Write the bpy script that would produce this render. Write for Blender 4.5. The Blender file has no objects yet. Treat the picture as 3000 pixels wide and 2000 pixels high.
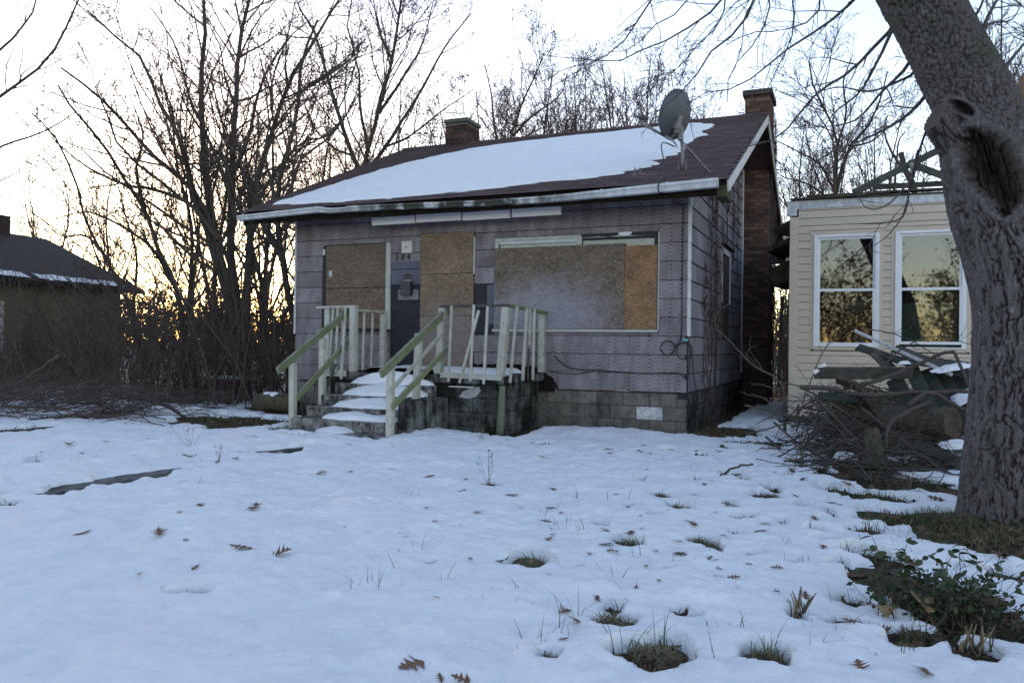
import bpy, bmesh, math, random
import numpy as np
from mathutils import Vector, Matrix
random.seed(7)
RNG = np.random.default_rng(7)
scene = bpy.context.scene
COL = scene.collection

# ---------------------------------------------------------------- camera
CAM_A, CAM_P, CAM_R = map(math.radians, (23.1, 0.36, 0.73))     # turned left, pitched up, rolled
CAM = np.array([2.214, -11.571, 1.24])
FPX = 2333.0                                                    # focal length in pixels of a 3000 px wide frame (28 mm)
_fw = np.array([-math.sin(CAM_A) * math.cos(CAM_P), math.cos(CAM_A) * math.cos(CAM_P), math.sin(CAM_P)])
_r = np.array([math.cos(CAM_A), math.sin(CAM_A), 0.0])
_u = np.cross(_r, _fw)
CR = _r * math.cos(CAM_R) + _u * math.sin(CAM_R)
CU = np.cross(CR, _fw)
CF = _fw
cd = bpy.data.cameras.new('camera'); cam = bpy.data.objects.new('camera', cd); COL.objects.link(cam)
cd.sensor_width = 36.0; cd.lens = 36.0 * FPX / 3000.0
cd.clip_start = 0.05; cd.clip_end = 3000
mw = Matrix.Identity(4)
for i in range(3):
    mw[i][0] = CR[i]; mw[i][1] = CU[i]; mw[i][2] = -CF[i]; mw[i][3] = CAM[i]
cam.matrix_world = mw
scene.camera = cam

# ---------------------------------------------------------------- sky, sun, exposure
SUN_AZ = math.radians(-44.0)      # measured from +Y, negative is towards -X: low behind the trees on the left
SUN_EL = math.radians(7.5)
world = bpy.data.worlds.new('World'); scene.world = world; world.use_nodes = True
wn = world.node_tree.nodes; wl = world.node_tree.links
sky = wn.new('ShaderNodeTexSky'); sky.sky_type = 'NISHITA'; sky.sun_disc = False
sky.sun_elevation = SUN_EL; sky.sun_rotation = SUN_AZ
sky.air_density = 1.0; sky.dust_density = 0.35; sky.ozone_density = 0.95; sky.altitude = 200
wl.new(sky.outputs[0], wn['Background'].inputs[0]); wn['Background'].inputs[1].default_value = 0.15
sd = bpy.data.lights.new('sun', 'SUN'); sd.energy = 0.8; sd.angle = math.radians(2.0); sd.color = (1.0, 0.72, 0.5)
sun = bpy.data.objects.new('sun', sd); COL.objects.link(sun)
sdir = Vector((math.sin(SUN_AZ) * math.cos(SUN_EL), math.cos(SUN_AZ) * math.cos(SUN_EL), math.sin(SUN_EL)))
sun.rotation_euler = sdir.to_track_quat('Z', 'Y').to_euler()
sun.location = sdir * 60
vs = scene.view_settings
vs.view_transform = 'Standard'; vs.look = 'None'; vs.gamma = 1.0; vs.use_curve_mapping = False
vs.exposure = 1.76
vs.use_white_balance = True; vs.white_balance_temperature = 6700; vs.white_balance_tint = 25
scene.cycles.use_denoising = True
scene.cycles.max_bounces = 6
scene.cycles.transparent_max_bounces = 8

# ---------------------------------------------------------------- survey helpers: a photo position meets a known plane
def _ray(px, py): return CF + CR * (px - 1500) / FPX + CU * (1000 - py) / FPX
def _on(ax, v, px, py):
    d = _ray(px, py); return CAM + d * ((v - CAM[ax]) / d[ax])
def ground_at(px, py, z=0.0): return _on(2, z, px, py)
def front_at(px, py, y=0.0): return _on(1, y, px, py)
def side_at(px, py, x=0.0): return _on(0, x, px, py)
def at(px, py, depth): return CAM + _ray(px, py) * depth

# ---------------------------------------------------------------- mesh helpers
WORLD = {}
def mesh_data(name, V, polys, mat=None, smooth=False):
    V = np.asarray(V, dtype=np.float32)
    polys = [np.asarray(p, dtype=np.int32) for p in polys if len(p)]
    me = bpy.data.meshes.new(name)
    me.vertices.add(len(V)); me.vertices.foreach_set('co', V.ravel())
    nl = sum(p.size for p in polys); nf = sum(len(p) for p in polys)
    me.loops.add(nl); me.polygons.add(nf)
    me.loops.foreach_set('vertex_index', np.concatenate([p.ravel() for p in polys]))
    tot = np.concatenate([np.full(len(p), p.shape[1], np.int32) for p in polys])
    st = np.zeros(nf, np.int32); st[1:] = np.cumsum(tot)[:-1]
    me.polygons.foreach_set('loop_start', st)
    me.polygons.foreach_set('loop_total', tot)
    me.polygons.foreach_set('use_smooth', np.full(nf, bool(smooth)))
    if mat is not None: me.materials.append(mat)
    me.update(calc_edges=True); me.validate()
    return me
def put(name, me, parent=None, mat4=None):
    o = bpy.data.objects.new(name, me); COL.objects.link(o)
    m = mat4 if mat4 is not None else Matrix.Identity(4)
    o.matrix_basis = m
    WORLD[o.name] = m.copy()
    if parent is not None:
        o.parent = parent; o.matrix_parent_inverse = WORLD[parent.name].inverted()
    return o
def obj(name, V, polys, mat, parent=None, smooth=False, base=True):
    """one mesh object from world coordinates, its origin at the middle of its base"""
    V = np.asarray(V, dtype=np.float64)
    lo, hi = V.min(0), V.max(0)
    c = (lo + hi) / 2; c[2] = lo[2]
    me = mesh_data(name, V - c, polys, mat, smooth)
    return put(name, me, parent, Matrix.Translation(Vector(c)))
def tag(o, label, cat, group=None):
    o['label'] = label; o['category'] = cat
    if group: o['group'] = group
    return o
def kind(o, k): o['kind'] = k; return o
def thing(name, label, cat, loc, group=None):
    o = bpy.data.objects.new(name, None); COL.objects.link(o)
    o.empty_display_size = 0.2
    o.location = loc; WORLD[o.name] = Matrix.Translation(Vector(loc))
    return tag(o, label, cat, group)

_BF = np.array([[0, 3, 2, 1], [4, 5, 6, 7], [0, 1, 5, 4], [1, 2, 6, 5], [2, 3, 7, 6], [3, 0, 4, 7]])
def box_v(x0, x1, y0, y1, z0, z1):
    return np.array([[x0, y0, z0], [x1, y0, z0], [x1, y1, z0], [x0, y1, z0], [x0, y0, z1], [x1, y0, z1], [x1, y1, z1], [x0, y1, z1]], float)
def cham_v(hx, hy, hz, c):
    V = []; idx = {}
    for sx in (-1, 1):
        for sy in (-1, 1):
            for sz in (-1, 1):
                for a, p in enumerate(((hx, hy - c, hz - c), (hx - c, hy, hz - c), (hx - c, hy - c, hz))):
                    idx[(sx, sy, sz, a)] = len(V); V.append((sx * p[0], sy * p[1], sz * p[2]))
    V = np.array(V); Q = []; T = []
    g = lambda s, a: idx[(s[0], s[1], s[2], a)]
    for a in range(3):
        b, c2 = (a + 1) % 3, (a + 2) % 3
        for s in (-1, 1):
            f = []
            for sb, sc in ((-1, -1), (1, -1), (1, 1), (-1, 1)):
                k = [0, 0, 0]; k[a] = s; k[b] = sb; k[c2] = sc; f.append(g(k, a))
            Q.append(f)
        for sb in (-1, 1):
            for sc in (-1, 1):
                k0 = [0, 0, 0]; k0[a] = -1; k0[b] = sb; k0[c2] = sc
                k1 = list(k0); k1[a] = 1
                Q.append([g(k0, b), g(k1, b), g(k1, c2), g(k0, c2)])
    for sx in (-1, 1):
        for sy in (-1, 1):
            for sz in (-1, 1): T.append([g((sx, sy, sz), k) for k in range(3)])
    def fix(fs):
        o = []
        for f in fs:
            p = V[f]; n = np.cross(p[1] - p[0], p[2] - p[0])
            o.append(f if n @ p.mean(0) > 0 else f[::-1])
        return np.array(o)
    return V, [fix(Q), fix(T)]
def box(name, x0, x1, y0, y1, z0, z1, mat, parent=None, c=0.0):
    if c:
        V, P = cham_v((x1 - x0) / 2, (y1 - y0) / 2, (z1 - z0) / 2, c)
        return obj(name, V + np.array([(x0 + x1) / 2, (y0 + y1) / 2, (z0 + z1) / 2]), P, mat, parent)
    return obj(name, box_v(x0, x1, y0, y1, z0, z1), [_BF], mat, parent)
def beam_v(a, b, w, t, c=0.004, up=(0, 0, 1)):
    """a squared timber from a to b: w across, t along the up side"""
    a = np.asarray(a, float); b = np.asarray(b, float); d = b - a; L = np.linalg.norm(d); d /= L
    up = np.asarray(up, float)
    s = np.cross(d, up)
    if np.linalg.norm(s) < 1e-4: s = np.cross(d, (1, 0, 0))
    s /= np.linalg.norm(s); q = np.cross(s, d)
    V, P = cham_v(L / 2, w / 2, t / 2, min(c, w / 3, t / 3))
    return (a + b) / 2 + V[:, :1] * d + V[:, 1:2] * s + V[:, 2:3] * q, P
def beam(name, a, b, w, t, mat, parent=None, c=0.004, up=(0, 0, 1)):
    V, P = beam_v(a, b, w, t, c, up); return obj(name, V, P, mat, parent)
def merge(parts):
    V = []; by = {}; o = 0
    for v, ps in parts:
        V.append(v)
        for p in ps:
            p = np.asarray(p); by.setdefault(p.shape[1], []).append(p + o)
        o += len(v)
    return np.concatenate(V), [np.concatenate(x) for x in by.values()]
def norm(a): return a / np.maximum(np.linalg.norm(a, axis=-1, keepdims=True), 1e-9)
def tubes(P, R, sides=3, cap=False):
    """P (B,n,3), R (B,n) -> tubes, all at once"""
    B, n, _ = P.shape
    T = np.empty_like(P); T[:, 1:-1] = P[:, 2:] - P[:, :-2]; T[:, 0] = P[:, 1] - P[:, 0]; T[:, -1] = P[:, -1] - P[:, -2]
    T = norm(T)
    ref = np.where(np.abs(norm(P[:, -1] - P[:, 0])[:, 2:3]) > 0.8, np.array([[1., 0.1, 0]]), np.array([[0.05, 0, 1.]]))
    A = norm(np.cross(T, ref[:, None, :])); Bn = np.cross(T, A)
    ang = np.linspace(0, 2 * np.pi, sides, endpoint=False)
    V = P[:, :, None, :] + R[:, :, None, None] * (np.cos(ang)[None, None, :, None] * A[:, :, None, :] + np.sin(ang)[None, None, :, None] * Bn[:, :, None, :])
    V = V.reshape(-1, 3)
    i = np.arange(B)[:, None, None] * n * sides; k = np.arange(n - 1)[None, :, None] * sides; s = np.arange(sides)[None, None, :]; s2 = (s + 1) % sides
    Q = np.stack([i + k + s, i + k + s2, i + k + sides + s2, i + k + sides + s], -1).reshape(-1, 4)
    polys = [Q]
    if cap:
        b = np.arange(B)[:, None] * n * sides
        polys.append((b + np.arange(sides)[::-1][None])); polys.append(b + (n - 1) * sides + np.arange(sides)[None])
    return V, polys
def resample(pts, n, jit=0.0, rng=RNG):
    """smooth curve through the given points, n points evenly along it"""
    p = np.asarray(pts, float)
    if len(p) == 2:
        q = p[0] + (p[1] - p[0]) * np.linspace(0, 1, 24)[:, None]
    else:
        e = np.vstack([2 * p[0] - p[1], p, 2 * p[-1] - p[-2]]); q = []
        for i in range(len(p) - 1):
            a, b, c, d = e[i:i + 4]
            for t in np.linspace(0, 1, 12, endpoint=(i == len(p) - 2)):
                q.append(0.5 * (2 * b + (c - a) * t + (2 * a - 5 * b + 4 * c - d) * t * t + (3 * b - a - 3 * c + d) * t ** 3))
        q = np.array(q)
    s = np.r_[0, np.cumsum(np.linalg.norm(np.diff(q, axis=0), axis=1))]
    t = np.linspace(0, s[-1], n)
    o = np.stack([np.interp(t, s, q[:, k]) for k in range(3)], 1)
    if jit: o[1:-1] += rng.normal(0, jit, (n - 2, 3))
    return o
def tube(name, pts, r0, r1, mat, parent=None, sides=8, n=14, jit=0.0, cap=True):
    P = resample(pts, n, jit); R = np.linspace(r0, r1, n)
    V, F = tubes(P[None], R[None], sides, cap); return obj(name, V, F, mat, parent, smooth=True)

# gradient noise on arrays
_perm = np.random.default_rng(3).permutation(256); _perm = np.r_[_perm, _perm, _perm]
_g3 = norm(np.random.default_rng(5).normal(size=(256, 3)))
def pn(x, y, z=0.0):
    x, y, z = np.broadcast_arrays(np.asarray(x, float), np.asarray(y, float), np.asarray(z, float))
    xi, yi, zi = np.floor(x).astype(int), np.floor(y).astype(int), np.floor(z).astype(int)
    xf, yf, zf = x - xi, y - yi, z - zi
    xi &= 255; yi &= 255; zi &= 255
    f = lambda t: t * t * t * (t * (t * 6 - 15) + 10)
    u, v, w = f(xf), f(yf), f(zf); r = 0
    for dx in (0, 1):
        for dy in (0, 1):
            for dz in (0, 1):
                g = _g3[_perm[_perm[_perm[xi + dx] + yi + dy] + zi + dz]]
                d = g[..., 0] * (xf - dx) + g[..., 1] * (yf - dy) + g[..., 2] * (zf - dz)
                r = r + d * (u if dx else 1 - u) * (v if dy else 1 - v) * (w if dz else 1 - w)
    return r * 1.6
def fbm(x, y, z=0.0, o=4, g=0.5):
    r = 0; a = 1
    for k in range(o):
        r = r + a * pn(x * 2 ** k + 17 * k, y * 2 ** k, z * 2 ** k if np.ndim(z) or z else 3.7 * k); a *= g
    return r
def worley(x, y, z, seed=1):
    """F1, F2 distance to jittered cell points"""
    xi, yi, zi = np.floor(x).astype(int), np.floor(y).astype(int), np.floor(z).astype(int)
    f1 = np.full(x.shape, 9.); f2 = np.full(x.shape, 9.); cid = np.zeros(x.shape)
    rt = np.random.default_rng(seed).random((256, 3))
    for dx in (-1, 0, 1):
        for dy in (-1, 0, 1):
            for dz in (-1, 0, 1):
                h = _perm[_perm[_perm[(xi + dx) & 255] + ((yi + dy) & 255)] + ((zi + dz) & 255)]
                j = rt[h]
                d = np.sqrt((xi + dx + j[..., 0] - x) ** 2 + (yi + dy + j[..., 1] - y) ** 2 + (zi + dz + j[..., 2] - z) ** 2)
                m = d < f1
                f2 = np.where(m, f1, np.minimum(f2, d)); cid = np.where(m, h, cid); f1 = np.where(m, d, f1)
    return f1, f2, cid / 256.
def sstep(a, b, x):
    t = np.clip((x - a) / (b - a), 0, 1); return t * t * (3 - 2 * t)

# ---------------------------------------------------------------- node helpers
class NT:
    def __init__(s, name):
        s.m = bpy.data.materials.new(name); s.m.use_nodes = True
        s.t = s.m.node_tree; s.b = s.t.nodes['Principled BSDF']
    def n(s, t, props=None, **inp):
        nd = s.t.nodes.new('ShaderNode' + t)
        for k, v in (props or {}).items(): setattr(nd, k, v)
        for k, v in inp.items():
            k2 = int(k[1:]) if k[0] == 'i' and k[1:].isdigit() else k.replace('_', ' ')
            s.set(nd.inputs[k2], v)
        return nd
    def set(s, sock, v):
        if isinstance(v, bpy.types.NodeSocket): s.t.links.new(v, sock)
        elif isinstance(v, bpy.types.Node): s.t.links.new(v.outputs[0], sock)
        elif isinstance(v, (tuple, list)) and len(v) == 3 and sock.type == 'RGBA': sock.default_value = (*v, 1)
        else: sock.default_value = v
    def ob(s): return s.n('TexCoord').outputs['Object']
    def wp(s): return s.n('NewGeometry').outputs['Position']
    def rnd(s): return s.n('ObjectInfo').outputs['Random']
    def mp(s, vec, scale=(1, 1, 1), rot=(0, 0, 0), loc=(0, 0, 0)):
        return s.n('Mapping', Vector=vec, Scale=scale, Rotation=rot, Location=loc).outputs[0]
    def noise(s, vec, scale, detail=4, rough=0.6, dist=0.0):
        return s.n('TexNoise', Vector=vec, Scale=scale, Detail=detail, Roughness=rough, Distortion=dist).outputs[0]
    def vor(s, vec, scale, out='Color', feat='F1'):
        return s.n('TexVoronoi', {'feature': feat}, Vector=vec, Scale=scale).outputs[out]
    def math(s, op, a, b=0.0, clamp=False):
        return s.n('Math', {'operation': op, 'use_clamp': clamp}, i0=a, i1=b).outputs[0]
    def ramp(s, fac, stops, interp='LINEAR'):
        nd = s.n('ValToRGB'); s.set(nd.inputs[0], fac); e = nd.color_ramp.elements; nd.color_ramp.interpolation = interp
        while len(e) < len(stops): e.new(0.5)
        for el, (p, c) in zip(e, stops):
            el.position = p; el.color = (c, c, c, 1) if isinstance(c, (int, float)) else (*c, 1)
        return nd.outputs[0]
    def mix(s, fac, a, b, mode='MIX'):
        nd = s.n('Mix', {'data_type': 'RGBA', 'blend_type': mode})
        s.set(nd.inputs[0], fac); s.set(nd.inputs[6], a); s.set(nd.inputs[7], b); return nd.outputs[2]
    def sep(s, vec): return s.n('SeparateXYZ', i0=vec).outputs
    def comb(s, x, y, z): return s.n('CombineXYZ', i0=x, i1=y, i2=z).outputs[0]
    def vadd(s, a, b): return s.n('VectorMath', {'operation': 'ADD'}, i0=a, i1=b).outputs[0]
    def done(s, col, rough=0.8, bump=None, bs=0.3, bd=0.01, spec=0.3, metal=0.0):
        s.set(s.b.inputs['Base Color'], col); s.set(s.b.inputs['Roughness'], rough)
        s.b.inputs['Specular IOR Level'].default_value = spec; s.b.inputs['Metallic'].default_value = metal
        if bump is not None:
            s.set(s.b.inputs['Normal'], s.n('Bump', Strength=bs, Distance=bd, Height=bump).outputs[0])
        return s.m
def simple(name, c1, c2, scale=8, rough=0.8, bs=0.2, bd=0.01, spec=0.3, stretch=(1, 1, 1), detail=5, per=0.0, world=False):
    s = NT(name); v = s.wp() if world else s.ob(); v = s.mp(v, stretch)
    if per: v = s.vadd(v, s.comb(s.math('MULTIPLY', s.rnd(), 37.0), s.math('MULTIPLY', s.rnd(), 91.0), 0.0))
    n = s.noise(v, scale, detail)
    col = s.ramp(n, [(0.3, c1), (0.7, c2)])
    if per:
        col = s.mix(1.0, col, s.ramp(s.rnd(), [(0, 1 - per), (1, 1 + per)]), 'MULTIPLY')
    return s.done(col, rough, n, bs, bd, spec)
# ---------------------------------------------------------------- materials
def m_snow():
    s = NT('snow'); p = s.wp()
    n = s.noise(p, 55, 4, 0.65); n2 = s.noise(p, 4, 3)
    col = s.ramp(n2, [(0.3, (0.80, 0.82, 0.84)), (0.7, (0.88, 0.885, 0.89))])
    h = s.math('ADD', s.math('ADD', s.math('MULTIPLY', n, 0.55), s.math('MULTIPLY', s.noise(p, 260, 2), 0.3)), s.math('MULTIPLY', s.noise(p, 11, 5, 0.62), 2.4))
    return s.done(col, 0.65, h, 0.65, 0.018, 0.25)
SNOW = m_snow()
def m_ground():
    s = NT('ground_litter'); p = s.wp()
    n = s.noise(p, 1.6, 6, 0.65); n2 = s.noise(p, 24, 5, 0.7); n3 = s.noise(p, 0.55, 5, 0.6)
    c = s.ramp(n2, [(0.3, (0.030, 0.022, 0.014)), (0.5, (0.075, 0.054, 0.034)), (0.72, (0.14, 0.105, 0.066))])
    g = s.ramp(n2, [(0.3, (0.018, 0.024, 0.012)), (0.7, (0.06, 0.075, 0.032))])
    c = s.mix(s.ramp(n, [(0.45, 0.0), (0.62, 1.0)]), c, g)
    xyz = s.sep(p)
    far = s.math('MULTIPLY', s.math('SUBTRACT', s.math('ABSOLUTE', s.math('ADD', xyz[0], 4.5)), 12.0), 0.5, True)
    far2 = s.math('MULTIPLY', s.math('SUBTRACT', xyz[1], 7.6), 0.6, True)
    far3 = s.math('MULTIPLY', s.math('SUBTRACT', -10.0, xyz[1]), 2.0, True)
    far = s.math('MAXIMUM', s.math('MAXIMUM', far, far2), far3)
    sn = s.math('MULTIPLY', s.ramp(s.noise(p, 1.1, 6, 0.7), [(0.50, 0.0), (0.56, 1.0)]), far)
    c = s.mix(sn, c, (0.82, 0.83, 0.85))
    return s.done(c, 0.95, n2, 0.8, 0.03, 0.1)
GROUND = m_ground()
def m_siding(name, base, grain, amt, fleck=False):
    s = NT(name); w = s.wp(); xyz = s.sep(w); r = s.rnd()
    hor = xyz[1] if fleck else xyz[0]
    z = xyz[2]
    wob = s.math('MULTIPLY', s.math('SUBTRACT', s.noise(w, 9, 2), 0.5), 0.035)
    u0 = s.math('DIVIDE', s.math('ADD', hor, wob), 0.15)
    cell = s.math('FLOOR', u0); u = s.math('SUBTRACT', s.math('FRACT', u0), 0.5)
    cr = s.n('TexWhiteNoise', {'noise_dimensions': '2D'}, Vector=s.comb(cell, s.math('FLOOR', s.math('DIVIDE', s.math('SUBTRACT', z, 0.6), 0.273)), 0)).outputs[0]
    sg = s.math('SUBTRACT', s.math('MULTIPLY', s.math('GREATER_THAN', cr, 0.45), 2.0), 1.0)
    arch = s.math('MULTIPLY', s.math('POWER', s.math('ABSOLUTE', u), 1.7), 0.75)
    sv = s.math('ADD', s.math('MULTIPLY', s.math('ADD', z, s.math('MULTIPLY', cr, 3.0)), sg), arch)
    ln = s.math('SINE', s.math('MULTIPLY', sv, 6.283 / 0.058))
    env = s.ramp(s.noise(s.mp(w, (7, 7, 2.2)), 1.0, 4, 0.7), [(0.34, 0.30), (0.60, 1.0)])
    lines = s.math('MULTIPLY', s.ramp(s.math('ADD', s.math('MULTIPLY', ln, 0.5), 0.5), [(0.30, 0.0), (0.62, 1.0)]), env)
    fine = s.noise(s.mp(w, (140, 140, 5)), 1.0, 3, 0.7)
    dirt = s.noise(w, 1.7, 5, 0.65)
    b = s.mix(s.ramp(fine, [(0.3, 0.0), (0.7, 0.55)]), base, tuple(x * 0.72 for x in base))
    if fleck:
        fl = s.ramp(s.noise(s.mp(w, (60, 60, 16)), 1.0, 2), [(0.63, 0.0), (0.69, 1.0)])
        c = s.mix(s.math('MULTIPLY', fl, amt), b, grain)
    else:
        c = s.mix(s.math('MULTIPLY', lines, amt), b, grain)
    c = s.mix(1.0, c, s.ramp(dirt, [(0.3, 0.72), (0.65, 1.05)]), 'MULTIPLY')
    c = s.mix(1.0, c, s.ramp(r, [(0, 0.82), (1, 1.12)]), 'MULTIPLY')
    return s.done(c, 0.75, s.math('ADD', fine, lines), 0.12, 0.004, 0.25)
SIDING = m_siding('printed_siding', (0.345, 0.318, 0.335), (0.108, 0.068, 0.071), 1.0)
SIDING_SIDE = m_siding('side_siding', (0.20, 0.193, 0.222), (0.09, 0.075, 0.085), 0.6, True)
SIDING_BLUE = simple('primed_siding', (0.085, 0.09, 0.12), (0.13, 0.135, 0.165), 12, 0.7, 0.1, stretch=(1, 1, 0.3), world=True)
def m_osb(name, dark, mid, light, bleach=None):
    s = NT(name); p = s.wp(); v2 = s.comb(s.sep(p)[0], s.sep(p)[2], s.math('MULTIPLY', s.rnd(), 9.0))
    cols = []
    for k, (rot, sc) in enumerate(((0.3, (15, 52, 1)), (-0.45, (16, 48, 1)), (1.2, (18, 54, 1)))):
        q = s.vadd(s.mp(s.mp(v2, (1, 1, 1), (0, 0, rot)), sc), s.math('MULTIPLY', s.noise(v2, 5, 2), 0.5))
        cols.append(s.sep(s.vor(q, 1.0))[0])
    pick = s.sep(s.vor(v2, 30))[1]
    a = s.mix(s.math('GREATER_THAN', pick, 0.36), cols[0], cols[1]); a = s.mix(s.math('GREATER_THAN', pick, 0.7), a, cols[2])
    fine = s.noise(s.mp(v2, (60, 60, 1)), 1.0, 3)
    a = s.mix(0.42, a, fine)
    big = s.noise(v2, 2.2, 4)
    c = s.ramp(a, [(0.05, dark), (0.5, mid), (0.95, light)])
    c = s.mix(1.0, c, s.ramp(big, [(0.3, 0.75), (0.7, 1.15)]), 'MULTIPLY')
    if bleach is not None:
        cx, cz, rx, rz, colr, k = bleach
        xs = s.sep(p)
        d = s.math('SQRT', s.math('ADD', s.math('POWER', s.math('DIVIDE', s.math('SUBTRACT', xs[0], cx), rx), 2.0), s.math('POWER', s.math('DIVIDE', s.math('SUBTRACT', xs[2], cz), rz), 2.0)))
        d = s.math('ADD', d, s.math('MULTIPLY', s.math('SUBTRACT', s.noise(v2, 5, 6, 0.7), 0.5), 1.1))
        bl = s.math('MULTIPLY', s.ramp(d, [(0.35, 1.0), (1.05, 0.0)]), k)
        grey = s.mix(s.math('MULTIPLY', a, 0.8), tuple(0.55 * t for t in colr), colr)
        c = s.mix(bl, c, grey)
    return s.done(c, 0.85, a, 0.25, 0.004, 0.2)
OSB_A = m_osb('osb_window', (0.085, 0.058, 0.042), (0.165, 0.115, 0.082), (0.26, 0.195, 0.145))
OSB_B = m_osb('osb_door', (0.11, 0.075, 0.05), (0.22, 0.15, 0.10), (0.33, 0.245, 0.175), (-3.88, 1.35, 1.2, 0.75, (0.30, 0.255, 0.25), 0.75))
OSB_C = m_osb('osb_weathered', (0.075, 0.055, 0.042), (0.165, 0.122, 0.09), (0.27, 0.215, 0.165), (-2.15, 1.72, 1.35, 0.78, (0.36, 0.335, 0.37), 1.0))
OSB_D = m_osb('osb_new', (0.13, 0.072, 0.038), (0.26, 0.142, 0.078), (0.36, 0.225, 0.135))
FELT = simple('tar_paper', (0.014, 0.014, 0.019), (0.034, 0.034, 0.046), 7, 0.7, 0.25, 0.01, 0.3, (1, 1, 2), world=True)
ROT = simple('rotten_wood', (0.008, 0.007, 0.006), (0.03, 0.022, 0.017), 14, 0.95, 0.6, 0.02, 0.1, world=True)
def m_paint(name, white, algae, amt, lo=0.45, hi=0.62):
    s = NT(name); p = s.wp(); r = s.rnd()
    n = s.noise(p, 7, 6, 0.7); n2 = s.noise(s.mp(p, (30, 30, 6)), 1.0, 4, 0.6); nz = s.sep(s.n('NewGeometry').outputs['Normal'])
    c = s.mix(s.math('MULTIPLY', s.ramp(n, [(lo, 0.0), (hi, 1.0)]), amt), white, algae)
    c = s.mix(s.math('MULTIPLY', s.math('ABSOLUTE', nz[0]), 0.75 * amt), c, algae)
    c = s.mix(s.ramp(n2, [(0.66, 0.0), (0.70, 1.0)]), c, (0.085, 0.07, 0.05))
    c = s.mix(1.0, c, s.ramp(r, [(0, 0.85), (1, 1.08)]), 'MULTIPLY')
    return s.done(c, 0.65, n2, 0.2, 0.004, 0.35)
RAILPAINT = m_paint('railing_paint', (0.50, 0.49, 0.445), (0.20, 0.22, 0.115), 0.42)
RAILGREEN = m_paint('handrail_algae', (0.34, 0.35, 0.265), (0.125, 0.15, 0.068), 0.9, 0.3, 0.68)
TRIM = simple('trim_white', (0.46, 0.47, 0.47), (0.62, 0.63, 0.63), 6, 0.6, 0.1, stretch=(1, 1, 0.4))
TRIM_GREEN = simple('trim_pale_green', (0.34, 0.36, 0.33), (0.50, 0.51, 0.47), 9, 0.6, 0.15)
BLACKTRIM = simple('burnt_trim', (0.012, 0.012, 0.014), (0.035, 0.033, 0.034), 20, 0.6, 0.3)
PANELWHITE = simple('panel_white', (0.62, 0.62, 0.64), (0.72, 0.72, 0.74), 3, 0.5, 0.05)
def m_gutter():
    s = NT('gutter_white'); p = s.wp(); n = s.noise(p, 5, 6, 0.7); st = s.noise(s.mp(p, (9, 9, 1.5)), 1.0, 4, 0.7)
    xs = s.sep(p)
    mid = s.math('MULTIPLY', s.ramp(s.math('ABSOLUTE', s.math('DIVIDE', s.math('ADD', xs[0], 3.4), 2.6)), [(0.45, 1.0), (1.0, 0.0)]), s.ramp(s.noise(p, 2.4, 5, 0.7), [(0.38, 0.0), (0.52, 1.0)]))
    c = s.ramp(st, [(0.3, (0.44, 0.46, 0.47)), (0.65, (0.66, 0.68, 0.70))])
    c = s.mix(s.ramp(n, [(0.58, 0.0), (0.75, 0.5)]), c, (0.14, 0.15, 0.12))
    c = s.mix(mid, c, (0.035, 0.04, 0.025))
    return s.done(c, 0.45, n, 0.05, 0.004, 0.5)
GUTTER = m_gutter()
def m_roof():
    s = NT('asphalt_shingle'); p = s.wp(); r = s.rnd(); n = s.noise(p, 60, 3, 0.7); n2 = s.noise(p, 2.0, 5); cell = s.noise(s.mp(p, (4.2, 9.0, 0.1)), 1.0, 2)
    c = s.ramp(n, [(0.3, (0.062, 0.040, 0.041)), (0.7, (0.135, 0.088, 0.088))])
    c = s.mix(1.0, c, s.ramp(n2, [(0.3, 0.75), (0.7, 1.2)]), 'MULTIPLY')
    c = s.mix(1.0, c, s.ramp(cell, [(0.3, 0.85), (0.7, 1.15)]), 'MULTIPLY')
    c = s.mix(1.0, c, s.ramp(r, [(0, 0.8), (1, 1.2)]), 'MULTIPLY')
    return s.done(c, 0.9, n, 0.3, 0.004, 0.2)
ROOF = m_roof()
def m_brick(name, stops, k=1.0):
    s = NT(name); r = s.rnd(); p = s.wp(); n = s.noise(p, 40, 4, 0.7); n2 = s.noise(p, 3, 4)
    c = s.ramp(r, stops)
    c = s.mix(1.0, c, s.ramp(n, [(0.3, 0.7), (0.7, 1.2)]), 'MULTIPLY')
    c = s.mix(s.ramp(n2, [(0.55, 0.0), (0.75, 0.6)]), c, (0.03, 0.028, 0.024))
    return s.done(c, 0.9, n, 0.4, 0.006, 0.15)
BRICK = m_brick('red_brick', [(0.0, (0.038, 0.028, 0.028)), (0.35, (0.062, 0.037, 0.032)), (0.7, (0.092, 0.047, 0.038)), (1.0, (0.115, 0.074, 0.058))])
BRICKLIT = m_brick('lit_chimney_brick', [(0.0, (0.06, 0.042, 0.04)), (0.35, (0.11, 0.062, 0.05)), (0.7, (0.17, 0.085, 0.062)), (1.0, (0.20, 0.125, 0.095))])  # lighter copy of the red brick; light on this chimney put into the colour
def m_brickwall():
    s = NT('brick_courses'); p = s.wp(); xs = s.sep(p)
    v = s.comb(s.math('ADD', xs[1], xs[0]), xs[2], 0.0)
    b = s.n('TexBrick', {'offset': 0.5}, Vector=v, Color1=(0.075, 0.04, 0.033), Color2=(0.045, 0.03, 0.028), Mortar=(0.11, 0.10, 0.09), Scale=1.0)
    b.inputs['Brick Width'].default_value = 0.21; b.inputs['Row Height'].default_value = 0.075; b.inputs['Mortar Size'].default_value = 0.006
    return s.done(b.outputs[0], 0.9, b.outputs[1], 0.4, 0.006, 0.15)
BRICKWALL = m_brickwall()
MORTAR = simple('mortar', (0.10, 0.09, 0.08), (0.20, 0.18, 0.155), 18, 0.95, 0.4)
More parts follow.
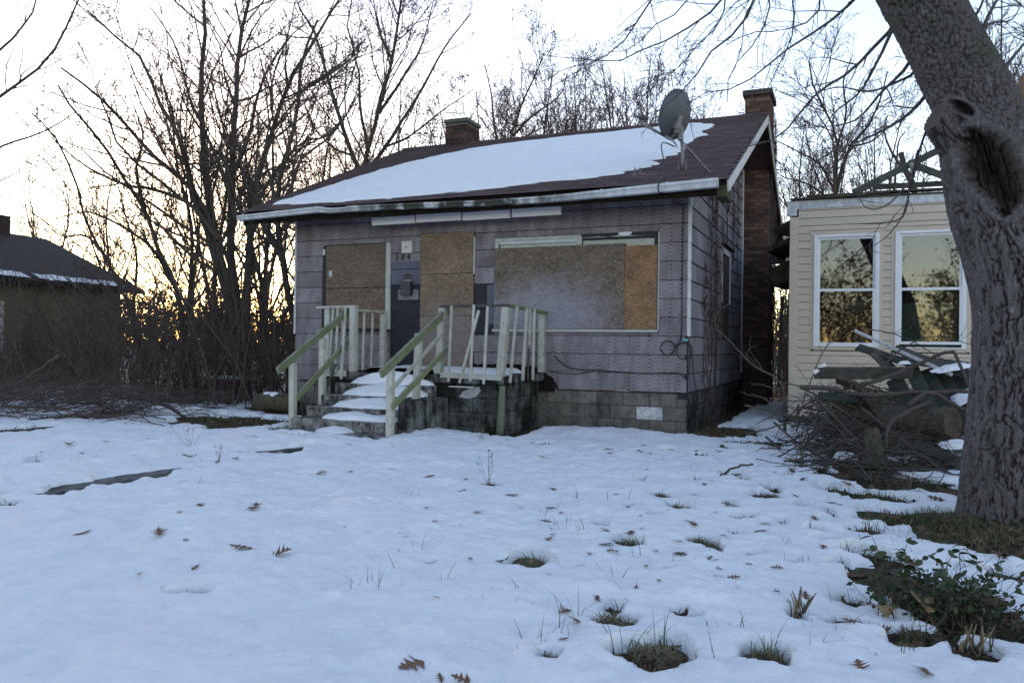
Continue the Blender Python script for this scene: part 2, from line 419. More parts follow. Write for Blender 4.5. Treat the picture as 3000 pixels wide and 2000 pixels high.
def m_conc(name, c1, c2, stain, lo, hi, sc=2.2, k=1.0):
    s = NT(name); p = s.wp(); n = s.noise(p, 30, 5, 0.7); n2 = s.noise(p, sc, 7, 0.72); n3 = s.noise(s.mp(p, (7, 7, 1.6)), 1.0, 4)
    c = s.ramp(n, [(0.3, c1), (0.7, c2)])
    st = s.ramp(s.math('ADD', s.math('MULTIPLY', n2, 0.65), s.math('MULTIPLY', n3, 0.35)), [(lo, 0.0), (hi, k)])
    c = s.mix(st, c, stain)
    c = s.mix(1.0, c, s.ramp(s.rnd(), [(0, 0.82), (1, 1.12)]), 'MULTIPLY')
    return s.done(c, 0.92, n, 0.45, 0.008, 0.15)
BLOCK = m_conc('foundation_block', (0.14, 0.125, 0.105), (0.26, 0.235, 0.20), (0.05, 0.048, 0.04), 0.48, 0.66)
BLOCKDARK = m_conc('mildewed_block', (0.10, 0.105, 0.10), (0.21, 0.215, 0.20), (0.018, 0.02, 0.016), 0.38, 0.54)
STEPCON = m_conc('step_concrete', (0.22, 0.21, 0.20), (0.40, 0.385, 0.37), (0.035, 0.036, 0.032), 0.42, 0.56, 5.0)
WALK = m_conc('walk_concrete', (0.12, 0.12, 0.115), (0.20, 0.195, 0.185), (0.05, 0.05, 0.045), 0.45, 0.6, 3.0)
BLOCKWHITE = simple('peeling_white', (0.30, 0.30, 0.30), (0.74, 0.74, 0.74), 22, 0.8, 0.4, world=True)
def m_vinyl():
    s = NT('vinyl_siding'); p = s.wp(); n = s.noise(s.mp(p, (3, 3, 9)), 1.0, 4); g = s.noise(s.mp(p, (6, 6, 60)), 1.0, 3)
    c = s.ramp(n, [(0.3, (0.50, 0.42, 0.33)), (0.7, (0.56, 0.48, 0.385))])
    c = s.mix(1.0, c, s.ramp(s.rnd(), [(0, 0.96), (1, 1.03)]), 'MULTIPLY')
    return s.done(c, 0.5, g, 0.06, 0.003, 0.4)
VINYL = m_vinyl()
PVC = simple('white_vinyl', (0.66, 0.67, 0.69), (0.76, 0.77, 0.79), 4, 0.4, 0.03, spec=0.5)
FASCIA = simple('fascia_flaking', (0.36, 0.38, 0.41), (0.68, 0.70, 0.73), 11, 0.7, 0.25)
def m_glass():
    s = NT('window_glass'); t = s.t
    tr = s.n('BsdfTransparent'); tr.inputs[0].default_value = (0.72, 0.76, 0.76, 1)
    gl = s.n('BsdfGlossy'); gl.inputs['Roughness'].default_value = 0.02
    p = s.wp(); n = s.noise(p, 1.6, 1)
    s.set(gl.inputs['Normal'], s.n('Bump', Strength=0.10, Distance=0.01, Height=n).outputs[0])
    fr = s.n('Fresnel'); fr.inputs[0].default_value = 1.5
    fac = s.math('ADD', s.math('MULTIPLY', fr.outputs[0], 1.9), 0.02, True)
    mx = s.n('MixShader'); s.set(mx.inputs[0], fac); t.links.new(tr.outputs[0], mx.inputs[1]); t.links.new(gl.outputs[0], mx.inputs[2])
    t.links.new(mx.outputs[0], t.nodes['Material Output'].inputs[0]); return s.m
GLASS = m_glass()
INTERIOR = simple('room_dark', (0.03, 0.028, 0.025), (0.06, 0.055, 0.05), 3, 0.9)
ROOMGREEN = simple('room_green_door', (0.10, 0.15, 0.10), (0.16, 0.22, 0.15), 3, 0.6)
METAL = simple('dish_grey', (0.062, 0.07, 0.08), (0.09, 0.10, 0.112), 5, 0.5, 0.03, spec=0.4)
STEEL = simple('galvanised', (0.12, 0.12, 0.125), (0.21, 0.21, 0.215), 12, 0.4, 0.05, spec=0.6)
BLACK = simple('black_plastic', (0.010, 0.010, 0.012), (0.02, 0.02, 0.023), 10, 0.5, 0.05, spec=0.4)
MAILBOX = simple('mailbox_black', (0.012, 0.013, 0.018), (0.028, 0.030, 0.038), 9, 0.45, 0.05, spec=0.5)
CREAM = simple('cream_plate', (0.50, 0.49, 0.42), (0.60, 0.59, 0.51), 6, 0.6, 0.05)
def m_bark(name, c1, c2, moss, mossamt, sc=1.0):
    s = NT(name); p = s.wp(); n = s.noise(s.mp(p, (26 * sc, 26 * sc, 7 * sc)), 1.0, 6, 0.7); n2 = s.noise(p, 3.0 * sc, 5)
    c = s.ramp(n, [(0.3, c1), (0.72, c2)])
    c = s.mix(s.math('MULTIPLY', s.ramp(n2, [(0.48, 0.0), (0.62, 1.0)]), mossamt), c, moss)
    return s.done(c, 0.92, n, 0.5, 0.01, 0.15)
def m_bark_big():
    s = NT('maple_bark'); p = s.wp()
    at_ = s.n('Attribute', {'attribute_name': 'furrow'}).outputs['Fac']
    wd = s.n('Attribute', {'attribute_name': 'deadwood'}).outputs['Fac']
    n = s.noise(s.mp(p, (75, 75, 9)), 1.0, 6, 0.75); n2 = s.noise(p, 4, 5); n3 = s.noise(p, 28, 4, 0.7)
    plate = s.ramp(n, [(0.30, (0.045, 0.039, 0.039)), (0.68, (0.175, 0.155, 0.158))])
    lich = s.ramp(n3, [(0.56, 0.0), (0.66, 0.75)])
    plate = s.mix(s.math('MULTIPLY', lich, s.ramp(n2, [(0.45, 0.0), (0.6, 1.0)])), plate, (0.27, 0.28, 0.255))
    plate = s.mix(s.math('MULTIPLY', s.ramp(s.noise(p, 2.1, 4), [(0.5, 0.0), (0.65, 0.6)]), 1.0), plate, (0.075, 0.088, 0.06))
    furrow = s.mix(n, (0.024, 0.019, 0.018), (0.055, 0.045, 0.042))
    c = s.mix(s.ramp(at_, [(0.1, 0.0), (0.5, 1.0)]), furrow, plate)
    wood = s.ramp(s.noise(s.mp(p, (45, 45, 6), (0.0, 0.35, 0.0)), 1.0, 6, 0.75), [(0.40, (0.012, 0.008, 0.006)), (0.56, (0.05, 0.034, 0.024)), (0.70, (0.16, 0.125, 0.095))])
    c = s.mix(wd, c, wood)
    return s.done(c, 0.93, n, 0.55, 0.008, 0.15)
BARKBIG = m_bark_big()
BARKDARK = m_bark('thicket_bark', (0.042, 0.035, 0.031), (0.105, 0.09, 0.08), (0.05, 0.055, 0.035), 0.4)
BARKTWIG = simple('twig_bark', (0.062, 0.048, 0.041), (0.13, 0.102, 0.086), 20, 0.9, 0.1)
BARKRED = simple('red_twig_bark', (0.075, 0.054, 0.047), (0.15, 0.112, 0.098), 20, 0.9, 0.1)
BARKGREY = m_bark('grey_branch_bark', (0.055, 0.045, 0.042), (0.125, 0.105, 0.098), (0.085, 0.095, 0.06), 0.6)
BARKHANG = simple('hanging_twig_bark', (0.060, 0.050, 0.050), (0.12, 0.105, 0.10), 20, 0.9, 0.1)
LOGBARK = m_bark('log_bark', (0.045, 0.04, 0.032), (0.13, 0.115, 0.09), (0.06, 0.07, 0.038), 0.5, 0.8)
LOGEND = simple('log_end', (0.035, 0.027, 0.02), (0.10, 0.078, 0.055), 9, 0.9, 0.3)
def m_leaf(name, c1, c2, rough=0.7):
    s = NT(name); r = s.rnd(); n = s.noise(s.ob(), 30, 4)
    c = s.mix(r, c1, c2); c = s.mix(1.0, c, s.ramp(n, [(0.3, 0.7), (0.7, 1.25)]), 'MULTIPLY')
    m = s.done(c, rough, n, 0.2, 0.003, 0.3)
    return m
OAKLEAF = m_leaf('oak_leaf_brown', (0.075, 0.032, 0.022), (0.20, 0.10, 0.058))
TANLEAF = m_leaf('maple_leaf_tan', (0.34, 0.235, 0.14), (0.40, 0.28, 0.17))
SHRUBLEAF = m_leaf('privet_leaf', (0.022, 0.038, 0.014), (0.05, 0.072, 0.026), 0.5)
YUCCA = simple('yucca_green', (0.022, 0.042, 0.026), (0.05, 0.085, 0.05), 6, 0.6, 0.05)
GRASSM = simple('grass_blades', (0.026, 0.045, 0.020), (0.085, 0.105, 0.045), 2.0, 0.8, 0.0, world=True)
STRAWM = simple('dead_grass', (0.10, 0.078, 0.045), (0.26, 0.205, 0.125), 3.0, 0.9, 0.0, world=True)
LITTERM = simple('leaf_litter', (0.045, 0.028, 0.019), (0.21, 0.12, 0.07), 5.0, 0.9, 0.0, world=True)
PLANKGREEN = simple('green_plank', (0.022, 0.03, 0.022), (0.05, 0.06, 0.044), 5, 0.8, 0.2, stretch=(1, 1, 1), world=True)
PLANKGREY = simple('grey_plank', (0.045, 0.044, 0.038), (0.105, 0.10, 0.088), 9, 0.85, 0.3, world=True)
RAFTER = simple('weathered_rafter', (0.040, 0.048, 0.044), (0.085, 0.095, 0.086), 6, 0.85, 0.2)
DECAY = simple('rotten_decking', (0.03, 0.024, 0.018), (0.10, 0.08, 0.06), 8, 0.9, 0.5, world=True)
YELLOWSIDE = simple('yellow_siding', (0.17, 0.145, 0.10), (0.22, 0.19, 0.135), 2, 0.8, 0.05, world=True)
DARKROOF = simple('dark_roof', (0.024, 0.021, 0.02), (0.048, 0.042, 0.039), 9, 0.9, 0.2, world=True)
VINEM = simple('vine_stem', (0.05, 0.036, 0.032), (0.10, 0.072, 0.062), 9, 0.9, 0.1)
# ---------------------------------------------------------------- ground, snow, front walk
def ground_h(x, y):
    h = 0.016 * fbm(x * 0.35, y * 0.35, 0.0, 3)
    h = h + 0.05 * np.exp(-(((x + 4.0) / 1.6) ** 2 + ((y + 3.2) / 1.0) ** 2))
    h = h + 0.07 * np.exp(-(((x - 3.25) / 0.9) ** 2 + ((y + 5.3) / 0.8) ** 2))
    return h
def axis(lo, hi, fine0, fine1, step):
    a = list(np.arange(fine0, fine1, step)); s = step; p = fine0
    while p > lo: s *= 1.22; p -= s; a.insert(0, p)
    s = step; p = a[-1]
    while p < hi: s *= 1.22; p += s; a.append(p)
    return np.array(a)
def grid_faces(nx, ny):
    i = np.arange(ny - 1)[:, None] * nx; j = np.arange(nx - 1)[None]
    return np.stack([i + j, i + j + 1, i + j + 1 + nx, i + j + nx], -1).reshape(-1, 4)
gx = axis(-900, 900, -16, 8, 0.16); gy = axis(-500, 1500, -11, 8, 0.16)
GX, GY = np.meshgrid(gx, gy)
GZ = ground_h(GX, GY) * np.clip(1.2 - np.hypot(GX + 4, GY) / 40, 0, 1)
ground = put('ground', mesh_data('ground', np.stack([GX, GY, GZ], -1).reshape(-1, 3), [grid_faces(len(gx), len(gy))], GROUND, True))
kind(ground, 'structure')
walk = kind(thing('front_walk', '', '', (-4.05, -6.6, 0.0)), 'structure')
for k_ in ('label', 'category'): del walk[k_]
for i in range(6):
    y0 = -3.2 - 1.15 * i
    box('walk_slab', -4.52, -3.58, y0 - 1.14, y0, -0.06, 0.034 + 0.006 * random.random(), WALK, walk, 0.006)

# where the snow has melted through: (photo x, y, half width, half height) measured, then laid on the ground
MELT = [(1435, 1422, 27, 7), (1555, 1647, 52, 21), (1844, 1594, 40, 17), (1937, 1451, 22, 8), (1789, 1821, 64, 19), (1808, 1773, 32, 13),
        (1909, 1917, 118, 44), (1612, 1941, 30, 14), (1758, 1539, 27, 8), (1985, 1489, 30, 13), (1928, 1518, 28, 5), (1600, 1300, 30, 7), (1959, 1319, 27, 5),
        (2252, 1451, 42, 13), (2187, 1513, 46, 8), (2050, 1592, 44, 12), (2090, 1612, 26, 15), (2133, 1478, 16, 14), (2247, 1925, 62, 32), (2491, 1822, 72, 17), (2420, 1502, 15, 14),
        (2540, 1559, 44, 10), (2426, 1592, 40, 8), (2117, 1388, 30, 10), (2767, 1762, 215, 82), (2848, 1903, 62, 26), (2690, 1860, 150, 22), (2880, 1565, 260, 62), (2690, 1532, 100, 36),
        (2540, 1524, 34, 10), (2577, 1453, 90, 25), (2442, 1432, 46, 11), (2512, 1762, 62, 10), (2560, 1630, 75, 20), (2960, 1690, 60, 16), (2700, 1420, 130, 30), (2560, 1395, 120, 20),
        (541, 1743, 52, 10), (867, 1330, 34, 6), (755, 1297, 24, 5), (571, 1419, 30, 5), (15, 1480, 34, 9), (265, 1355, 22, 8), (112, 1350, 16, 5), (457, 1294, 32, 5), (628, 1256, 62, 8),
        (740, 1236, 150, 19), (600, 1225, 110, 12), (820, 1262, 60, 9), (50, 1258, 70, 12), (300, 1215, 110, 14), (880, 1290, 30, 5), (2120, 1262, 130, 16), (2030, 1272, 60, 8), (2230, 1300, 100, 12), (2050, 1330, 28, 4),
        (2010, 1800, 30, 8), (1990, 1785, 26, 8), (1700, 1668, 8, 4), (1262, 1647, 12, 5), (1190, 1573, 14, 4), (2330, 1800, 22, 14), (2180, 1400, 18, 6), (2260, 1425, 22, 7), (2330, 1480, 26, 8), (2300, 1530, 20, 6), (2150, 1560, 24, 7), (2380, 1560, 26, 7), (2210, 1630, 30, 7), (2330, 1650, 18, 5), (2040, 1400, 14, 4), (1880, 1400, 12, 4), (1840, 1480, 16, 4), (1700, 1470, 10, 3), (2460, 1650, 24, 8), (2400, 1370, 30, 7), (2330, 1350, 26, 6), (2100, 1700, 16, 5), (1960, 1680, 14, 4)]
mp_ = []
for (px, py, w, h) in MELT:
    c = ground_at(px, py, 0.035); d = (c - CAM) @ CF
    ry = abs(np.linalg.norm((ground_at(px, py + h, .035) - ground_at(px, py - h, .035))[:2])) / 2
    mp_.append((c[0], c[1], w * d / FPX, ry))
MELTW = np.array(mp_)
# each melt hole is a cluster of smaller lobes, so that no two have the same outline
_r9 = np.random.default_rng(9); lobes = []
for (cx, cy, rx, ry) in MELTW:
    big_ = rx > 0.10
    m = 9 if rx > .5 else 6 if big_ else 3
    for q in range(m):
        a = _r9.uniform(0, 6.283); f = _r9.uniform(.15, .85 if big_ else .6); k = _r9.uniform(.30, .62) if big_ else _r9.uniform(.5, .8)
        u, v = math.cos(a) * f * rx, math.sin(a) * f * ry
        lobes.append((cx + u * math.cos(CAM_A) - v * math.sin(CAM_A), cy + u * math.sin(CAM_A) + v * math.cos(CAM_A), rx * k * _r9.uniform(.8, 1.3), ry * k * _r9.uniform(.8, 1.3)))
    lobes.append((cx, cy, rx * .6, ry * .62))
LOBES = np.array(lobes)
SLIVER = [np.array([ground_at(*p, 0.03)[:2] for p in q]) for q in (
    ((20, 1457), (153, 1450), (230, 1427), (357, 1408), (439, 1394), (510, 1380), (590, 1371)),
    ((704, 1338), (765, 1330), (842, 1323), (908, 1311)))]
SLW = (0.135, 0.16)
def seg_dist(x, y, pl):
    d = np.full(x.shape, 99.); s_ = np.zeros(x.shape)
    for i in range(len(pl) - 1):
        a, b = pl[i], pl[i + 1]; ab = b - a; t = np.clip(((x - a[0]) * ab[0] + (y - a[1]) * ab[1]) / (ab @ ab), 0, 1)
        q = np.hypot(x - a[0] - t * ab[0], y - a[1] - t * ab[1])
        m = q < d; d = np.where(m, q, d); s_ = np.where(m, (i + t) / (len(pl) - 1), s_)
    return d, s_
ca, sa = math.cos(CAM_A), math.sin(CAM_A)
def rect_dist(x, y, x0, x1, y0, y1):
    dx = np.maximum(np.maximum(x0 - x, x - x1), 0); dy = np.maximum(np.maximum(y0 - y, y - y1), 0)
    return np.hypot(dx, dy)
def snow_t(x, y):
    """snow depth over the ground, negative where the ground is bare"""
    n1 = fbm(x * 0.55, y * 0.55, 0.0, 3); n2 = fbm(x * 2.3 + 5, y * 2.3, 0.0, 3); n3 = fbm(x * 7 + 2, y * 7 + 9, 0.0, 3)
    n4 = pn(x * 1.25 + 31, y * 1.25 - 4) 
    T = 0.052 + 0.022 * n1 + 0.027 * n2 + 0.014 * n3 + 0.026 * np.abs(n4) + 0.004 * pn(x * 16, y * 16)
    # banks: beside the walk, left under the brush
    for (bx, by, rx, ry, h) in ((-4.35, -7.3, 0.30, 1.2, 0.075), (-4.40, -5.9, 0.28, 1.0, 0.06), (-4.35, -4.6, 0.3, .8, 0.05), (-9.5, -1.2, 1.4, 0.7, 0.12), (-7.8, -1.6, 1.0, 0.5, 0.09), (-2.9, -2.1, 0.35, 0.35, 0.05), (-0.8, -0.8, 0.9, 0.35, 0.04), (-1.7, -0.9, 0.6, 0.4, 0.03)):
        T = T + h * np.exp(-(((x - bx) / rx) ** 2 + ((y - by) / ry) ** 2))
    jag = 0.34 * n2 + 0.26 * n3 + 0.16 * pn(x * 19, y * 19)
    e = np.full(x.shape, 9.0)
    for (cx, cy, rx, ry) in LOBES:
        dx, dy = x - cx, y - cy
        m = (np.abs(dx) < 1.9 * (rx + ry) + .2) & (np.abs(dy) < 1.9 * (rx + ry) + .2)
        if not m.any(): continue
        a = dx[m] * ca + dy[m] * sa; b = -dx[m] * sa + dy[m] * ca
        q = np.hypot(a / rx, b / ry)
        soft = max(min(rx, ry), 0.036)
        e[m] = np.minimum(e[m], (q - 1.12) * soft / 0.042 + jag[m] * min(1.5, soft / 0.042 * 0.55))
    for pl, w in zip(SLIVER, SLW):
        d, s_ = seg_dist(x, y, pl)
        ww = w * (0.45 + 0.75 * np.sin(np.pi * np.clip(s_, 0.02, 0.98))) 
        e = np.minimum(e, (d - ww) / 0.05 + 0.5 * n3 + 0.45 * n2)
    # bare strip along the foundation and porch, thin patchy snow at the left and under the pile
    hd = np.minimum(rect_dist(x, y, -7.0, 0.1, 0.0, 9.5), rect_dist(x, y, -5.15, -2.1, -1.7, 0.0))
    e = np.minimum(e, (hd - 0.13 - 0.12 * n2 - 0.10 * (x > -2.2)) / 0.06)
    e = np.minimum(e, (rect_dist(x, y, -4.90, -3.2, -3.12, -1.5) - 0.06 - 0.05 * n2) / 0.05)
    e = np.minimum(e, (rect_dist(x, y, 1.2, 9, 2.5, 12) - 0.1 - 0.2 * n2) / 0.08)
    zone = sstep(-2.8, 0.2, y) * sstep(-4.9, -6.4, x) * 1.0
    zone = np.maximum(zone, 0.85 * np.exp(-(((x - 2.5) / 1.9) ** 2 + ((y + 2.0) / 2.4) ** 2)))
    zone = np.maximum(zone, 0.5 * np.exp(-(((x - 3.0) / 1.3) ** 2 + ((y + 5.6) / 1.5) ** 2)))
    pat = fbm(x * 1.1 + 40, y * 1.1, 0.0, 4)
    e = np.minimum(e, (pat + 1.25 - 1.5 * zone) / 0.12)
    k = sstep(-0.30, 0.45, e)
    return T * k - 0.045 * (1 - k)
sx = np.r_[np.arange(-17, -6, 0.07), np.arange(-6, -2, 0.032), np.arange(-2, 4.0, 0.0155), np.arange(4.0, 7.5, 0.06)]
sy = np.r_[np.arange(-10.6, -9.6, 0.05), np.arange(-9.6, -6.2, 0.0175), np.arange(-6.2, -2, 0.036), np.arange(-2, 8.2, 0.08)]
SX, SY = np.meshgrid(sx, sy)
ST = snow_t(SX, SY)
edge = np.minimum(np.minimum(SX + 17, 7.4 - SX), np.minimum(SY + 10.6, 8.1 - SY))
ST = np.where(edge < 0.3, np.minimum(ST, -0.05 + edge * 0.3), ST)
SZ = ground_h(SX, SY) + ST
F_ = grid_faces(len(sx), len(sy))
keep = (ST.ravel()[F_] > -0.043).any(1)
F_ = F_[keep]; used = np.unique(F_); rm = np.full(SX.size, -1); rm[used] = np.arange(len(used))
SV = np.stack([SX, SY, SZ], -1).reshape(-1, 3)[used]
snow = put('snow_cover', mesh_data('snow_cover', SV, [rm[F_]], SNOW, True)); kind(snow, 'structure')
def surf(x, y):
    x = np.atleast_1d(np.asarray(x, float)); y = np.atleast_1d(np.asarray(y, float))
    return ground_h(x, y) + np.maximum(snow_t(x, y), 0)
# ---------------------------------------------------------------- the boarded-up house
XL, XR = -6.92, 0.035            # front wall from left to right corner (front face at y = 0)
ZB, CO = 0.60, 0.273             # bottom of the siding, height of a course
DEPTH = 9.5                      # house depth
RY, RZ = 4.75, 5.86              # ridge
EY, EZ = -0.64, 3.515            # front eave edge, top of shingles
RX0, RX1 = -7.62, 0.66           # roof ends (rakes)
SLOPE = (RZ - EZ) / (RY - EY)
house = thing('abandoned_house', 'small abandoned house with lilac-brown shingle siding and boarded door and windows', 'house', (-3.45, 4.7, 0))
def zroof(y): return RZ - SLOPE * abs(y - RY)
# --- walls behind the siding
WIN = (-2.96, -0.46, 1.56, 2.88)
fw_parts = [(box_v(XL + .02, WIN[0], 0.012, 0.12, 0.603, 3.72), [_BF]), (box_v(WIN[1], XR - .02, 0.012, 0.12, 0.603, 3.72), [_BF]),
            (box_v(WIN[0], WIN[1], 0.012, 0.12, 0.603, WIN[2]), [_BF]), (box_v(WIN[0], WIN[1], 0.012, 0.12, WIN[3], 3.72), [_BF])]
front_wall = obj('front_wall', *merge(fw_parts), FELT, house)
def prism(poly2, axis_, a, b):
    """extrude a 2D polygon (u, z) along x or y"""
    n = len(poly2); V = []
    for t in (a, b):
        for u, z in poly2: V.append((t, u, z) if axis_ == 0 else (u, t, z))
    V = np.array(V, float); Q = [[i, (i + 1) % n, n + (i + 1) % n, n + i] for i in range(n)]
    return V, [np.array(Q), np.array([list(range(n))[::-1]]), np.array([[n + i for i in range(n)]])]
gable = [(0.02, 0.5), (DEPTH, 0.5), (DEPTH, zroof(DEPTH) - .1), (RY, RZ - .1), (0.02, zroof(0) - .1)]
side_wall = obj('side_wall', *prism(gable, 0, -0.10, 0.012), FELT, house)
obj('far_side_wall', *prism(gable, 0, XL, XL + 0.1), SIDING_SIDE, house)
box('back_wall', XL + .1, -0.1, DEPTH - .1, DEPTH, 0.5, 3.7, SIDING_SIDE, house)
# --- siding shingles
def rsub(r, o):
    """rectangle minus rectangle -> rectangles (x0,x1,z0,z1)"""
    x0, x1, z0, z1 = r; a0, a1, b0, b1 = o
    if a0 >= x1 or a1 <= x0 or b0 >= z1 or b1 <= z0: return [r]
    out = []
    if a0 > x0: out.append((x0, a0, z0, z1))
    if a1 < x1: out.append((a1, x1, z0, z1))
    m0, m1 = max(x0, a0), min(x1, a1)
    if b0 > z0: out.append((m0, m1, z0, b0))
    if b1 < z1: out.append((m0, m1, b1, z1))
    return out
FRONT_OPEN = [(-6.33, -4.955, 1.50, 2.965), (-4.955, -4.375, 0.5, 2.247), (-4.38, -3.385, 0.5, 3.085), (-3.39, -3.03, 1.42, 2.238), (-3.035, -0.39, 1.475, 2.955), (-3.37, -2.22, 0.5, 0.955)]
sh_cache = {}
def shingle_front(x0, x1, z0, z1, mat, torn=0.0):
    w, h = round(x1 - x0 - 0.0045, 3), round(z1 - z0, 3)
    top = min(0.006, 0.006)
    V = np.array([[0, -0.020, 0.006], [w, -0.020, 0.006], [w, -0.006, 0.006], [0, -0.006, 0.006], [0, -0.010, h - .004], [w, -0.010, h - .004], [w, 0.004, h - .004], [0, 0.004, h - .004]])
    key = (w, h, mat.name)
    if key not in sh_cache: sh_cache[key] = mesh_data('siding_shingle', V, [_BF], mat)
    put('siding_shingle', sh_cache[key], front_wall, Matrix.Translation((x0 + 0.0015, 0, z0)) @ Matrix.Rotation(random.uniform(-0.002, 0.002), 4, 'Y'))
for k in range(12):
    z0, z1 = ZB + k * CO, min(ZB + (k + 1) * CO, 3.70)
    if z1 - z0 < 0.03: continue
    x = XL - (0.305 if k % 2 else 0.0)
    while x < XR:
        rs = [(max(x, XL), min(x + 0.61, XR - 0.005), z0, z1)]
        for o in FRONT_OPEN:
            rs = [q for r in rs for q in rsub(r, o)]
        for (a, b, c, d) in rs:
            if b - a < 0.02 or d - c < 0.02: continue
            m_ = SIDING_BLUE if (-4.96 < (a + b) / 2 < -4.37 and 2.2 < (c + d) / 2 < 2.55) else SIDING
            if k == 0 and -2.3 < a < -1.5: continue
            shingle_front(a, b, c, d, m_)
        x += 0.61
# the primed lower half of the course under the numbers, torn edge by the porch
obj('paint_patch', box_v(-4.953, -4.38, -0.0215, -0.018, 2.518, 2.642), [_BF], SIDING_BLUE, house)
def jag_poly(x0, x1, ztop, zlow, n, amp, seed):
    r = np.random.default_rng(seed); xs = np.linspace(x0, x1, n)
    return [(x0, ztop)] + [(x, zlow[0] + (zlow[1] - zlow[0]) * (x - x0) / (x1 - x0) + r.uniform(-amp, amp)) for x in xs] + [(x1, ztop)]
def ngon_slab(name, poly, y0, y1, mat, parent): return obj(name, *prism(poly, 1, y0, y1), mat, parent)
ngon_slab('siding_shingle', jag_poly(-1.92, -1.31, 0.872, (0.60, 0.60), 8, 0.006, 2), -0.014, -0.004, SIDING, front_wall)
ngon_slab('siding_shingle', [(-2.16, 0.872), (-2.10, 0.80), (-2.03, 0.78), (-1.99, 0.70), (-1.95, 0.665), (-1.925, 0.61), (-1.922, 0.872)], -0.014, -0.004, SIDING, front_wall)
ngon_slab('siding_shingle', jag_poly(-3.375, -2.72, 1.14, (0.93, 0.985), 11, 0.035, 4), -0.013, -0.003, SIDING, front_wall)
ngon_slab('siding_shingle', jag_poly(-2.715, -2.21, 1.14, (0.98, 0.93), 9, 0.03, 5), -0.013, -0.003, SIDING, front_wall)
box('sill_beam', -3.4, -2.0, -0.004, 0.011, 0.55, 1.0, ROT, house)
# tar paper sheets
ngon_slab('tar_paper', [(-4.955, 2.248), (-4.95, 1.98), (-4.8, 1.995), (-4.7, 1.97), (-4.66, 1.985), (-4.56, 1.968), (-4.38, 1.98), (-4.38, 2.248)], -0.008, 0.008, FELT, house)
ngon_slab('tar_paper', [(-4.955, 1.99), (-4.95, 1.66), (-4.72, 1.655), (-4.60, 1.68), (-4.5, 1.645), (-4.38, 1.66), (-4.38, 1.99)], -0.006, 0.006, FELT, house)
ngon_slab('tar_paper', [(-4.99, 1.68), (-5.0, 1.40), (-4.97, 0.85), (-4.38, 0.85), (-4.38, 1.68)], -0.004, 0.009, FELT, house)
box('tar_paper', -3.388, -3.032, -0.006, 0.009, 1.42, 2.238, FELT, house)
box('tar_paper', -3.16, -3.035, -0.010, -0.007, 1.60, 2.22, SIDING_BLUE, house)
box('bare_panel', -4.81, -4.42, -0.012, -0.009, 2.0, 2.17, simple('bare_board', (0.16, 0.155, 0.175), (0.25, 0.245, 0.27), 9, 0.8, 0.1), house)
# --- corner boards and side siding
for k in range(11):
    z0 = ZB + k * CO
    if k == 0: continue
    if z0 > 3.55: break
    obj('corner_trim', box_v(XR - 0.004, XR + 0.036, -0.028, 0.055, z0 + 0.002, min(z0 + CO - 0.002, 3.6)) + np.array([[0, 0, 0]] * 4 + [[-0.006, 0.004, 0]] * 4), [_BF], TRIM, house) if k >= 3 else None
    obj('corner_trim', box_v(XL - 0.034, XL + 0.004, -0.026, 0.05, z0 + 0.002, min(z0 + CO - 0.002, 3.6)), [_BF], TRIM, house) if k >= 3 else None
box('corner_board', XR - 0.035, XR + 0.008, -0.012, 0.03, ZB, ZB + 3 * CO + .02, BLACKTRIM, house)
def clip(poly, a, b, c):
    """keep a*u + b*z <= c"""
    out = []
    for i in range(len(poly)):
        p, q = poly[i], poly[(i + 1) % len(poly)]
        fp, fq = a * p[0] + b * p[1] - c, a * q[0] + b * q[1] - c
        if fp <= 0: out.append(p)
        if fp * fq < 0:
            t = fp / (fp - fq); out.append((p[0] + (q[0] - p[0]) * t, p[1] + (q[1] - p[1]) * t))
    return out
SIDE_OPEN = [(3.20, 4.32, 1.42, 3.06), (6.25, 7.42, 0.0, 7.0)]
for k in range(19):
    z0, z1 = ZB + k * CO, ZB + (k + 1) * CO
    y = 0.055 - (0.305 if k % 2 else 0.0)
    while y < DEPTH:
        rs = [(max(y, 0.055), min(y + 0.61, DEPTH), z0, z1)]
        for o in SIDE_OPEN: rs = [q for r in rs for q in rsub(r, o)]
        for (a, b, c, d) in rs:
            if b - a < 0.03 or d - c < 0.03: continue
            P = [(a + .0025, c + .009), (b - .0025, c + .009), (b - .0025, d - .007), (a + .0025, d - .007)]
            P = clip(P, -SLOPE, 1, RZ - SLOPE * RY - 0.14); P = clip(P, SLOPE, 1, RZ + SLOPE * RY - 0.14)
            if len(P) < 3: continue
            V, F = prism(P, 0, 0.006, 0.026)
            lean = (V[:, 2] - c) / CO
            V[:, 0] = V[:, 0] + 0.014 - 0.016 * np.clip(lean, 0, 1.1)
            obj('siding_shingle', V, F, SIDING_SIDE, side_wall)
        y += 0.61
# side window with boarded sash, trim strip, vent
sw = box('side_window', 0.0, 0.02, 3.24, 4.28, 1.44, 3.02, simple('window_board_dark', (0.04, 0.03, 0.028), (0.075, 0.058, 0.052), 9, 0.8, 0.2), house)
for (y0, y1, z0, z1) in ((3.20, 3.27, 2.1, 3.06), (4.25, 4.32, 2.1, 3.06), (3.16, 4.36, 3.0, 3.13)):
    box('window_frame', 0.012, 0.045, y0, y1, z0, z1, TRIM, sw, 0.003)
box('window_drip', 0.02, 0.10, 3.12, 4.40, 3.13, 3.16, ROT, sw)
box('pipe_trim', 0.02, 0.06, 6.02, 6.10, 0.75, zroof(6.06) - 0.2, TRIM_GREEN, house, 0.006)
box('pipe_trim', 0.02, 0.05, 6.12, 6.24, 0.6, zroof(6.2) - 0.2, ROT, house)
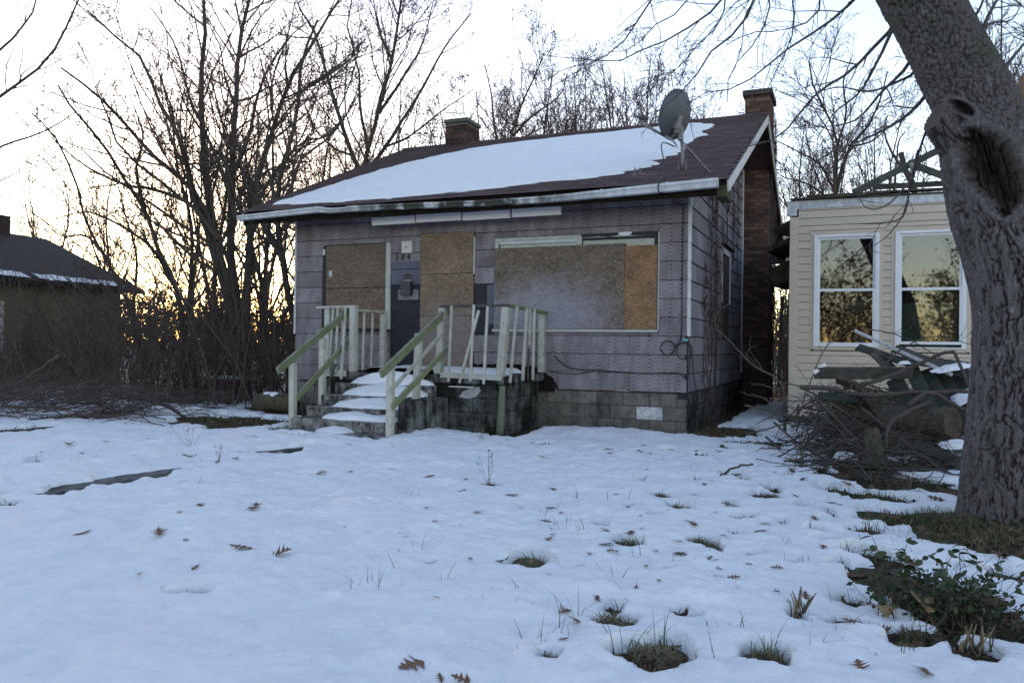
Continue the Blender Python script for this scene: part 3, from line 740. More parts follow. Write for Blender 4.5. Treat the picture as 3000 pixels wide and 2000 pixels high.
# --- foundation of concrete blocks
found = obj('foundation', *merge([(box_v(XL + .04, XR - .05, 0.04, 0.25, -0.3, 0.585), [_BF]), (box_v(-0.2, XR - 0.05, 0.2, DEPTH, -0.3, 0.585), [_BF])]), MORTAR, house)
bl_me = {}
def block(x0, x1, y0, y1, z0, z1, mat, parent, c=0.006):
    key = (round(x1 - x0, 3), round(y1 - y0, 3), round(z1 - z0, 3), mat.name)
    if key not in bl_me:
        V, P = cham_v((x1 - x0) / 2, (y1 - y0) / 2, (z1 - z0) / 2, c); bl_me[key] = mesh_data('block', V, P, mat)
    return put('block', bl_me[key], parent, Matrix.Translation(((x0 + x1) / 2 , (y0 + y1) / 2 + random.uniform(-.004, .004), (z0 + z1) / 2)))
for k in range(3):
    z0 = -0.015 + k * 0.2
    x = XL - (0.2 if k % 2 else 0)
    n = 0
    while x < XR - 0.03:
        a, b = max(x + 0.005, XL), min(x + 0.395, XR - 0.03)
        if b - a > 0.05:
            if k == 1 and -0.86 < a < -0.5: block(a, b, 0.022, 0.2, z0, z0 + 0.19, BLOCKWHITE, found)
            elif k == 2 and -2.1 < a < -1.75: block(a, b, 0.022, 0.2, z0, z0 + 0.19, BLOCKWHITE, found)
            elif a > -2.2 or a < -5.0: block(a, b, 0.022, 0.2, z0, z0 + 0.19, BLOCK, found)
        x += 0.4
    y = 0.0 - (0.2 if k % 2 else 0)
    while y < 6.2:
        a, b = max(y + 0.005, 0.205), min(y + 0.395, 6.2)
        if b - a > 0.05: block(XR - 0.16, XR - 0.02, a, b, z0, z0 + 0.19, BLOCKDARK, found)
        y += 0.4

# --- boarded openings
def rect_board(name, x0, x1, z0, z1, y0, y1, mat, parent=house, tilt=0.0):
    V, P = cham_v((x1 - x0) / 2, (y1 - y0) / 2, (z1 - z0) / 2, 0.0015)
    me = mesh_data(name, V, P, mat)
    return put(name, me, parent, Matrix.Translation(((x0 + x1) / 2, (y0 + y1) / 2, (z0 + z1) / 2)) @ Matrix.Rotation(tilt, 4, 'Y'))
b1 = rect_board('window_board', -6.262, -5.045, 2.215, 2.955, -0.036, -0.022, OSB_A, tilt=-0.003)
rect_board('window_board', -6.262, -5.045, 1.515, 2.205, -0.034, -0.020, OSB_A)
box('window_frame', -6.345, -6.27, -0.03, 0.02, 1.50, 2.93, BLACKTRIM, house, 0.004)
box('window_frame', -6.34, -6.29, -0.034, -0.03, 2.80, 2.90, TRIM, house)
box('window_frame', -5.04, -4.955, -0.045, 0.01, 1.50, 2.965, TRIM_GREEN, house, 0.005)
box('window_sill', -6.36, -4.95, -0.05, 0.01, 1.46, 1.502, BLACKTRIM, house, 0.004)
box('paper_notice', -6.20, -6.14, -0.0385, -0.0365, 2.42, 2.52, TRIM, house)
rect_board('door_board', -4.372, -3.392, 2.418, 3.082, -0.040, -0.025, OSB_B, tilt=-0.004)
rect_board('door_board', -4.372, -3.392, 1.735, 2.410, -0.036, -0.021, OSB_B, tilt=-0.002)
rect_board('door_board', -4.372, -3.392, 0.905, 1.727, -0.038, -0.023, OSB_B, tilt=0.002)
box('door_frame', -3.392, -3.378, -0.045, 0.0, 2.40, 3.0, TRIM, house)
box('door_frame', -4.385, -4.374, -0.03, 0.0, 2.7, 3.0, BLACKTRIM, house)
box('threshold', -4.40, -3.36, -0.10, 0.0, 0.842, 0.872, TRIM, house, 0.004)
rect_board('window_board', -3.018, -0.902, 1.517, 2.795, -0.040, -0.026, OSB_C, tilt=-0.0015)
rect_board('window_board', -0.898, -0.412, 1.517, 2.755, -0.043, -0.028, OSB_D)
pw = box('picture_window', -3.03, -0.395, -0.022, -0.004, 2.90, 2.955, TRIM_GREEN, house, 0.004)
box('window_frame', -3.03, -2.965, -0.0215, -0.003, 1.52, 2.90, TRIM_GREEN, pw)
box('window_frame', -1.66, -1.58, -0.0235, -0.003, 1.52, 2.90, TRIM_GREEN, pw)
box('window_frame', -0.462, -0.395, -0.0215, -0.003, 1.52, 2.90, BLACKTRIM, pw)
box('sash', -2.965, -1.66, -0.010, 0.03, 2.855, 2.90, TRIM, pw, 0.004)
box('sash', -1.58, -0.462, -0.012, 0.03, 2.865, 2.90, BLACKTRIM, pw, 0.004)
r_ = np.random.default_rng(8)
ngon_slab('burnt_paint', [(-1.60, 2.958), (-1.57, 2.905), (-1.3, 2.915), (-1.15, 2.90), (-1.02, 2.925), (-0.98, 2.958)], -0.028, -0.0225, BLACKTRIM, pw)
ngon_slab('burnt_paint', [(-0.85, 2.96), (-0.80, 2.91), (-0.6, 2.902), (-0.39, 2.90), (-0.39, 2.96)], -0.028, -0.0225, BLACKTRIM, pw)
ngon_slab('peeled_strip', [(-1.01, 2.962), (-0.985, 2.925), (-0.93, 2.905), (-0.86, 2.91), (-0.80, 2.94), (-0.79, 2.962)], -0.036, -0.030, PVC, pw)
box('pane', -2.96, -1.66, 0.012, 0.016, 1.56, 2.86, GLASS, pw)
box('pane', -1.58, -0.465, 0.012, 0.016, 1.56, 2.87, GLASS, pw)
box('blind', -2.9, -1.7, 0.05, 0.06, 2.3, 2.83, PANELWHITE, pw)
box('curtain', -1.5, -0.5, 0.06, 0.07, 2.3, 2.86, simple('curtain_brown', (0.07, 0.045, 0.03), (0.14, 0.095, 0.06), 12, 0.9), pw)
box('window_sill', -3.05, -0.40, -0.055, 0.0, 1.472, 1.512, TRIM_GREEN, house, 0.004)
box('window_trim', -0.402, -0.385, -0.03, 0.0, 1.50, 2.95, TRIM_GREEN, house)
# blank sign boards under the eave
for (a, b, dz) in ((1089, 1215, 0.0), (1218.5, 1350, .006), (1354.6, 1493, -.002), (1499, 1642, .004)):
    a, b = front_at(a, 640, -.34)[0], front_at(b, 628, -.34)[0]
    V, P = cham_v((b - a) / 2, 0.03, 0.064, 0.004)
    put('sign_board', mesh_data('sign_board', V, P, PANELWHITE), house, Matrix.Translation(((a + b) / 2, -0.31, 3.285 + dz)) @ Matrix.Rotation(.12, 4, 'X'))
for x_ in (-5.0, -4.1, -3.25, -2.3): beam('sign_hanger', (x_, -.29, 3.34), (x_, -.25, 3.58), .02, .02, BLACKTRIM, house)
# house number and wall plate
NUM = simple('number_dark', (0.03, 0.022, 0.02), (0.05, 0.036, 0.03), 9, 0.5, 0.1)
def text(name, s, x, y, z, size, mat, parent, rotx=math.pi / 2, ext=0.003):
    cu = bpy.data.curves.new(name, 'FONT'); cu.body = s; cu.size = size; cu.extrude = ext; cu.align_x = 'CENTER'; cu.offset = 0.0015
    t = bpy.data.objects.new('tmp', cu); COL.objects.link(t); bpy.context.view_layer.update()
    me = bpy.data.meshes.new_from_object(t.evaluated_get(bpy.context.evaluated_depsgraph_get()))
    bpy.data.objects.remove(t); me.name = name; me.materials.clear(); me.materials.append(mat)
    return put(name, me, parent, Matrix.Translation((x, y, z)) @ Matrix.Rotation(rotx, 4, 'X'))
for s_, x_, dz in (('3', -4.838, .006), ('8', -4.722, -.002), ('4', -4.612, -.004)):
    text('house_number', s_, x_, -0.021, 2.662 + dz, 0.155, NUM, house)
tube('nail_hole', [(-4.505, -0.015, 2.70), (-4.505, -0.02, 2.70)], 0.008, 0.008, NUM, house, 8, 2)
lb = box('wall_plate', -4.735, -4.535, -0.055, -0.012, 2.775, 2.978, CREAM, house, 0.008)
tube('socket', [(-4.64, -0.053, 2.872), (-4.64, -0.063, 2.872)], 0.014, 0.012, BLACK, lb, 10, 2)

# --- roof
SL = math.hypot(RY - EY, RZ - EZ); ang = math.atan(SLOPE)
def roof_pt(x, s, n=0.0):
    """s metres up the front slope from the eave, n above it"""
    return np.array([x, EY + s * math.cos(ang) - n * math.sin(ang), EZ + s * math.sin(ang) + n * math.cos(ang)])
def slab(name, y0, z0, y1, z1, t, x0, x1, mat, parent):
    d = np.array([y1 - y0, z1 - z0]); d /= np.linalg.norm(d); nn = np.array([-d[1], d[0]]); nn = nn if nn[1] > 0 else -nn
    p = [(y0, z0), (y1, z1), (y1 - nn[0] * t, z1 - nn[1] * t), (y0 - nn[0] * t, z0 - nn[1] * t)]
    return obj(name, *prism(p, 0, x0, x1), mat, parent)
roof = slab('roof', EY + .02, EZ - 0.012, RY, RZ - 0.012, 0.05, RX0 + .01, RX1 - .01, ROT, house)
slab('roof_rear', 2 * RY - EY, EZ, RY + 0.002, RZ, 0.06, RX0, RX1, ROOF, house)
tab_me = mesh_data('roof_shingle', *(lambda t: (t[0], t[1]))(cham_v(0.149, 0.095, 0.0055, 0.0012)), ROOF)
tabV, tabP = cham_v(0.149, 0.095, 0.0055, 0.0012)
expo = 0.127; nrow = int(SL / expo) + 1
SNOWPOLY = np.array([(-7.3, -0.28), (-6.6, -0.40), (-5.69, -0.43), (-4.52, -0.42), (-2.93, -0.27), (-2.37, -0.10), (-1.28, -0.02), (-0.86, 0.26), (-0.55, 0.73), (-0.80, 0.92), (-0.45, 1.31), (-0.42, 1.96), (-0.29, 2.64), (-0.33, 3.9), (-0.66, 4.30),
                     (-1.89, 4.22), (-3.6, 4.18), (-4.65, 4.0), (-5.35, 3.75), (-6.03, 3.05), (-6.5, 2.34), (-6.82, 1.49), (-7.02, 0.61)])
def poly_sd(x, y, P):
    d = np.full(x.shape, 99.); ins = np.zeros(x.shape, bool); n = len(P)
    for i in range(n):
        a, b = P[i], P[(i + 1) % n]; ab = b - a
        t = np.clip(((x - a[0]) * ab[0] + (y - a[1]) * ab[1]) / (ab @ ab), 0, 1)
        d = np.minimum(d, np.hypot(x - a[0] - t * ab[0], y - a[1] - t * ab[1]))
        c = ((a[1] > y) != (b[1] > y)) & (x < (b[0] - a[0]) * (y - a[1]) / (b[1] - a[1] + 1e-12) + a[0])
        ins ^= c
    return np.where(ins, d, -d)
tabs = []
for r in range(nrow):
    s = r * expo
    x = RX0 + 0.15 - (0.15 if r % 2 else 0.0) + random.uniform(-.01, .01)
    while x < RX1 + 0.1:
        x0, x1 = max(x - .15, RX0 - 0.01), min(x + .15, RX1 + 0.015)
        if x1 - x0 > 0.04 and s < SL - .02:
            tabs.append(((x0 + x1) / 2, s, (x1 - x0) / 0.30))
        x += 0.305
tx = np.array([t[0] for t in tabs]); tyy = np.array([roof_pt(t[0], t[1])[1] for t in tabs])
sd_ = poly_sd(tx, tyy, SNOWPOLY)
dist = np.hypot(tx - CAM[0], tyy - CAM[1])
order = np.argsort(np.where(sd_ < 0.12, dist, 1e3 + dist))
single = set(order[:290].tolist()); rest = []
for i, (x, s, wsc) in enumerate(tabs):
    top = min(s + 0.19, SL)
    c = roof_pt(x, s + 0.078, 0.009 + random.uniform(0, .003))
    M = Matrix.Translation(Vector(c)) @ Matrix.Rotation(ang - 0.06 + random.uniform(-.008, .010) , 4, 'X') @ Matrix.Rotation(random.uniform(-.006, .006), 4, 'Z') @ Matrix.Diagonal((wsc * 0.995, 1, 1, 1))
    if i in single: put('roof_shingle', tab_me, roof, M)
    else:
        A = np.array(M); rest.append((tabV @ A[:3, :3].T + A[:3, 3], tabP))
rs = obj('roof_shingles', *merge(rest), ROOF, roof); kind(rs, 'stuff')
tube('ridge_cap', [(RX0 - .01, RY, RZ + .004), (-3, RY, RZ + .0), (RX1 + .01, RY, RZ + .004)], 0.045, 0.045, ROOF, roof, 6, 10)
# rake boards, soffit, fascia, rafter tails
for (x0, x1, m_) in ((RX1 - 0.012, RX1 + 0.014, TRIM), (RX0 - 0.014, RX0 + 0.012, TRIM)):
    slab('rake_board', EY + .03, EZ - 0.008, RY, RZ - 0.008, 0.15, x0, x1, m_, house)
slab('rake_board', 2 * RY - EY, EZ - 0.008, RY, RZ - 0.008, 0.15, RX1 - 0.012, RX1 + 0.014, TRIM_GREEN, house)
box('fascia', RX0 + .02, RX1 - .05, EY + 0.035, EY + 0.06, EZ - 0.20, EZ - 0.03, ROT, house)
slab('soffit', EY + .06, EZ - 0.10, 0.0, zroof(0) - 0.12, 0.02, RX0 + .02, RX1 - .02, ROT, house)
box('eave_end', RX1 - .14, RX1 - .015, EY + .03, -0.1, EZ - 0.22, EZ - 0.07, simple('mossy_rot', (0.02, 0.024, 0.012), (0.07, 0.075, 0.035), 12, 0.9, 0.4), house)
for i in range(10):
    x = -7.0 + i * 0.78
    slab('rafter_tail', EY + .06, EZ - 0.06, 0.1, zroof(.1) - 0.06, 0.12, x, x + .045, ROT, house)
# gutter: sagging, in three lengths
def gut_z(x):
    xs = [-7.62, -5.95, -5.7, -5.0, -2.9, -1.9, -0.6, 0.55]; zs = [3.365, 3.42, 3.398, 3.395, 3.352, 3.345, 3.375, 3.405]
    return float(np.interp(x, xs, zs)) + gut_h(x)
def gut_h(x): return float(np.interp(x, [-7.6, -5.9, -2.9, -1.5, -0.5, 0.55], [.082, .088, .080, .092, .112, .12]))
PROF = np.array([(0.0, 0.0), (-0.10, -0.005), (-0.125, -0.035), (-0.112, -0.06), (-0.085, -0.095), (-0.01, -0.098), (0.006, -0.098), (0.006, 0.004)])
def gutter_len(x0, x1, n):
    V = []; xs = np.linspace(x0, x1, n)
    prof = np.array([(-0.122, 0.0), (-0.130, -0.004), (-0.130, -0.030), (-0.112, -0.050), (-0.098, -0.098), (-0.0, -0.100), (0.0, 0.01), (-0.004, 0.01), (-0.004, -0.094), (-0.094, -0.094), (-0.108, -0.048), (-0.124, -0.028), (-0.122, -0.008)])
    for x in xs:
        wob = 0.004 * math.sin(x * 9) * (1 if -6 < x < -1 else 0.2)
        tw = 0.02 if -5.8 < x < -5.3 else 0
        for (y, z) in prof: V.append((x, EY - 0.0 + y + wob, gut_z(x) + z * gut_h(x) / .1 + wob * .6 - tw * (y < -0.1)))
    m = len(prof); Q = []
    for i in range(n - 1):
        for j in range(m):
            a = i * m + j; b = i * m + (j + 1) % m; Q.append((a, b, b + m, a + m))
    return obj('gutter', np.array(V), [np.array(Q), np.array([list(range(m))]), np.array([[ (n - 1) * m + j for j in range(m)][::-1]])], GUTTER, house)
g1 = gutter_len(-7.62, -5.93, 10); g2 = gutter_len(-5.925, -1.05, 40); g3 = gutter_len(-1.045, 0.545, 12)
for x in (-6.75, -5.93, -3.9, -1.75, -1.05, -0.12):
    z = gut_z(x)
    box('gutter_strap', x - .016, x + .016, EY - .136, EY - .128, z - 0.055, z + .006, GUTTER, house)
box('gutter_end', 0.545, 0.549, EY - .128, EY, gut_z(.545) - .108, gut_z(.545) + .006, GUTTER, house)
# --- chimneys
br_me = {}
def bricks(parent, x0, x1, y0, y1, z0, z1, faces, mat=None, deep=0.05):
    mat = mat or BRICK
    """running-bond bricks on the -y ('f') and +x ('s') faces"""
    h = 0.075; k = 0; z = z0
    while z + 0.06 < z1:
        for f in faces:
            a0, a1 = (x0, x1) if f == 'f' else (y0, y1)
            u = a0 - (0.107 if k % 2 else 0.0)
            while u < a1 - 0.02:
                b0, b1 = max(u + .005, a0), min(u + 0.209, a1)
                if b1 - b0 > 0.03:
                    w = round(b1 - b0, 3)
                    key = (w, f, mat.name)
                    if key not in br_me:
                        V, P = cham_v(w / 2, deep / 2, 0.0325, 0.003)
                        if f == 's': V = V[:, [1, 0, 2]]
                        br_me[key] = mesh_data('brick', V, P, mat)
                    j = random.uniform(-.003, .003)
                    c = ((b0 + b1) / 2, y0 + deep / 2 - 0.006 + j, z + .0375) if f == 'f' else (x1 - deep / 2 + 0.006 + j, (b0 + b1) / 2, z + .0375)
                    put('brick', br_me[key], parent, Matrix.Translation(c) @ Matrix.Rotation(random.uniform(-.008, .008), 4, 'Y' if f == 'f' else 'X'))
                u += 0.214
        z += h; k += 1
ch1 = box('chimney', -6.40, -5.87, 4.60, 5.25, 5.3, 6.32, MORTAR, house)
bricks(ch1, -6.406, -5.864, 4.594, 5.256, 5.68, 6.27, 'fs')
box('chimney_cap', -6.44, -5.83, 4.56, 5.29, 6.33, 6.42, m_conc('cap_concrete', (0.08, 0.10, 0.085), (0.15, 0.17, 0.145), (0.03, 0.035, 0.03), .5, .7), ch1, 0.01)
CZ = 6.84
ch2 = box('chimney', 0.03, 0.545, 6.306, 7.25, -0.2, CZ, BRICKWALL, house)
bricks(ch2, 0.03, 0.55, 6.30, 7.25, 0.75, CZ - 0.12, 'f', BRICKLIT)
bricks(ch2, 0.03, 0.55, 6.30, 6.31 + 0.9, 5.55, CZ - 0.12, 's', BRICKLIT)
box('chimney_cap', -0.02, 0.60, 6.25, 7.30, CZ - .10, CZ + .02, m_conc('cap_dark', (0.06, 0.055, 0.05), (0.11, 0.10, 0.09), (0.03, 0.03, 0.03), .5, .7), ch2, 0.01)

# --- snow on the roof
rx = np.arange(-7.5, 0.2, 0.035); ryy = np.arange(-0.6, 4.72, 0.035)
RXg, RYg = np.meshgrid(rx, ryy)
course = np.floor((RYg - EY) / (expo * math.cos(ang)))
hashc = (np.sin(course * 12.9898) * 43758.5453) % 1.0
sdm = poly_sd(RXg, RYg, SNOWPOLY)
edge_r = sstep(-2.6, -0.9, RXg)
sdm = sdm + edge_r * (0.17 * (hashc - 0.5) + 0.10 * pn(RXg * 2.2, RYg * 9, 1.0)) + 0.05 * fbm(RXg * 2, RYg * 5, 0, 3)
th = 0.062 * sstep(-0.02, 0.08, sdm) + 0.035 * sstep(0.05, 0.8, sdm) - 0.012 + 0.006 * fbm(RXg * 1.5, RYg * 3, 0, 3)
th = np.where(sdm < -0.02, -0.012, th)
Zr = EZ + (RYg - EY) * SLOPE + 0.012 + th
Fr = grid_faces(len(rx), len(ryy)); kp = (sdm.ravel()[Fr] > -0.05).any(1); Fr = Fr[kp]
us = np.unique(Fr); rm = np.full(RXg.size, -1); rm[us] = np.arange(len(us))
rsn = obj('roof_snow', np.stack([RXg, RYg, Zr], -1).reshape(-1, 3)[us], [rm[Fr]], SNOW, None, True)
kind(tag(rsn, 'smooth sheet of snow covering most of the front roof slope', 'snow'), 'stuff')

# --- satellite dish
bp = np.array([-0.08, 0.075, EZ + (0.075 - EY) * SLOPE + 0.01])
dish = thing('satellite_dish', 'grey satellite dish on a mast near the right end of the roof, seen from behind', 'satellite dish', bp)
mast_top = at(1994, 392, 11.63)
tube('mast', [bp + [0, 0, .02], bp + [-.005, -.003, .3], mast_top], 0.024, 0.022, STEEL, dish, 10, 6)
dc = at(1977.5, 336, 11.60)
view = norm(dc - CAM); hv = norm(np.array([view[0], view[1], 0])); hr = np.array([hv[1], -hv[0], 0])
nd = norm(hv * 0.62 - hr * 0.78 + np.array([0, 0, 0.30]))             # where the dish looks
ux = norm(np.cross(np.array([0, 0, 1.]), nd)); uy = np.cross(nd, ux)
V = []; nr, na = 10, 40
for i in range(nr + 1):
    q = i / nr
    for k in range(na):
        t = 2 * math.pi * k / na
        V.append(dc + ux * 0.335 * q * math.cos(t) + uy * 0.355 * q * math.sin(t) + nd * (0.085 * q * q - 0.085))
V2 = [v - nd * 0.006 for v in V]
Q = [(i * na + k, i * na + (k + 1) % na, (i + 1) * na + (k + 1) % na, (i + 1) * na + k) for i in range(nr) for k in range(na)]
o_ = len(V); Q2 = [tuple(o_ + t for t in q[::-1]) for q in Q]
Q3 = [(nr * na + k, nr * na + (k + 1) % na, o_ + nr * na + (k + 1) % na, o_ + nr * na + k) for k in range(na)]
obj('reflector', np.array(V + V2), [np.array(Q + Q2 + Q3)], METAL, dish, True)
rim = np.array([dc + ux * 0.338 * math.cos(t) + uy * 0.358 * math.sin(t) for t in np.linspace(0, 2 * math.pi, 41)])
Vr, Fr_ = tubes(rim[None], np.full((1, 41), 0.007), 6); obj('rim', Vr, Fr_, METAL, dish, True)
bk = dc - nd * 0.10 - uy * 0.14
beam('back_bracket', bk + uy * .14, bk - uy * .12, 0.10, 0.05, STEEL, dish, .008, up=nd)
beam('back_bracket', bk - uy * .02 + ux * .07, bk - uy * .02 - ux * .07, 0.09, 0.07, STEEL, dish, .008, up=nd)
beam('clamp', mast_top - [0, 0, .10], mast_top + [0.0, 0, .10], 0.075, 0.075, STEEL, dish, .01)
beam('elevation_plate', mast_top + [0, 0, .06], bk, 0.05, 0.03, STEEL, dish, .006)
arm0 = dc - uy * 0.36 - nd * 0.06; arm1 = at(1876, 360, 11.50)
beam('feed_arm', arm0, arm1, 0.028, 0.034, STEEL, dish, .005)
beam('feed_arm_root', bk - uy * .1, arm0 + nd * .03, 0.05, 0.03, STEEL, dish, .005)
lnb = arm1 + np.array([0, 0, .05])
beam('lnb_bracket', arm1 - [0, 0, .02], lnb + [0, 0, .06], 0.05, 0.045, STEEL, dish, .01)
for d_ in (-0.045, 0.045):
    p_ = lnb + ux * d_ + [0, 0, .03]
    V, F = tubes(np.array([[p_ + nd * .05, p_, p_ - nd * .03, p_ - nd * .075, p_ - nd * .08]]), np.array([[.02, .026, .034, .036, .01]]), 12, True); obj('lnb', V, F, METAL, dish, True)
for q0, q1 in ((mast_top + [0, 0, -.08], np.array([0.40, -0.30, EZ + (-0.30 - EY) * SLOPE + .01])), (mast_top + [0, 0, -.12], bp + [-.02, 1.0, 1.0 * SLOPE])):
    tube('strut', [q0, q1], 0.010, 0.010, STEEL, dish, 6, 3)
beam('foot_plate', bp + [-.16, .02, 0.0], bp + [.16, .02, 0.0], 0.12, 0.012, STEEL, dish, .003, up=(0, -math.sin(ang), math.cos(ang)))
for dx in (-.06, .05): beam('foot_lug', bp + [dx, 0, 0], bp + [dx, 0, .13], 0.05, 0.012, STEEL, dish, .003, up=(1, 0, 0))
fp = np.array([-0.72, 0.0, EZ + (0.0 - EY) * SLOPE + .012])
ob_ = thing('spare_mount', 'small empty metal bracket screwed to the roof left of the dish mast', 'bracket', fp)
beam('foot_plate', fp + [-.10, 0, 0], fp + [.10, 0, 0], 0.10, 0.012, STEEL, ob_, .003, up=(0, -math.sin(ang), math.cos(ang)))
for dx in (-.05, .03): beam('foot_lug', fp + [dx, 0, 0], fp + [dx, 0, .11], 0.05, 0.012, STEEL, ob_, .003, up=(1, 0, 0))
# coaxial cable: dish, over the gutter, down the corner, coils, along the bottom courses
gy = EY - .14
tube('dish_cable', [arm0, arm0 + [.08, -.02, -.12], bp + [-.30, -.05, .42], bp + [-.25, -.12, .1], (-0.24, EY + .02, EZ + .03), (-0.235, gy, gut_z(-.24) + .01), (-0.235, gy - .008, gut_z(-.24) - .12), (-0.20, EY + .05, 3.38), (-0.06, -0.06, 3.30), (-0.045, -0.034, 3.1), (-0.05, -0.034, 2.2), (-0.045, -0.034, 1.6), (-0.06, -0.03, 1.38)], 0.009, 0.009, BLACK, dish, 6, 90)
cab = thing('coaxial_cable', 'black coiled cable with a small blue connector at the right corner of the house', 'cable', (-0.05, -0.03, 0.9))
def coil(c, r, n=1.6):
    t = np.linspace(0, n * 2 * math.pi, 40); return [(c[0] + r * math.cos(a), c[1] - 0.012 * a / 6, c[2] + r * 1.05 * math.sin(a)) for a in t]
tube('coil', [(-0.06, -.03, 1.38)] + coil((-0.245, -0.035, 1.25), 0.10), 0.008, 0.008, BLACK, cab, 6, 70)
tube('coil', coil((0.0, -0.045, 1.21), 0.115), 0.008, 0.008, BLACK, cab, 6, 60)
box('connector', -0.03, 0.045, -0.055, -0.03, 1.345, 1.385, simple('connector_blue', (0.10, 0.30, 0.32), (0.16, 0.40, 0.42), 5, 0.5), cab, 0.005)
tube('drop', [(0.05, -0.03, 1.37), (0.075, -.02, 1.2), (0.06, 0.0, 0.95), (0.03, -.03, 0.80), (-0.1, -.028, .885), (-0.6, -.026, 0.87), (-1.3, -.024, 0.90), (-1.75, -.024, 0.93), (-2.0, -.024, 1.10)], 0.008, 0.008, BLACK, cab, 6, 60)
tube('drop', [(0.055, -0.03, 1.36), (0.10, 0.03, 1.1), (0.09, .2, .85), (0.09, .55, 0.5), (0.08, .8, 0.1)], 0.007, 0.007, BLACK, cab, 6, 30)
tube('drop', [(-1.35, -.024, 0.885), (-1.7, -.024, 0.835), (-2.05, -.022, .86)], 0.006, 0.006, BLACK, cab, 6, 16)
# mailbox
mb = thing('mailbox', 'black wall mailbox with an open lid between the boarded window and the door', 'mailbox', (-4.62, -0.05, 2.08))
lid = [(-4.715 + .19 * t, 2.305 + 0.10 + 0.035 * math.sin(math.pi * t)) for t in np.linspace(0, 1, 8)]
ngon_slab('back_plate', [(-4.72, 2.10)] + [(-4.72, 2.28)] + lid + [(-4.52, 2.28), (-4.52, 2.10)], -0.022, -0.015, MAILBOX, mb)
V = box_v(-4.715, -4.525, -0.13, -0.022, 2.075, 2.30); V[[4, 5], 1] = -0.10; V[[0, 1], 1] = -0.12
obj('pocket', V, [_BF], MAILBOX, mb)
box('slot_plate', -4.70, -4.54, -0.03, -0.022, 2.305, 2.335, STEEL, mb)
for k_ in range(3): tube('scratch', [(-4.69 + .02 * k_, -0.1215, 2.13 + .012 * k_), (-4.66 + .02 * k_, -0.1225, 2.115 + .02 * k_)], 0.0022, 0.0015, TRIM, mb, 4, 2)
# ---------------------------------------------------------------- porch and steps
PX0, PX1, PY, PZ = -5.13, -2.16, -1.62, 0.832
porch = thing('concrete_porch', 'mildewed concrete porch with snowy steps in front of the boarded door', 'porch', (-3.65, -0.8, 0))
V, P = cham_v((PX1 - PX0) / 2, (-0.02 - PY) / 2, 0.06, 0.012)
obj('slab', V + np.array([(PX0 + PX1) / 2, (PY - 0.02) / 2, PZ - 0.06]), P, m_conc('porch_slab', (0.16, 0.155, 0.145), (0.28, 0.27, 0.255), (0.018, 0.019, 0.016), 0.36, 0.5, 3.0), porch)
core = obj('porch_wall', *merge([(box_v(PX0 + .12, PX1 - .12, PY + .12, -0.05, -0.2, PZ - .121), [_BF])]), ROT, porch)
for k in range(4):
    z0 = -0.085 + k * 0.2
    x = PX0 + .08 - (0.2 if k % 2 else 0)
    while x < PX1 - .08:
        a, b = max(x + .004, PX0 + .08), min(x + .396, PX1 - .08)
        if b - a > 0.06: block(a, b, PY + .08, PY + .2, z0, min(z0 + 0.194, PZ - .122), BLOCKDARK, core)
        x += .4
    y = PY + .2 - (0.2 if k % 2 else 0)
    while y < -0.05:
        a, b = max(y + .004, PY + .205), min(y + .396, -0.05)
        if b - a > 0.06: block(PX1 - .2, PX1 - .08, a, b, z0, min(z0 + .194, PZ - .122), BLOCKDARK, core)
        y += .4
obj('patch_mortar', *prism([(-2.86, .52), (-2.80, .60), (-2.66, .66), (-2.55, .68), (-2.52, .62), (-2.60, .53), (-2.72, .50)], 1, PY + .068, PY + .079), m_conc('new_mortar', (0.26, 0.26, 0.26), (0.36, 0.36, 0.36), (0.1, 0.1, 0.1), .5, .7), porch)
box('loose_batten', -3.0, -2.62, PY + .02, PY + .06, .655, .675, TRIM, porch, .003)
tube('corner_pipe', [(PX1 - .02, PY + .03, .70), (PX1 - .03, PY + .03, .4), (PX1 - .05, PY + .03, .02)], 0.045, 0.06, m_conc('green_render', (0.10, 0.12, 0.09), (0.17, 0.19, 0.14), (0.04, 0.05, 0.03), .5, .7), porch, 8, 8, .004)
STEPZ = (0.085, 0.232, 0.375, 0.52, 0.668); STEPY = (-3.08, -2.75, -2.42, -2.08, -1.75)
SX0, SX1 = -4.82, -3.21
for i, (z, y) in enumerate(zip(STEPZ, STEPY)):
    x1 = SX1 + (0.0, 0.0, .0, 0.0, 0.02)[i]; x0 = SX0 - (0.02 if i == 0 else 0)
    zb = -0.15 if i == 0 else STEPZ[i - 1] - 0.002
    V, P = cham_v((x1 - x0) / 2, (PY + .03 - y) / 2, (z - zb) / 2, 0.014)
    nz = V.copy(); nz[:, 2] += 0.006 * np.sin(V[:, 0] * 5 + i) * (V[:, 2] > 0)
    nz[:, 0] += (0.012 * i * 0)
    obj('step', nz + np.array([(x0 + x1) / 2, (PY + .03 + y) / 2, (z + zb) / 2]), P, STEPCON, porch)
V, P = cham_v(0.10, 0.52, 0.36, 0.02)
obj('cheek_wall', V + np.array([SX1 + .105, -2.11, 0.16]), P, BLOCKDARK, porch)
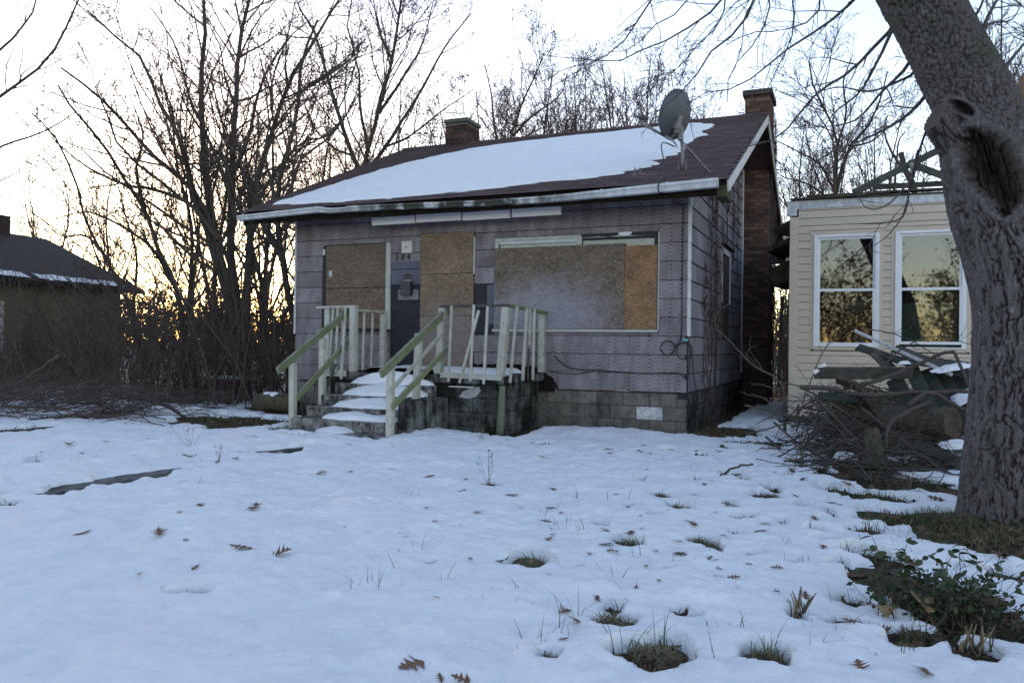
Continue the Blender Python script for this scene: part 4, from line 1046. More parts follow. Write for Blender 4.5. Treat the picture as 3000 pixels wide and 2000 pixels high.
# snow lying on the treads and the porch floor
def snow_sheet(x0, x1, y0, y1, top, f, nx=60, ny=24):
    xs = np.linspace(x0, x1, nx); ys = np.linspace(y0, y1, ny); X, Y = np.meshgrid(xs, ys)
    return np.stack([X, Y, top + f(X, Y)], -1).reshape(-1, 3), [grid_faces(nx, ny)]
sp = []
for i, (xa, xb, h) in enumerate(((-4.34, -3.78, .075), (-4.48, -3.27, .115), (-4.52, -3.22, .135), (-4.58, -3.22, .17), (-4.62, -3.22, .185))):
    y0 = STEPY[i]; y1 = (STEPY[i + 1] if i < 4 else PY) + .012
    def f(X, Y, xa=xa, xb=xb, h=h, y0=y0, y1=y1, i=i):
        u = (X - xa) / (xb - xa); v = (Y - y0) / (y1 - y0)
        u = np.clip(u + .05 * pn(Y * 9, X * 3, i + .5), 0, 1); pr = np.sin(np.pi * u) ** .55
        pr = pr * (1 - 0.35 * np.exp(-((u - .62) / .16) ** 2) * (i == 1))
        fy = 0.22 + 0.78 * sstep(0.0, 0.9, v) ** .8
        e = sstep(0.0, 0.16 + 0.25 * (1 - pr), v - (0.40 * (1 - pr) + (0.14 if i < 2 else 0.02) + .10 * pn(X * 4, Y, i + 3.)))
        return h * pr * fy * e * (1 + 0.12 * pn(X * 6, Y * 6, i)) - 0.006 + (0.004 * pn(X * 20, Y * 20, i))
    sp.append(snow_sheet(xa, xb, y0 - (0.0 if i < 3 else 0.02), y1, STEPZ[i], f))
def fpor(X, Y):
    m = sstep(0.0, .25, X + 4.75 - 0.22 * sstep(-1.1, -1.62, Y)) * sstep(0.0, .22, -2.42 + 0.16 * pn(X * 3, Y * 3) - X + 0.25 * sstep(-.6, -1.5, Y)) * sstep(0, .12, -0.12 - Y)
    m = m * np.where((X > -3.25), sstep(0, .1, Y - PY - .10), 1.0)
    return 0.08 * m * (1 + .2 * pn(X * 3, Y * 3)) - 0.006
sp.append(snow_sheet(-4.95, -2.2, PY + .004, -0.06, PZ, fpor, 90, 60))
ssn = obj('step_snow', *merge(sp), SNOW, None, True)
kind(tag(ssn, 'thin drifts of snow lying on the porch floor and steps', 'snow'), 'stuff')

# ---------------------------------------------------------------- railings
def post(name, b, t, w, par, m=RAILPAINT): return beam(name, b, t, w, w, m, par, .006, up=(0, 1, 0))
# left porch rail
pl = thing('porch_railing', 'pale green wooden railing around the left end of the porch', 'railing', (-4.9, -1.5, PZ), 'porch and stair railings')
post('post', (-5.08, -1.56, PZ - .08), (-5.085, -1.56, 1.775), .095, pl)
post('post', (-4.625, -1.56, PZ), (-4.635, -1.555, 1.80), .098, pl)
post('post', (-5.05, -0.07, PZ), (-5.05, -0.07, 1.775), .095, pl)
beam('top_rail', (-5.28, -1.56, 1.795), (-4.58, -1.56, 1.805), .10, .036, RAILPAINT, pl)
beam('top_rail', (-5.08, -1.52, 1.785), (-5.05, -0.03, 1.79), .10, .036, RAILPAINT, pl)
beam('bottom_rail', (-5.20, -1.635, .80), (-4.70, -1.635, .805), .03, .09, RAILPAINT, pl)
for (x, z0, z1, lean) in ((-4.98, .80, 1.775, .01), (-4.88, .82, 1.78, -.005), (-4.76, .72, 1.79, .012)):
    beam('baluster', (x - lean, -1.655, z0), (x + lean, -1.60, z1), .035, .035, RAILPAINT, pl, .003, up=(0, 1, 0))
for y in (-1.15, -0.86, -0.55, -0.30):
    beam('baluster', (-5.13, y, .80), (-5.12, y + .01, 1.77), .035, .035, RAILPAINT, pl, .003, up=(0, 1, 0))
beam('baluster', (-5.12, -1.66, .42), (-5.09, -1.655, .86), .04, .03, RAILPAINT, pl, .003, up=(0, 1, 0))
beam('fallen_baluster', (-5.06, -1.72, .44), (-4.86, -1.66, .95), .03, .03, RAFTER, pl, .003)
# right porch rail: measured base and head of every post and baluster
pr = thing('porch_railing', 'leaning pale green railing with broken balusters at the right end of the porch', 'railing', (-2.6, -1.5, PZ), 'porch and stair railings')
def fpost(name, b, t, y0, y1, w, m=RAILPAINT, d=None):
    beam(name, front_at(*b, y0), front_at(*t, y1), w, d or w, m, pr, .005, up=(0, 1, 0))
fpost('post', (1286, 1094), (1298, 902), -1.56, -1.55, .098)
fpost('post', (1466, 1108), (1484, 900), -1.57, -1.56, .105)
fpost('post', (1587, 1091), (1589, 915), -0.07, -0.07, .10)
for b, t in (((1314, 1118), (1324, 895)), ((1378, 1118), (1389, 892)), ((1346, 1122), (1403, 909)), ((1417, 1125), (1429, 897))):
    fpost('baluster', b, t, -1.652, -1.60, .036)
def spost(name, b, t, w, m=RAILPAINT): beam(name, side_at(*b, -2.13), side_at(*t, -2.10), w, w, m, pr, .004, up=(0, 1, 0))
spost('baluster', (1494, 1121), (1515, 897), .036); spost('baluster', (1531, 1114), (1544, 902), .04); spost('baluster', (1561, 1112), (1566, 905), .036)
spost('broken_baluster', (1552, 1010), (1553, 904), .036); beam('broken_baluster', side_at(1546, 1114, -2.13), side_at(1549, 1020, -2.13), .02, .036, DECAY, pr, .003)
zt = front_at(1484, 895, -1.56)
beam('top_rail', front_at(1290, 897, -1.56), front_at(1492, 894, -1.56), .09, .034, PLANKGREY, pr)
beam('top_rail', front_at(1486, 893, -1.50), np.array([-2.15, -0.03, 1.765]), .09, .04, RAILGREEN, pr)
beam('bottom_rail', front_at(1290, 1098, -1.635), front_at(1470, 1107, -1.635), .03, .075, RAILPAINT, pr)
# stair rails
def rail_side(par, a, b, xa, w, t, m): beam('rail', side_at(*a, xa), side_at(*b, xa), w, t, m, par, .005)
sl_ = thing('stair_railing', 'mossy handrail on two posts along the left side of the steps', 'railing', (-4.86, -2.4, 0), 'porch and stair railings')
XA = -4.80
q = side_at(858, 1062, -4.87); post('post', (-4.87, q[1] + .02, 0.02), tuple(q), .085, sl_)
q = side_at(946, 990, -4.87); post('post', (-4.87, q[1], 0.36), tuple(q), .085, sl_)
rail_side(sl_, (1024, 908), (813, 1086), XA, .04, .10, RAILGREEN)
rail_side(sl_, (1024, 996), (868, 1166), XA - .03, .035, .085, RAILGREEN)
sr_ = thing('stair_railing', 'mossy three-bar handrail along the right side of the steps', 'railing', (-3.2, -2.4, 0), 'porch and stair railings')
XB = -3.12
q = side_at(1145, 1076, XB - .06); post('post', (q[0] , q[1], 0.03), tuple(q + [0, 0, .05]), .085, sr_)
q = side_at(1227, 985, XB - .06); post('post', (q[0] - .02, q[1] - .04, 0.03), tuple(q + [0, 0, .04]), .085, sr_)
rail_side(sr_, (1314, 906), (1116, 1096), XB, .045, .11, RAILGREEN)
rail_side(sr_, (1307, 964), (1147, 1142), XB, .035, .05, RAILPAINT)
rail_side(sr_, (1309, 1022), (1149, 1192), XB, .04, .085, RAILGREEN)

# ---------------------------------------------------------------- cream neighbour with bare rafters
NX0, NX1, NY = 1.25, 7.6, 2.60
nb = thing('sided_house', 'cream vinyl-sided house front with two white windows and its roof torn off', 'house', (4.4, 5.0, 0))
W1 = (front_at(2388, 850, NY)[0], front_at(2572, 850, NY)[0], front_at(2388, 1014, NY)[2], front_at(2388, 690, NY)[2])
W2 = (front_at(2626, 850, NY)[0], front_at(2827, 850, NY)[0], front_at(2626, 1020, NY)[2], front_at(2626, 678, NY)[2])
W3 = (5.0, 6.1, W2[2], W2[3])
ZT = 3.66
wins = (W1, W2, W3)
ws = []
xs_ = sorted([NX0 + .02, NX1] + [w for W in wins for w in W[:2]])
for i in range(0, len(xs_) - 1):
    a, b = xs_[i], xs_[i + 1]
    W = [w for w in wins if abs(w[0] - a) < 1e-6 and abs(w[1] - b) < 1e-6]
    if W:
        ws += [(box_v(a, b, NY + .01, NY + .12, 0.05, W[0][2]), [_BF]), (box_v(a, b, NY + .01, NY + .12, W[0][3], ZT), [_BF])]
    else: ws.append((box_v(a, b, NY + .01, NY + .12, 0.05, ZT), [_BF]))
nwall = obj('front_wall', *merge(ws), simple('sheathing_shadow', (0.05, 0.046, 0.04), (0.08, 0.074, 0.064), 5), nb)  # dark colour paints in the shadow lines between the siding planks
box('side_wall', NX0 + .02, NX0 + .12, NY + .12, NY + 6, 0.05, ZT - .2, VINYL, nb)
box('rear_wall', NX0 + .12, NX1, NY + 3.4, NY + 3.5, 0.05, 3.36, INTERIOR, nb); box('end_wall', NX1, NX1 + .1, NY + .02, NY + 3.5, 0.05, 3.36, INTERIOR, nb)
box('floor', NX0 + .12, NX1, NY + .12, NY + 3.4, 0.3, 0.36, INTERIOR, nb)
box('ceiling', NX0 + .12, NX1, NY + .12, NY + 3.4, 3.30, 3.36, INTERIOR, nb)
box('corner_post', NX0 - .012, NX0 + .125, NY - .028, NY + .10, 0.12, 3.47, VINYL, nb, .006)
pk_me = {}
z = 0.14; ex = 0.127; row = 0
while z < ZT - .02:
    h = min(ex, ZT - z)
    rs_ = [(NX0 + .127, NX1, z, z + h)]
    for W in wins: rs_ = [q for r in rs_ for q in rsub(r, (W[0] - .075, W[1] + .075, W[2] - .075, W[3] + .075))]
    for (a, b, c, d) in rs_:
        if b - a < .02 or d - c < .015: continue
        hh = round(d - c, 3); w = round(b - a, 3)
        if (w, hh) not in pk_me:
            L = w
            Vp = np.array([[0, -.022, .004], [L, -.022, .004], [L, .006, .004], [0, .006, .004], [0, -.0165, hh * .45], [L, -.0165, hh * .45], [L, -.010, hh * .5], [0, -.010, hh * .5], [0, -.010, hh - .003], [L, -.010, hh - .003], [L, .006, hh - .003], [0, .006, hh - .003]])
            Vp[:, 1] = np.where(np.isclose(Vp[:, 1], -.0165), -.017, Vp[:, 1])
            Qp = np.array([[0, 1, 5, 4], [4, 5, 9, 8], [0, 3, 2, 1], [8, 9, 10, 11], [2, 3, 11, 10], [1, 2, 10, 9], [3, 0, 8, 11]])
            pk_me[(w, hh)] = mesh_data('siding_plank', Vp, [Qp], VINYL)
        put('siding_plank', pk_me[(w, hh)], nwall, Matrix.Translation((a, NY, c)))
    z += ex; row += 1
def window(W, par, open_gap=0.0):
    x0, x1, z0, z1 = W; f = .042
    win = obj('window', *merge([(box_v(x0 - .02, x0 + f, NY - .045, NY + .03, z0, z1), [_BF]), (box_v(x1 - f, x1 + .02, NY - .045, NY + .03, z0, z1), [_BF]),
               (box_v(x0 + f, x1 - f, NY - .0445, NY + .03, z1 - f, z1), [_BF]), (box_v(x0 + f, x1 - f, NY - .0445, NY + .03, z0, z0 + f * .5), [_BF])]), PVC, par)
    for (a, b, c, d) in ((x0 - .075, x0 - .02, z0 - .05, z1 + .07), (x1 + .02, x1 + .075, z0 - .05, z1 + .07)): box('channel', a, b, NY - .024, NY + .01, c, d, VINYL, win)
    box('channel', x0 - .02, x1 + .02, NY - .0235, NY + .01, z1, z1 + .07, VINYL, win); box('channel', x0 - .02, x1 + .02, NY - .0235, NY + .01, z0 - .06, z0, VINYL, win)
    zm = (z0 + z1) / 2 + .005
    def sash(c, d, y, name):
        s_ = obj(name, *merge([(box_v(x0 + f, x0 + f + .035, y, y + .03, c, d), [_BF]), (box_v(x1 - f - .035, x1 - f, y, y + .03, c, d), [_BF]),
             (box_v(x0 + f + .035, x1 - f - .035, y + .0005, y + .03, c, c + .045), [_BF]), (box_v(x0 + f + .035, x1 - f - .035, y + .0005, y + .03, d - .04, d), [_BF])]), PVC, win)
        box('pane', x0 + f + .035, x1 - f - .035, y + .013, y + .017, c + .045, d - .04, GLASS, s_)
    sash(zm - .02, z1 - f, NY - .005, 'upper_sash'); sash(z0 + f * .5 + open_gap, zm + .02, NY - .038, 'lower_sash')
window(W1, nb); window(W2, nb, .045); window(W3, nb)
# fascia and torn roof edge
def fas(x): return 3.76 - 0.006 * (x - NX0)
obj('fascia', np.array([(NX0 - .02, NY - .035, 3.60), (NX1, NY - .035, 3.60), (NX1, NY + .0, 3.60), (NX0 - .02, NY + .0, 3.60), (NX0 - .02, NY - .035, 3.74), (NX1, NY - .035, 3.70), (NX1, NY, 3.70), (NX0 - .02, NY, 3.74)]), [_BF], FASCIA, nb)
box('fascia_corner', NX0 - .055, NX0 + .10, NY - .045, NY + .0, 3.49, 3.735, FASCIA, nb, .004)
rr = np.random.default_rng(21)
x = NX0 + .0
for i in range(9):
    L = rr.uniform(.7, 1.3); zz = 3.745 - .006 * i + rr.uniform(0, .012)
    beam('roof_board', (x, NY - .02 + rr.uniform(-.04, .03), zz + .01), (x + L, NY - .02 + rr.uniform(-.04, .03), zz + .012 + rr.uniform(-.01, .01)), rr.uniform(.08, .2), .03, DECAY, nb, .003)
    x += L * .72
x = NX0 + .25
for i in range(7):
    L = rr.uniform(.9, 1.5)
    beam('roof_board', (x, NY + rr.uniform(0, .15), 3.80 + rr.uniform(-.005, .02)), (x + L, NY + rr.uniform(0, .15), 3.80 + rr.uniform(-.01, .03)), .16, .03, DECAY, nb, .003)
    x += L * .8
beam('rafter', at(2500, 565, 16.2), at(2760, 435, 16.2), .05, .14, RAFTER, nb); beam('rafter', at(2660, 478, 16.3), at(2790, 525, 16.3), .05, .14, RAFTER, nb)
beam('rafter', at(2755, 437, 16.2), at(2960, 335, 16.2), .05, .14, RAFTER, nb); beam('gusset', at(2668, 478, 16.1), at(2678, 512, 16.1), .12, .02, FASCIA, nb)
beam('rafter', at(2560, 548, 16.6), at(2800, 536, 16.6), .05, .11, RAFTER, nb)
# collapsed things inside, seen through the glass
box('inner_panel', W2[0] - .05, W2[1] + .2, NY + .22, NY + .26, .36, 2.02, ROOMGREEN, nb)
V, P = snow_sheet(W1[0] + .35, W1[1] + .2, NY + .5, NY + 1.3, 2.05, lambda X, Y: .16 * pn(X * 2.5, Y * 2.5, 4) - .25 * (X - W1[0] - .8) ** 2, 20, 20); obj('inner_snow', V, P, SNOW, nb, True)
beam('inner_board', (W1[0] + .2, NY + .7, 2.0), (W1[1] + .3, NY + 1.0, 2.25), .3, .03, DECAY, nb); beam('inner_stud', (W1[0] + .5, NY + .8, .36), (W1[0] + .5, NY + .8, 1.75), .06, .04, PLANKGREY, nb)
beam('inner_stud', (W2[0] + .3, NY + .6, 1.9), (W2[1] - .1, NY + .8, 2.75), .04, .04, PLANKGREY, nb)
# low broken roof behind, in the gap between the houses
beam('gap_roof', (0.85, NY + 1.6, 3.05), (1.6, NY + 1.5, 3.35), 1.3, .10, DECAY, nb); beam('gap_roof', (0.95, NY + 2.2, 3.5), (1.5, NY + 2.0, 3.75), .9, .08, DARKROOF, nb)
beam('gap_roof', (0.9, NY + 1.6, 2.55), (1.6, NY + 1.5, 2.85), .9, .35, DECAY, nb)
gs = box('gap_snow', .88, 1.35, NY + 1.2, NY + 1.9, 3.14, 3.2, SNOW, nb, .02)
tube('downspout', [(0.95, NY + 2.4, 2.3), (0.9, NY + 2.5, 1.4), (0.88, NY + 2.5, .5)], .035, .035, STEEL, nb, 8, 8)

# ---------------------------------------------------------------- yellow bungalow far left, house edge far right
Pr = at(424, 1015, 25.0); Pl = at(0, 1015, 20.2); Pr[2] = Pl[2] = 0
bu = norm(Pl - Pr); bv = np.array([bu[1], -bu[0], 0]); bv = bv if bv @ CF > 0 else -bv
BM = Matrix(((-bu[0], bv[0], 0, Pr[0]), (-bu[1], bv[1], 0, Pr[1]), (0, 0, 1, 0), (0, 0, 0, 1)))      # local x to the right along the wall, y away
yb = thing('bungalow', 'low yellow bungalow with a dark snow-edged roof behind the thicket', 'house', tuple(Pr + bu * 6))
def lb_(name, V, P, m, par=yb, smooth=False): return put(name, mesh_data(name, V, P, m, smooth), par, BM)
e_z = at(0, 812, 20.2)[2]; rz_ = at(287, 716, 27.5)[2]
by_wall = lb_('wall', box_v(-15, -.5, .5, 7.5, -.2, e_z - .05), [_BF], YELLOWSIDE)
for k in range(12):
    zz = .15 + k * .2
    if zz < e_z - .2: lb_('siding_plank', box_v(-15.01, -.49, .472, .499, zz, zz + .19), [_BF], YELLOWSIDE, by_wall)
def slab_v(y0, z0, y1, z1, t, x0, x1):
    d = norm(np.array([y1 - y0, z1 - z0])); nn = np.array([-d[1], d[0]]); nn = nn if nn[1] > 0 else -nn
    return prism([(y0, z0), (y1, z1), (y1 - nn[0] * t, z1 - nn[1] * t), (y0 - nn[0] * t, z0 - nn[1] * t)], 0, x0, x1)
lb_('roof', *slab_v(0, e_z, 4, rz_, .12, -15.3, 0), DARKROOF); lb_('roof', *slab_v(8, e_z, 4.004, rz_, .12, -15.3, 0), DARKROOF)
lb_('gable', *prism([(.5, e_z - .05), (7.5, e_z - .05), (4, rz_ - .15)], 0, -.6, -.45), YELLOWSIDE)
for k in range(6):
    u0 = -1.3 - k * 1.7
    V, P = snow_sheet(u0 - .85, u0 + rr.uniform(.4, .8), .0, .35, e_z + .02, lambda X, Y: Y * (rz_ - e_z) / 4 + .05 + .03 * pn(X * 3, Y * 5), 20, 6); lb_('roof_edge_snow', V, P, SNOW, yb, True)
lx = min(np.arange(-15, 0, .02), key=lambda u: abs(1500 + FPX * ((np.array(BM @ Vector((u, 3.7, rz_))) - CAM) @ CR) / ((np.array(BM @ Vector((u, 3.7, rz_))) - CAM) @ CF) - 31))
cz_ = np.array(BM @ Vector((lx, 3.7, rz_))); dz_ = (cz_ - CAM) @ CF
lb_('chimney', box_v(lx - 1.0, lx, 3.7, 4.4, rz_ - .4, at(15, 634, dz_)[2]), [_BF], BRICKWALL)
q = BM.inverted() @ Vector(at(5, 900, 20.6))
lb_('window', box_v(q.x - .9, q.x + .05, .45, .471, 1.0, 2.2), [_BF], BLACK); lb_('window_frame', box_v(q.x + .05, q.x + .16, .44, .470, .95, 2.25), [_BF], TRIM)
fr = thing('far_house', 'brown gable end of a tall house cut off by the right edge behind the trunk', 'house', tuple(at(3150, 1020, 21)))
p0 = at(2988, 300, 21.0); y_ = p0[1]
obj('wall', *prism([(p0[0] + .15, 0), (p0[0] + 6, 0), (p0[0] + 6, 8.5), (p0[0] + .15, p0[2] + .9)], 1, y_, y_ + 5), simple('brown_wall', (0.07, 0.04, 0.028), (0.12, 0.07, 0.045), 4), fr)
beam('rake_board', (p0[0] - .05, y_ - .05, p0[2] - .55), (p0[0] + 3.0, y_ - .05, p0[2] + 1.0), .06, .18, RAFTER, fr)
# ---------------------------------------------------------------- bare trees
def sprout(P, R, Len, cnt, ang, ratio, npts, wander, up, rng, tmin=0.2, rk=0.6, rtip=0.35, minlen=0.1, lmax=9.0, bias=None):
    """side branches for every polyline in P: positions along it, directions off it, gentle bends"""
    B, n, _ = P.shape
    idx = np.repeat(np.arange(B), cnt); K = len(idx)
    if K == 0: return np.zeros((0, npts, 3)), np.zeros((0, npts)), np.zeros(0)
    t = tmin + (1 - tmin) * rng.random(K) ** 0.85
    f = t * (n - 1) * 0.9999; i = f.astype(int); fr = (f - i)[:, None]
    pos = P[idx, i] * (1 - fr) + P[idx, i + 1] * fr
    tan = norm(P[idx, i + 1] - P[idx, i]); rp = R[idx, i] * (1 - fr[:, 0]) + R[idx, i + 1] * fr[:, 0]
    q = rng.normal(size=(K, 3)); q -= (q * tan).sum(1, keepdims=True) * tan; q = norm(q)
    a = np.radians(rng.uniform(ang[0], ang[1], K))[:, None]
    d = norm(np.cos(a) * tan + np.sin(a) * q + np.array([0, 0, up * 1.5]))
    if bias is not None: d = norm(d + bias)
    L = np.clip(Len[idx] * ratio * (1 - 0.55 * t) * rng.uniform(0.55, 1.15, K), minlen, lmax)
    r0 = np.minimum(rp * rk, 0.005 + L * 0.0095)
    pts = np.empty((K, npts, 3)); pts[:, 0] = pos; st = (L / (npts - 1))[:, None]
    for k in range(1, npts):
        d = norm(d + rng.normal(0, wander, (K, 3)) + np.array([0, 0, up]))
        pts[:, k] = pts[:, k - 1] + d * st
    rad = r0[:, None] * np.linspace(1, rtip, npts)[None]
    return pts, rad, L
def make_tree(limbs, seed, levels, n0=14, sides0=8, jit=0.012, twig_r=0.0066, raw=False):
    """limbs: [(points, r0, r1)] -> (trunk mesh, crown mesh) and the last twigs' ends"""
    rng = np.random.default_rng(seed)
    P0 = np.stack([resample(p, n0, 0, rng) for p, a, b in limbs]); L0 = np.linalg.norm(np.diff(P0, axis=1), axis=2).sum(1)
    P0[:, 1:-1] += rng.normal(0, 1, P0[:, 1:-1].shape) * (jit * L0[:, None, None] / 6)
    R0 = np.stack([a + (b - a) * np.linspace(0, 1, n0) ** 0.8 for p, a, b in limbs])
    trunk = tubes(P0, R0, sides0)
    P, R, Ln = P0, R0, L0; crown = []; tips = None
    for lv in levels:
        cnt = rng.poisson(np.maximum(lv['den'] * Ln, 0.3)); cnt = np.minimum(cnt, lv.get('max', 60))
        P, R, Ln = sprout(P, R, Ln, cnt, lv['ang'], lv['ratio'], lv.get('n', 5), lv.get('wan', .12), lv.get('up', .05), rng, lv.get('tmin', .2), lv.get('rk', .6), lv.get('tip', .35), lv.get('minl', .12), lv.get('lmax', 9.))
        if len(P) == 0: break
        R = np.maximum(R, twig_r)
        crown.append(tubes(P, R, lv.get('sides', 3))); tips = P
    return (trunk, merge(crown), tips, (P0, R0)) if raw else (trunk, merge(crown), tips)
def tree_obj(name, label, loc, limbs, seed, levels, bark, twig, group=None, leaves=None, **kw):
    tr, cr, tips = make_tree(limbs, seed, levels, **kw)
    t = thing(name, label, 'tree', loc, group)
    obj('trunk', *tr, bark, t, True); obj('crown', *cr, twig, t, True)
    if leaves:
        n, size = leaves; rng = np.random.default_rng(seed + 5)
        cl = rng.integers(0, len(tips), max(n // 14, 1)); 
        c = np.repeat(tips[cl][:, -1], 14, 0) + rng.normal(0, size * 2.6, (len(cl) * 14, 3))
        kind(obj('withered_leaves', *leaf_cards(c, size, rng), LITTERM, t), 'stuff')
    return t
def leaf_cards(c, size, rng):
    """small folded leaves: two triangles each side of a midrib"""
    K = len(c); d = norm(rng.normal(size=(K, 3))); q = rng.normal(size=(K, 3)); s = norm(np.cross(d, q)); nn = np.cross(d, s)
    sz = (size * rng.uniform(.6, 1.3, K))[:, None]
    V = np.stack([c - d * sz, c + s * sz * .55 + nn * sz * .25, c + d * sz, c - s * sz * .55 + nn * sz * .25], 1).reshape(-1, 3)
    o = np.arange(K)[:, None] * 4
    return V, [np.concatenate([o + np.array([[0, 1, 2]]), o + np.array([[0, 2, 3]])])]
def up_limbs(base, h, r, n, spread, rng, fork=(0.08, 0.35), lean=0.0):
    """a trunk that divides low into n rising limbs"""
    L = []; base = np.asarray(base, float)
    top = base + np.array([rng.normal(0, .05) * h + lean * h, rng.normal(0, .05) * h, h])
    main = [base, base + (top - base) * .35 + rng.normal(0, .02 * h, 3) * [1, 1, 0], base + (top - base) * .7 + rng.normal(0, .03 * h, 3) * [1, 1, 0], top]
    L.append((main, r, r * .12))
    for k in range(n):
        f = rng.uniform(*fork); s = base + (top - base) * f; a = rng.uniform(0, 6.283); sp = spread * rng.uniform(.6, 1.2); hh = h * (1 - f) * rng.uniform(.6, .95)
        d = np.array([math.cos(a) * sp * h, math.sin(a) * sp * h, hh])
        L.append(([s, s + d * [.45, .45, .28] , s + d * [.8, .8, .62], s + d], r * (1 - f) * .62, r * .07))
    return L
LV = [dict(den=2.1, ang=(25, 62), ratio=.44, n=7, wan=.14, up=.07, tmin=.15, sides=4, rk=.55), dict(den=2.8, ang=(25, 65), ratio=.46, n=5, wan=.17, up=.05, sides=3, minl=.3),
      dict(den=7.5, ang=(25, 70), ratio=.55, n=4, wan=.2, up=.04, sides=3, minl=.2, tip=.5, max=16)]
LVF = [dict(den=1.3, ang=(25, 60), ratio=.42, n=5, wan=.14, up=.07, tmin=.15, sides=3, rk=.55), dict(den=2.4, ang=(25, 65), ratio=.45, n=4, wan=.16, up=.06, sides=3, minl=.4),
      dict(den=3.8, ang=(25, 70), ratio=.52, n=3, wan=.18, up=.05, sides=3, minl=.3, tip=.5, max=10)]
def L_(depth, r0, r1, *pts, wob=0.0):
    rng = np.random.default_rng(int(pts[0][0] * 7 + pts[-1][1] + 5000)); o = []; dd = 0
    for i, p in enumerate(pts):
        o.append(at(p[0], p[1], depth + dd)); dd += rng.normal(0, wob)
    return (o, r0, r1)
# big many-stemmed tree left of the house
D = 17.5
l1 = [L_(D, 0.158, .03, (712, 1152), (692, 1010), (668, 880), (630, 700), (601, 506), (595, 238), (601, 119), (586, -120), wob=.35),
      L_(D, 0.138, .03, (716, 1152), (702, 1000), (690, 850), (675, 650), (690, 327), (702, 119), (756, -100), wob=.35),
      L_(D, 0.126, .02, (722, 1152), (718, 950), (726, 800), (737, 650), (746, 560), (790, 400), (860, 220), (960, 60), (1020, -40), wob=.3),
      L_(D, 0.090, .02, (688, 960), (650, 760), (600, 610), (518, 512), (434, 440), (369, 369), (315, 310), (262, 256), (180, 200), wob=.4),
      L_(D, 0.079, .015, (676, 900), (620, 720), (560, 560), (536, 417), (488, 345), (417, 179), (330, 100), (256, 30), wob=.4),
      L_(D, 0.063, .012, (640, 700), (560, 600), (470, 560), (360, 540), (240, 480), (150, 400), wob=.4),
      L_(D, 0.058, .012, (690, 640), (640, 470), (560, 300), (520, 150), (440, 20), wob=.3),
      L_(D, 0.063, .012, (735, 640), (770, 560), (830, 470), (900, 410), (960, 400), (1010, 330), wob=.4),
      L_(D, 0.053, .01, (690, 500), (735, 380), (760, 260), (830, 130), (920, 50), wob=.3)]
tree_obj('bare_tree', 'tall bare tree with several dark trunks from one base, left of the house corner', tuple(at(715, 1152, D)), l1, 11, LV, BARKDARK, BARKTWIG, 'bare trees left of the house')
D = 16.5
l2 = [L_(D, 0.085, .025, (868, 1120), (862, 960), (846, 860), (826, 760), (815, 640), (806, 570), (842, 450), (872, 330), (880, 200), (930, 60), wob=.25),
      L_(D, 0.053, .012, (846, 850), (815, 740), (770, 640), (745, 520), (760, 380), (735, 260), wob=.25),
      L_(D, 0.047, .012, (812, 620), (850, 560), (880, 470), (952, 411), (1000, 360), (1050, 280), wob=.25),
      L_(D, 0.042, .01, (820, 680), (800, 560), (775, 440), (800, 320), (790, 200), wob=.25)]
tree_obj('bare_tree', 'slender dark tree leaning beside the left wall of the boarded house', tuple(at(868, 1120, D)), l2, 12, LV, BARKDARK, BARKTWIG, 'bare trees left of the house')
D = 20.0
l3 = [L_(D, 0.085, .02, (545, 1130), (535, 1000), (520, 860), (470, 740), (420, 620), (360, 520), (300, 420), (220, 330), (170, 250), wob=.4),
      L_(D, 0.069, .015, (540, 1000), (560, 820), (556, 640), (520, 500), (505, 360), (470, 200), wob=.4),
      L_(D, 0.053, .012, (500, 820), (440, 720), (330, 650), (250, 620), (160, 640), wob=.4),
      L_(D, 0.053, .012, (430, 640), (400, 500), (420, 400), (380, 280), wob=.4)]
tree_obj('bare_tree', 'bare tree with limbs arching left over the bungalow roof', tuple(at(545, 1130, D)), l3, 13, LV, BARKDARK, BARKTWIG, 'bare trees left of the house')
D = 19.0
l4 = [L_(D, 0.058, .015, (430, 1135), (400, 960), (330, 800), (250, 640), (215, 510), (160, 400), (90, 330), wob=.4), L_(D, 0.042, .01, (385, 920), (400, 760), (360, 600), (330, 470), wob=.4), L_(D, 0.037, .01, (300, 740), (250, 690), (180, 690), (120, 640), wob=.3)]
tree_obj('bare_tree', 'thin bare tree leaning far left in front of the bungalow', tuple(at(430, 1135, D)), l4, 14, LV, BARKDARK, BARKTWIG, 'bare trees left of the house')
D = 21.5
for i, (x, lean, lab) in enumerate(((640, 0.02, 'bare sapling standing just left of the many-trunked tree'), (780, 0.04, 'bare young tree between the many-trunked tree and the house'))):
    b = at(x, 1110, D); rng = np.random.default_rng(60 + i)
    tree_obj('young_tree', lab, tuple(b), up_limbs((b[0], b[1], 0), 8.5, .10, 4, .2, rng, lean=lean), 30 + i, LV, BARKDARK, BARKTWIG, 'bare trees left of the house')
# limbs reaching in from a tree beyond the left edge
D = 14.0
l5 = [L_(D, 0.116, .10, (-420, 1170), (-400, 900), (-330, 640), (-260, 420), wob=.2), L_(D, 0.053, .012, (-360, 700), (-120, 380), (20, 270), (140, 180), (170, 120), (220, 20), (260, -60), wob=.2),
      L_(D, 0.042, .01, (-330, 640), (-150, 500), (0, 430), (120, 390), (220, 330), wob=.2), L_(D, 0.047, .01, (-260, 420), (-120, 230), (0, 150), (90, 40), (120, -60), wob=.2), L_(D, 0.042, .01, (-380, 800), (-200, 640), (-60, 560), (60, 500), wob=.2)]
LV5 = [dict(den=1.4, ang=(25, 65), ratio=.34, n=6, wan=.2, up=.0, tmin=.35, sides=3, rk=.5), dict(den=2.6, ang=(30, 70), ratio=.5, n=5, wan=.2, up=.0, sides=3, minl=.2), dict(den=3.2, ang=(30, 70), ratio=.5, n=4, wan=.2, up=0., sides=3, minl=.15, max=8)]
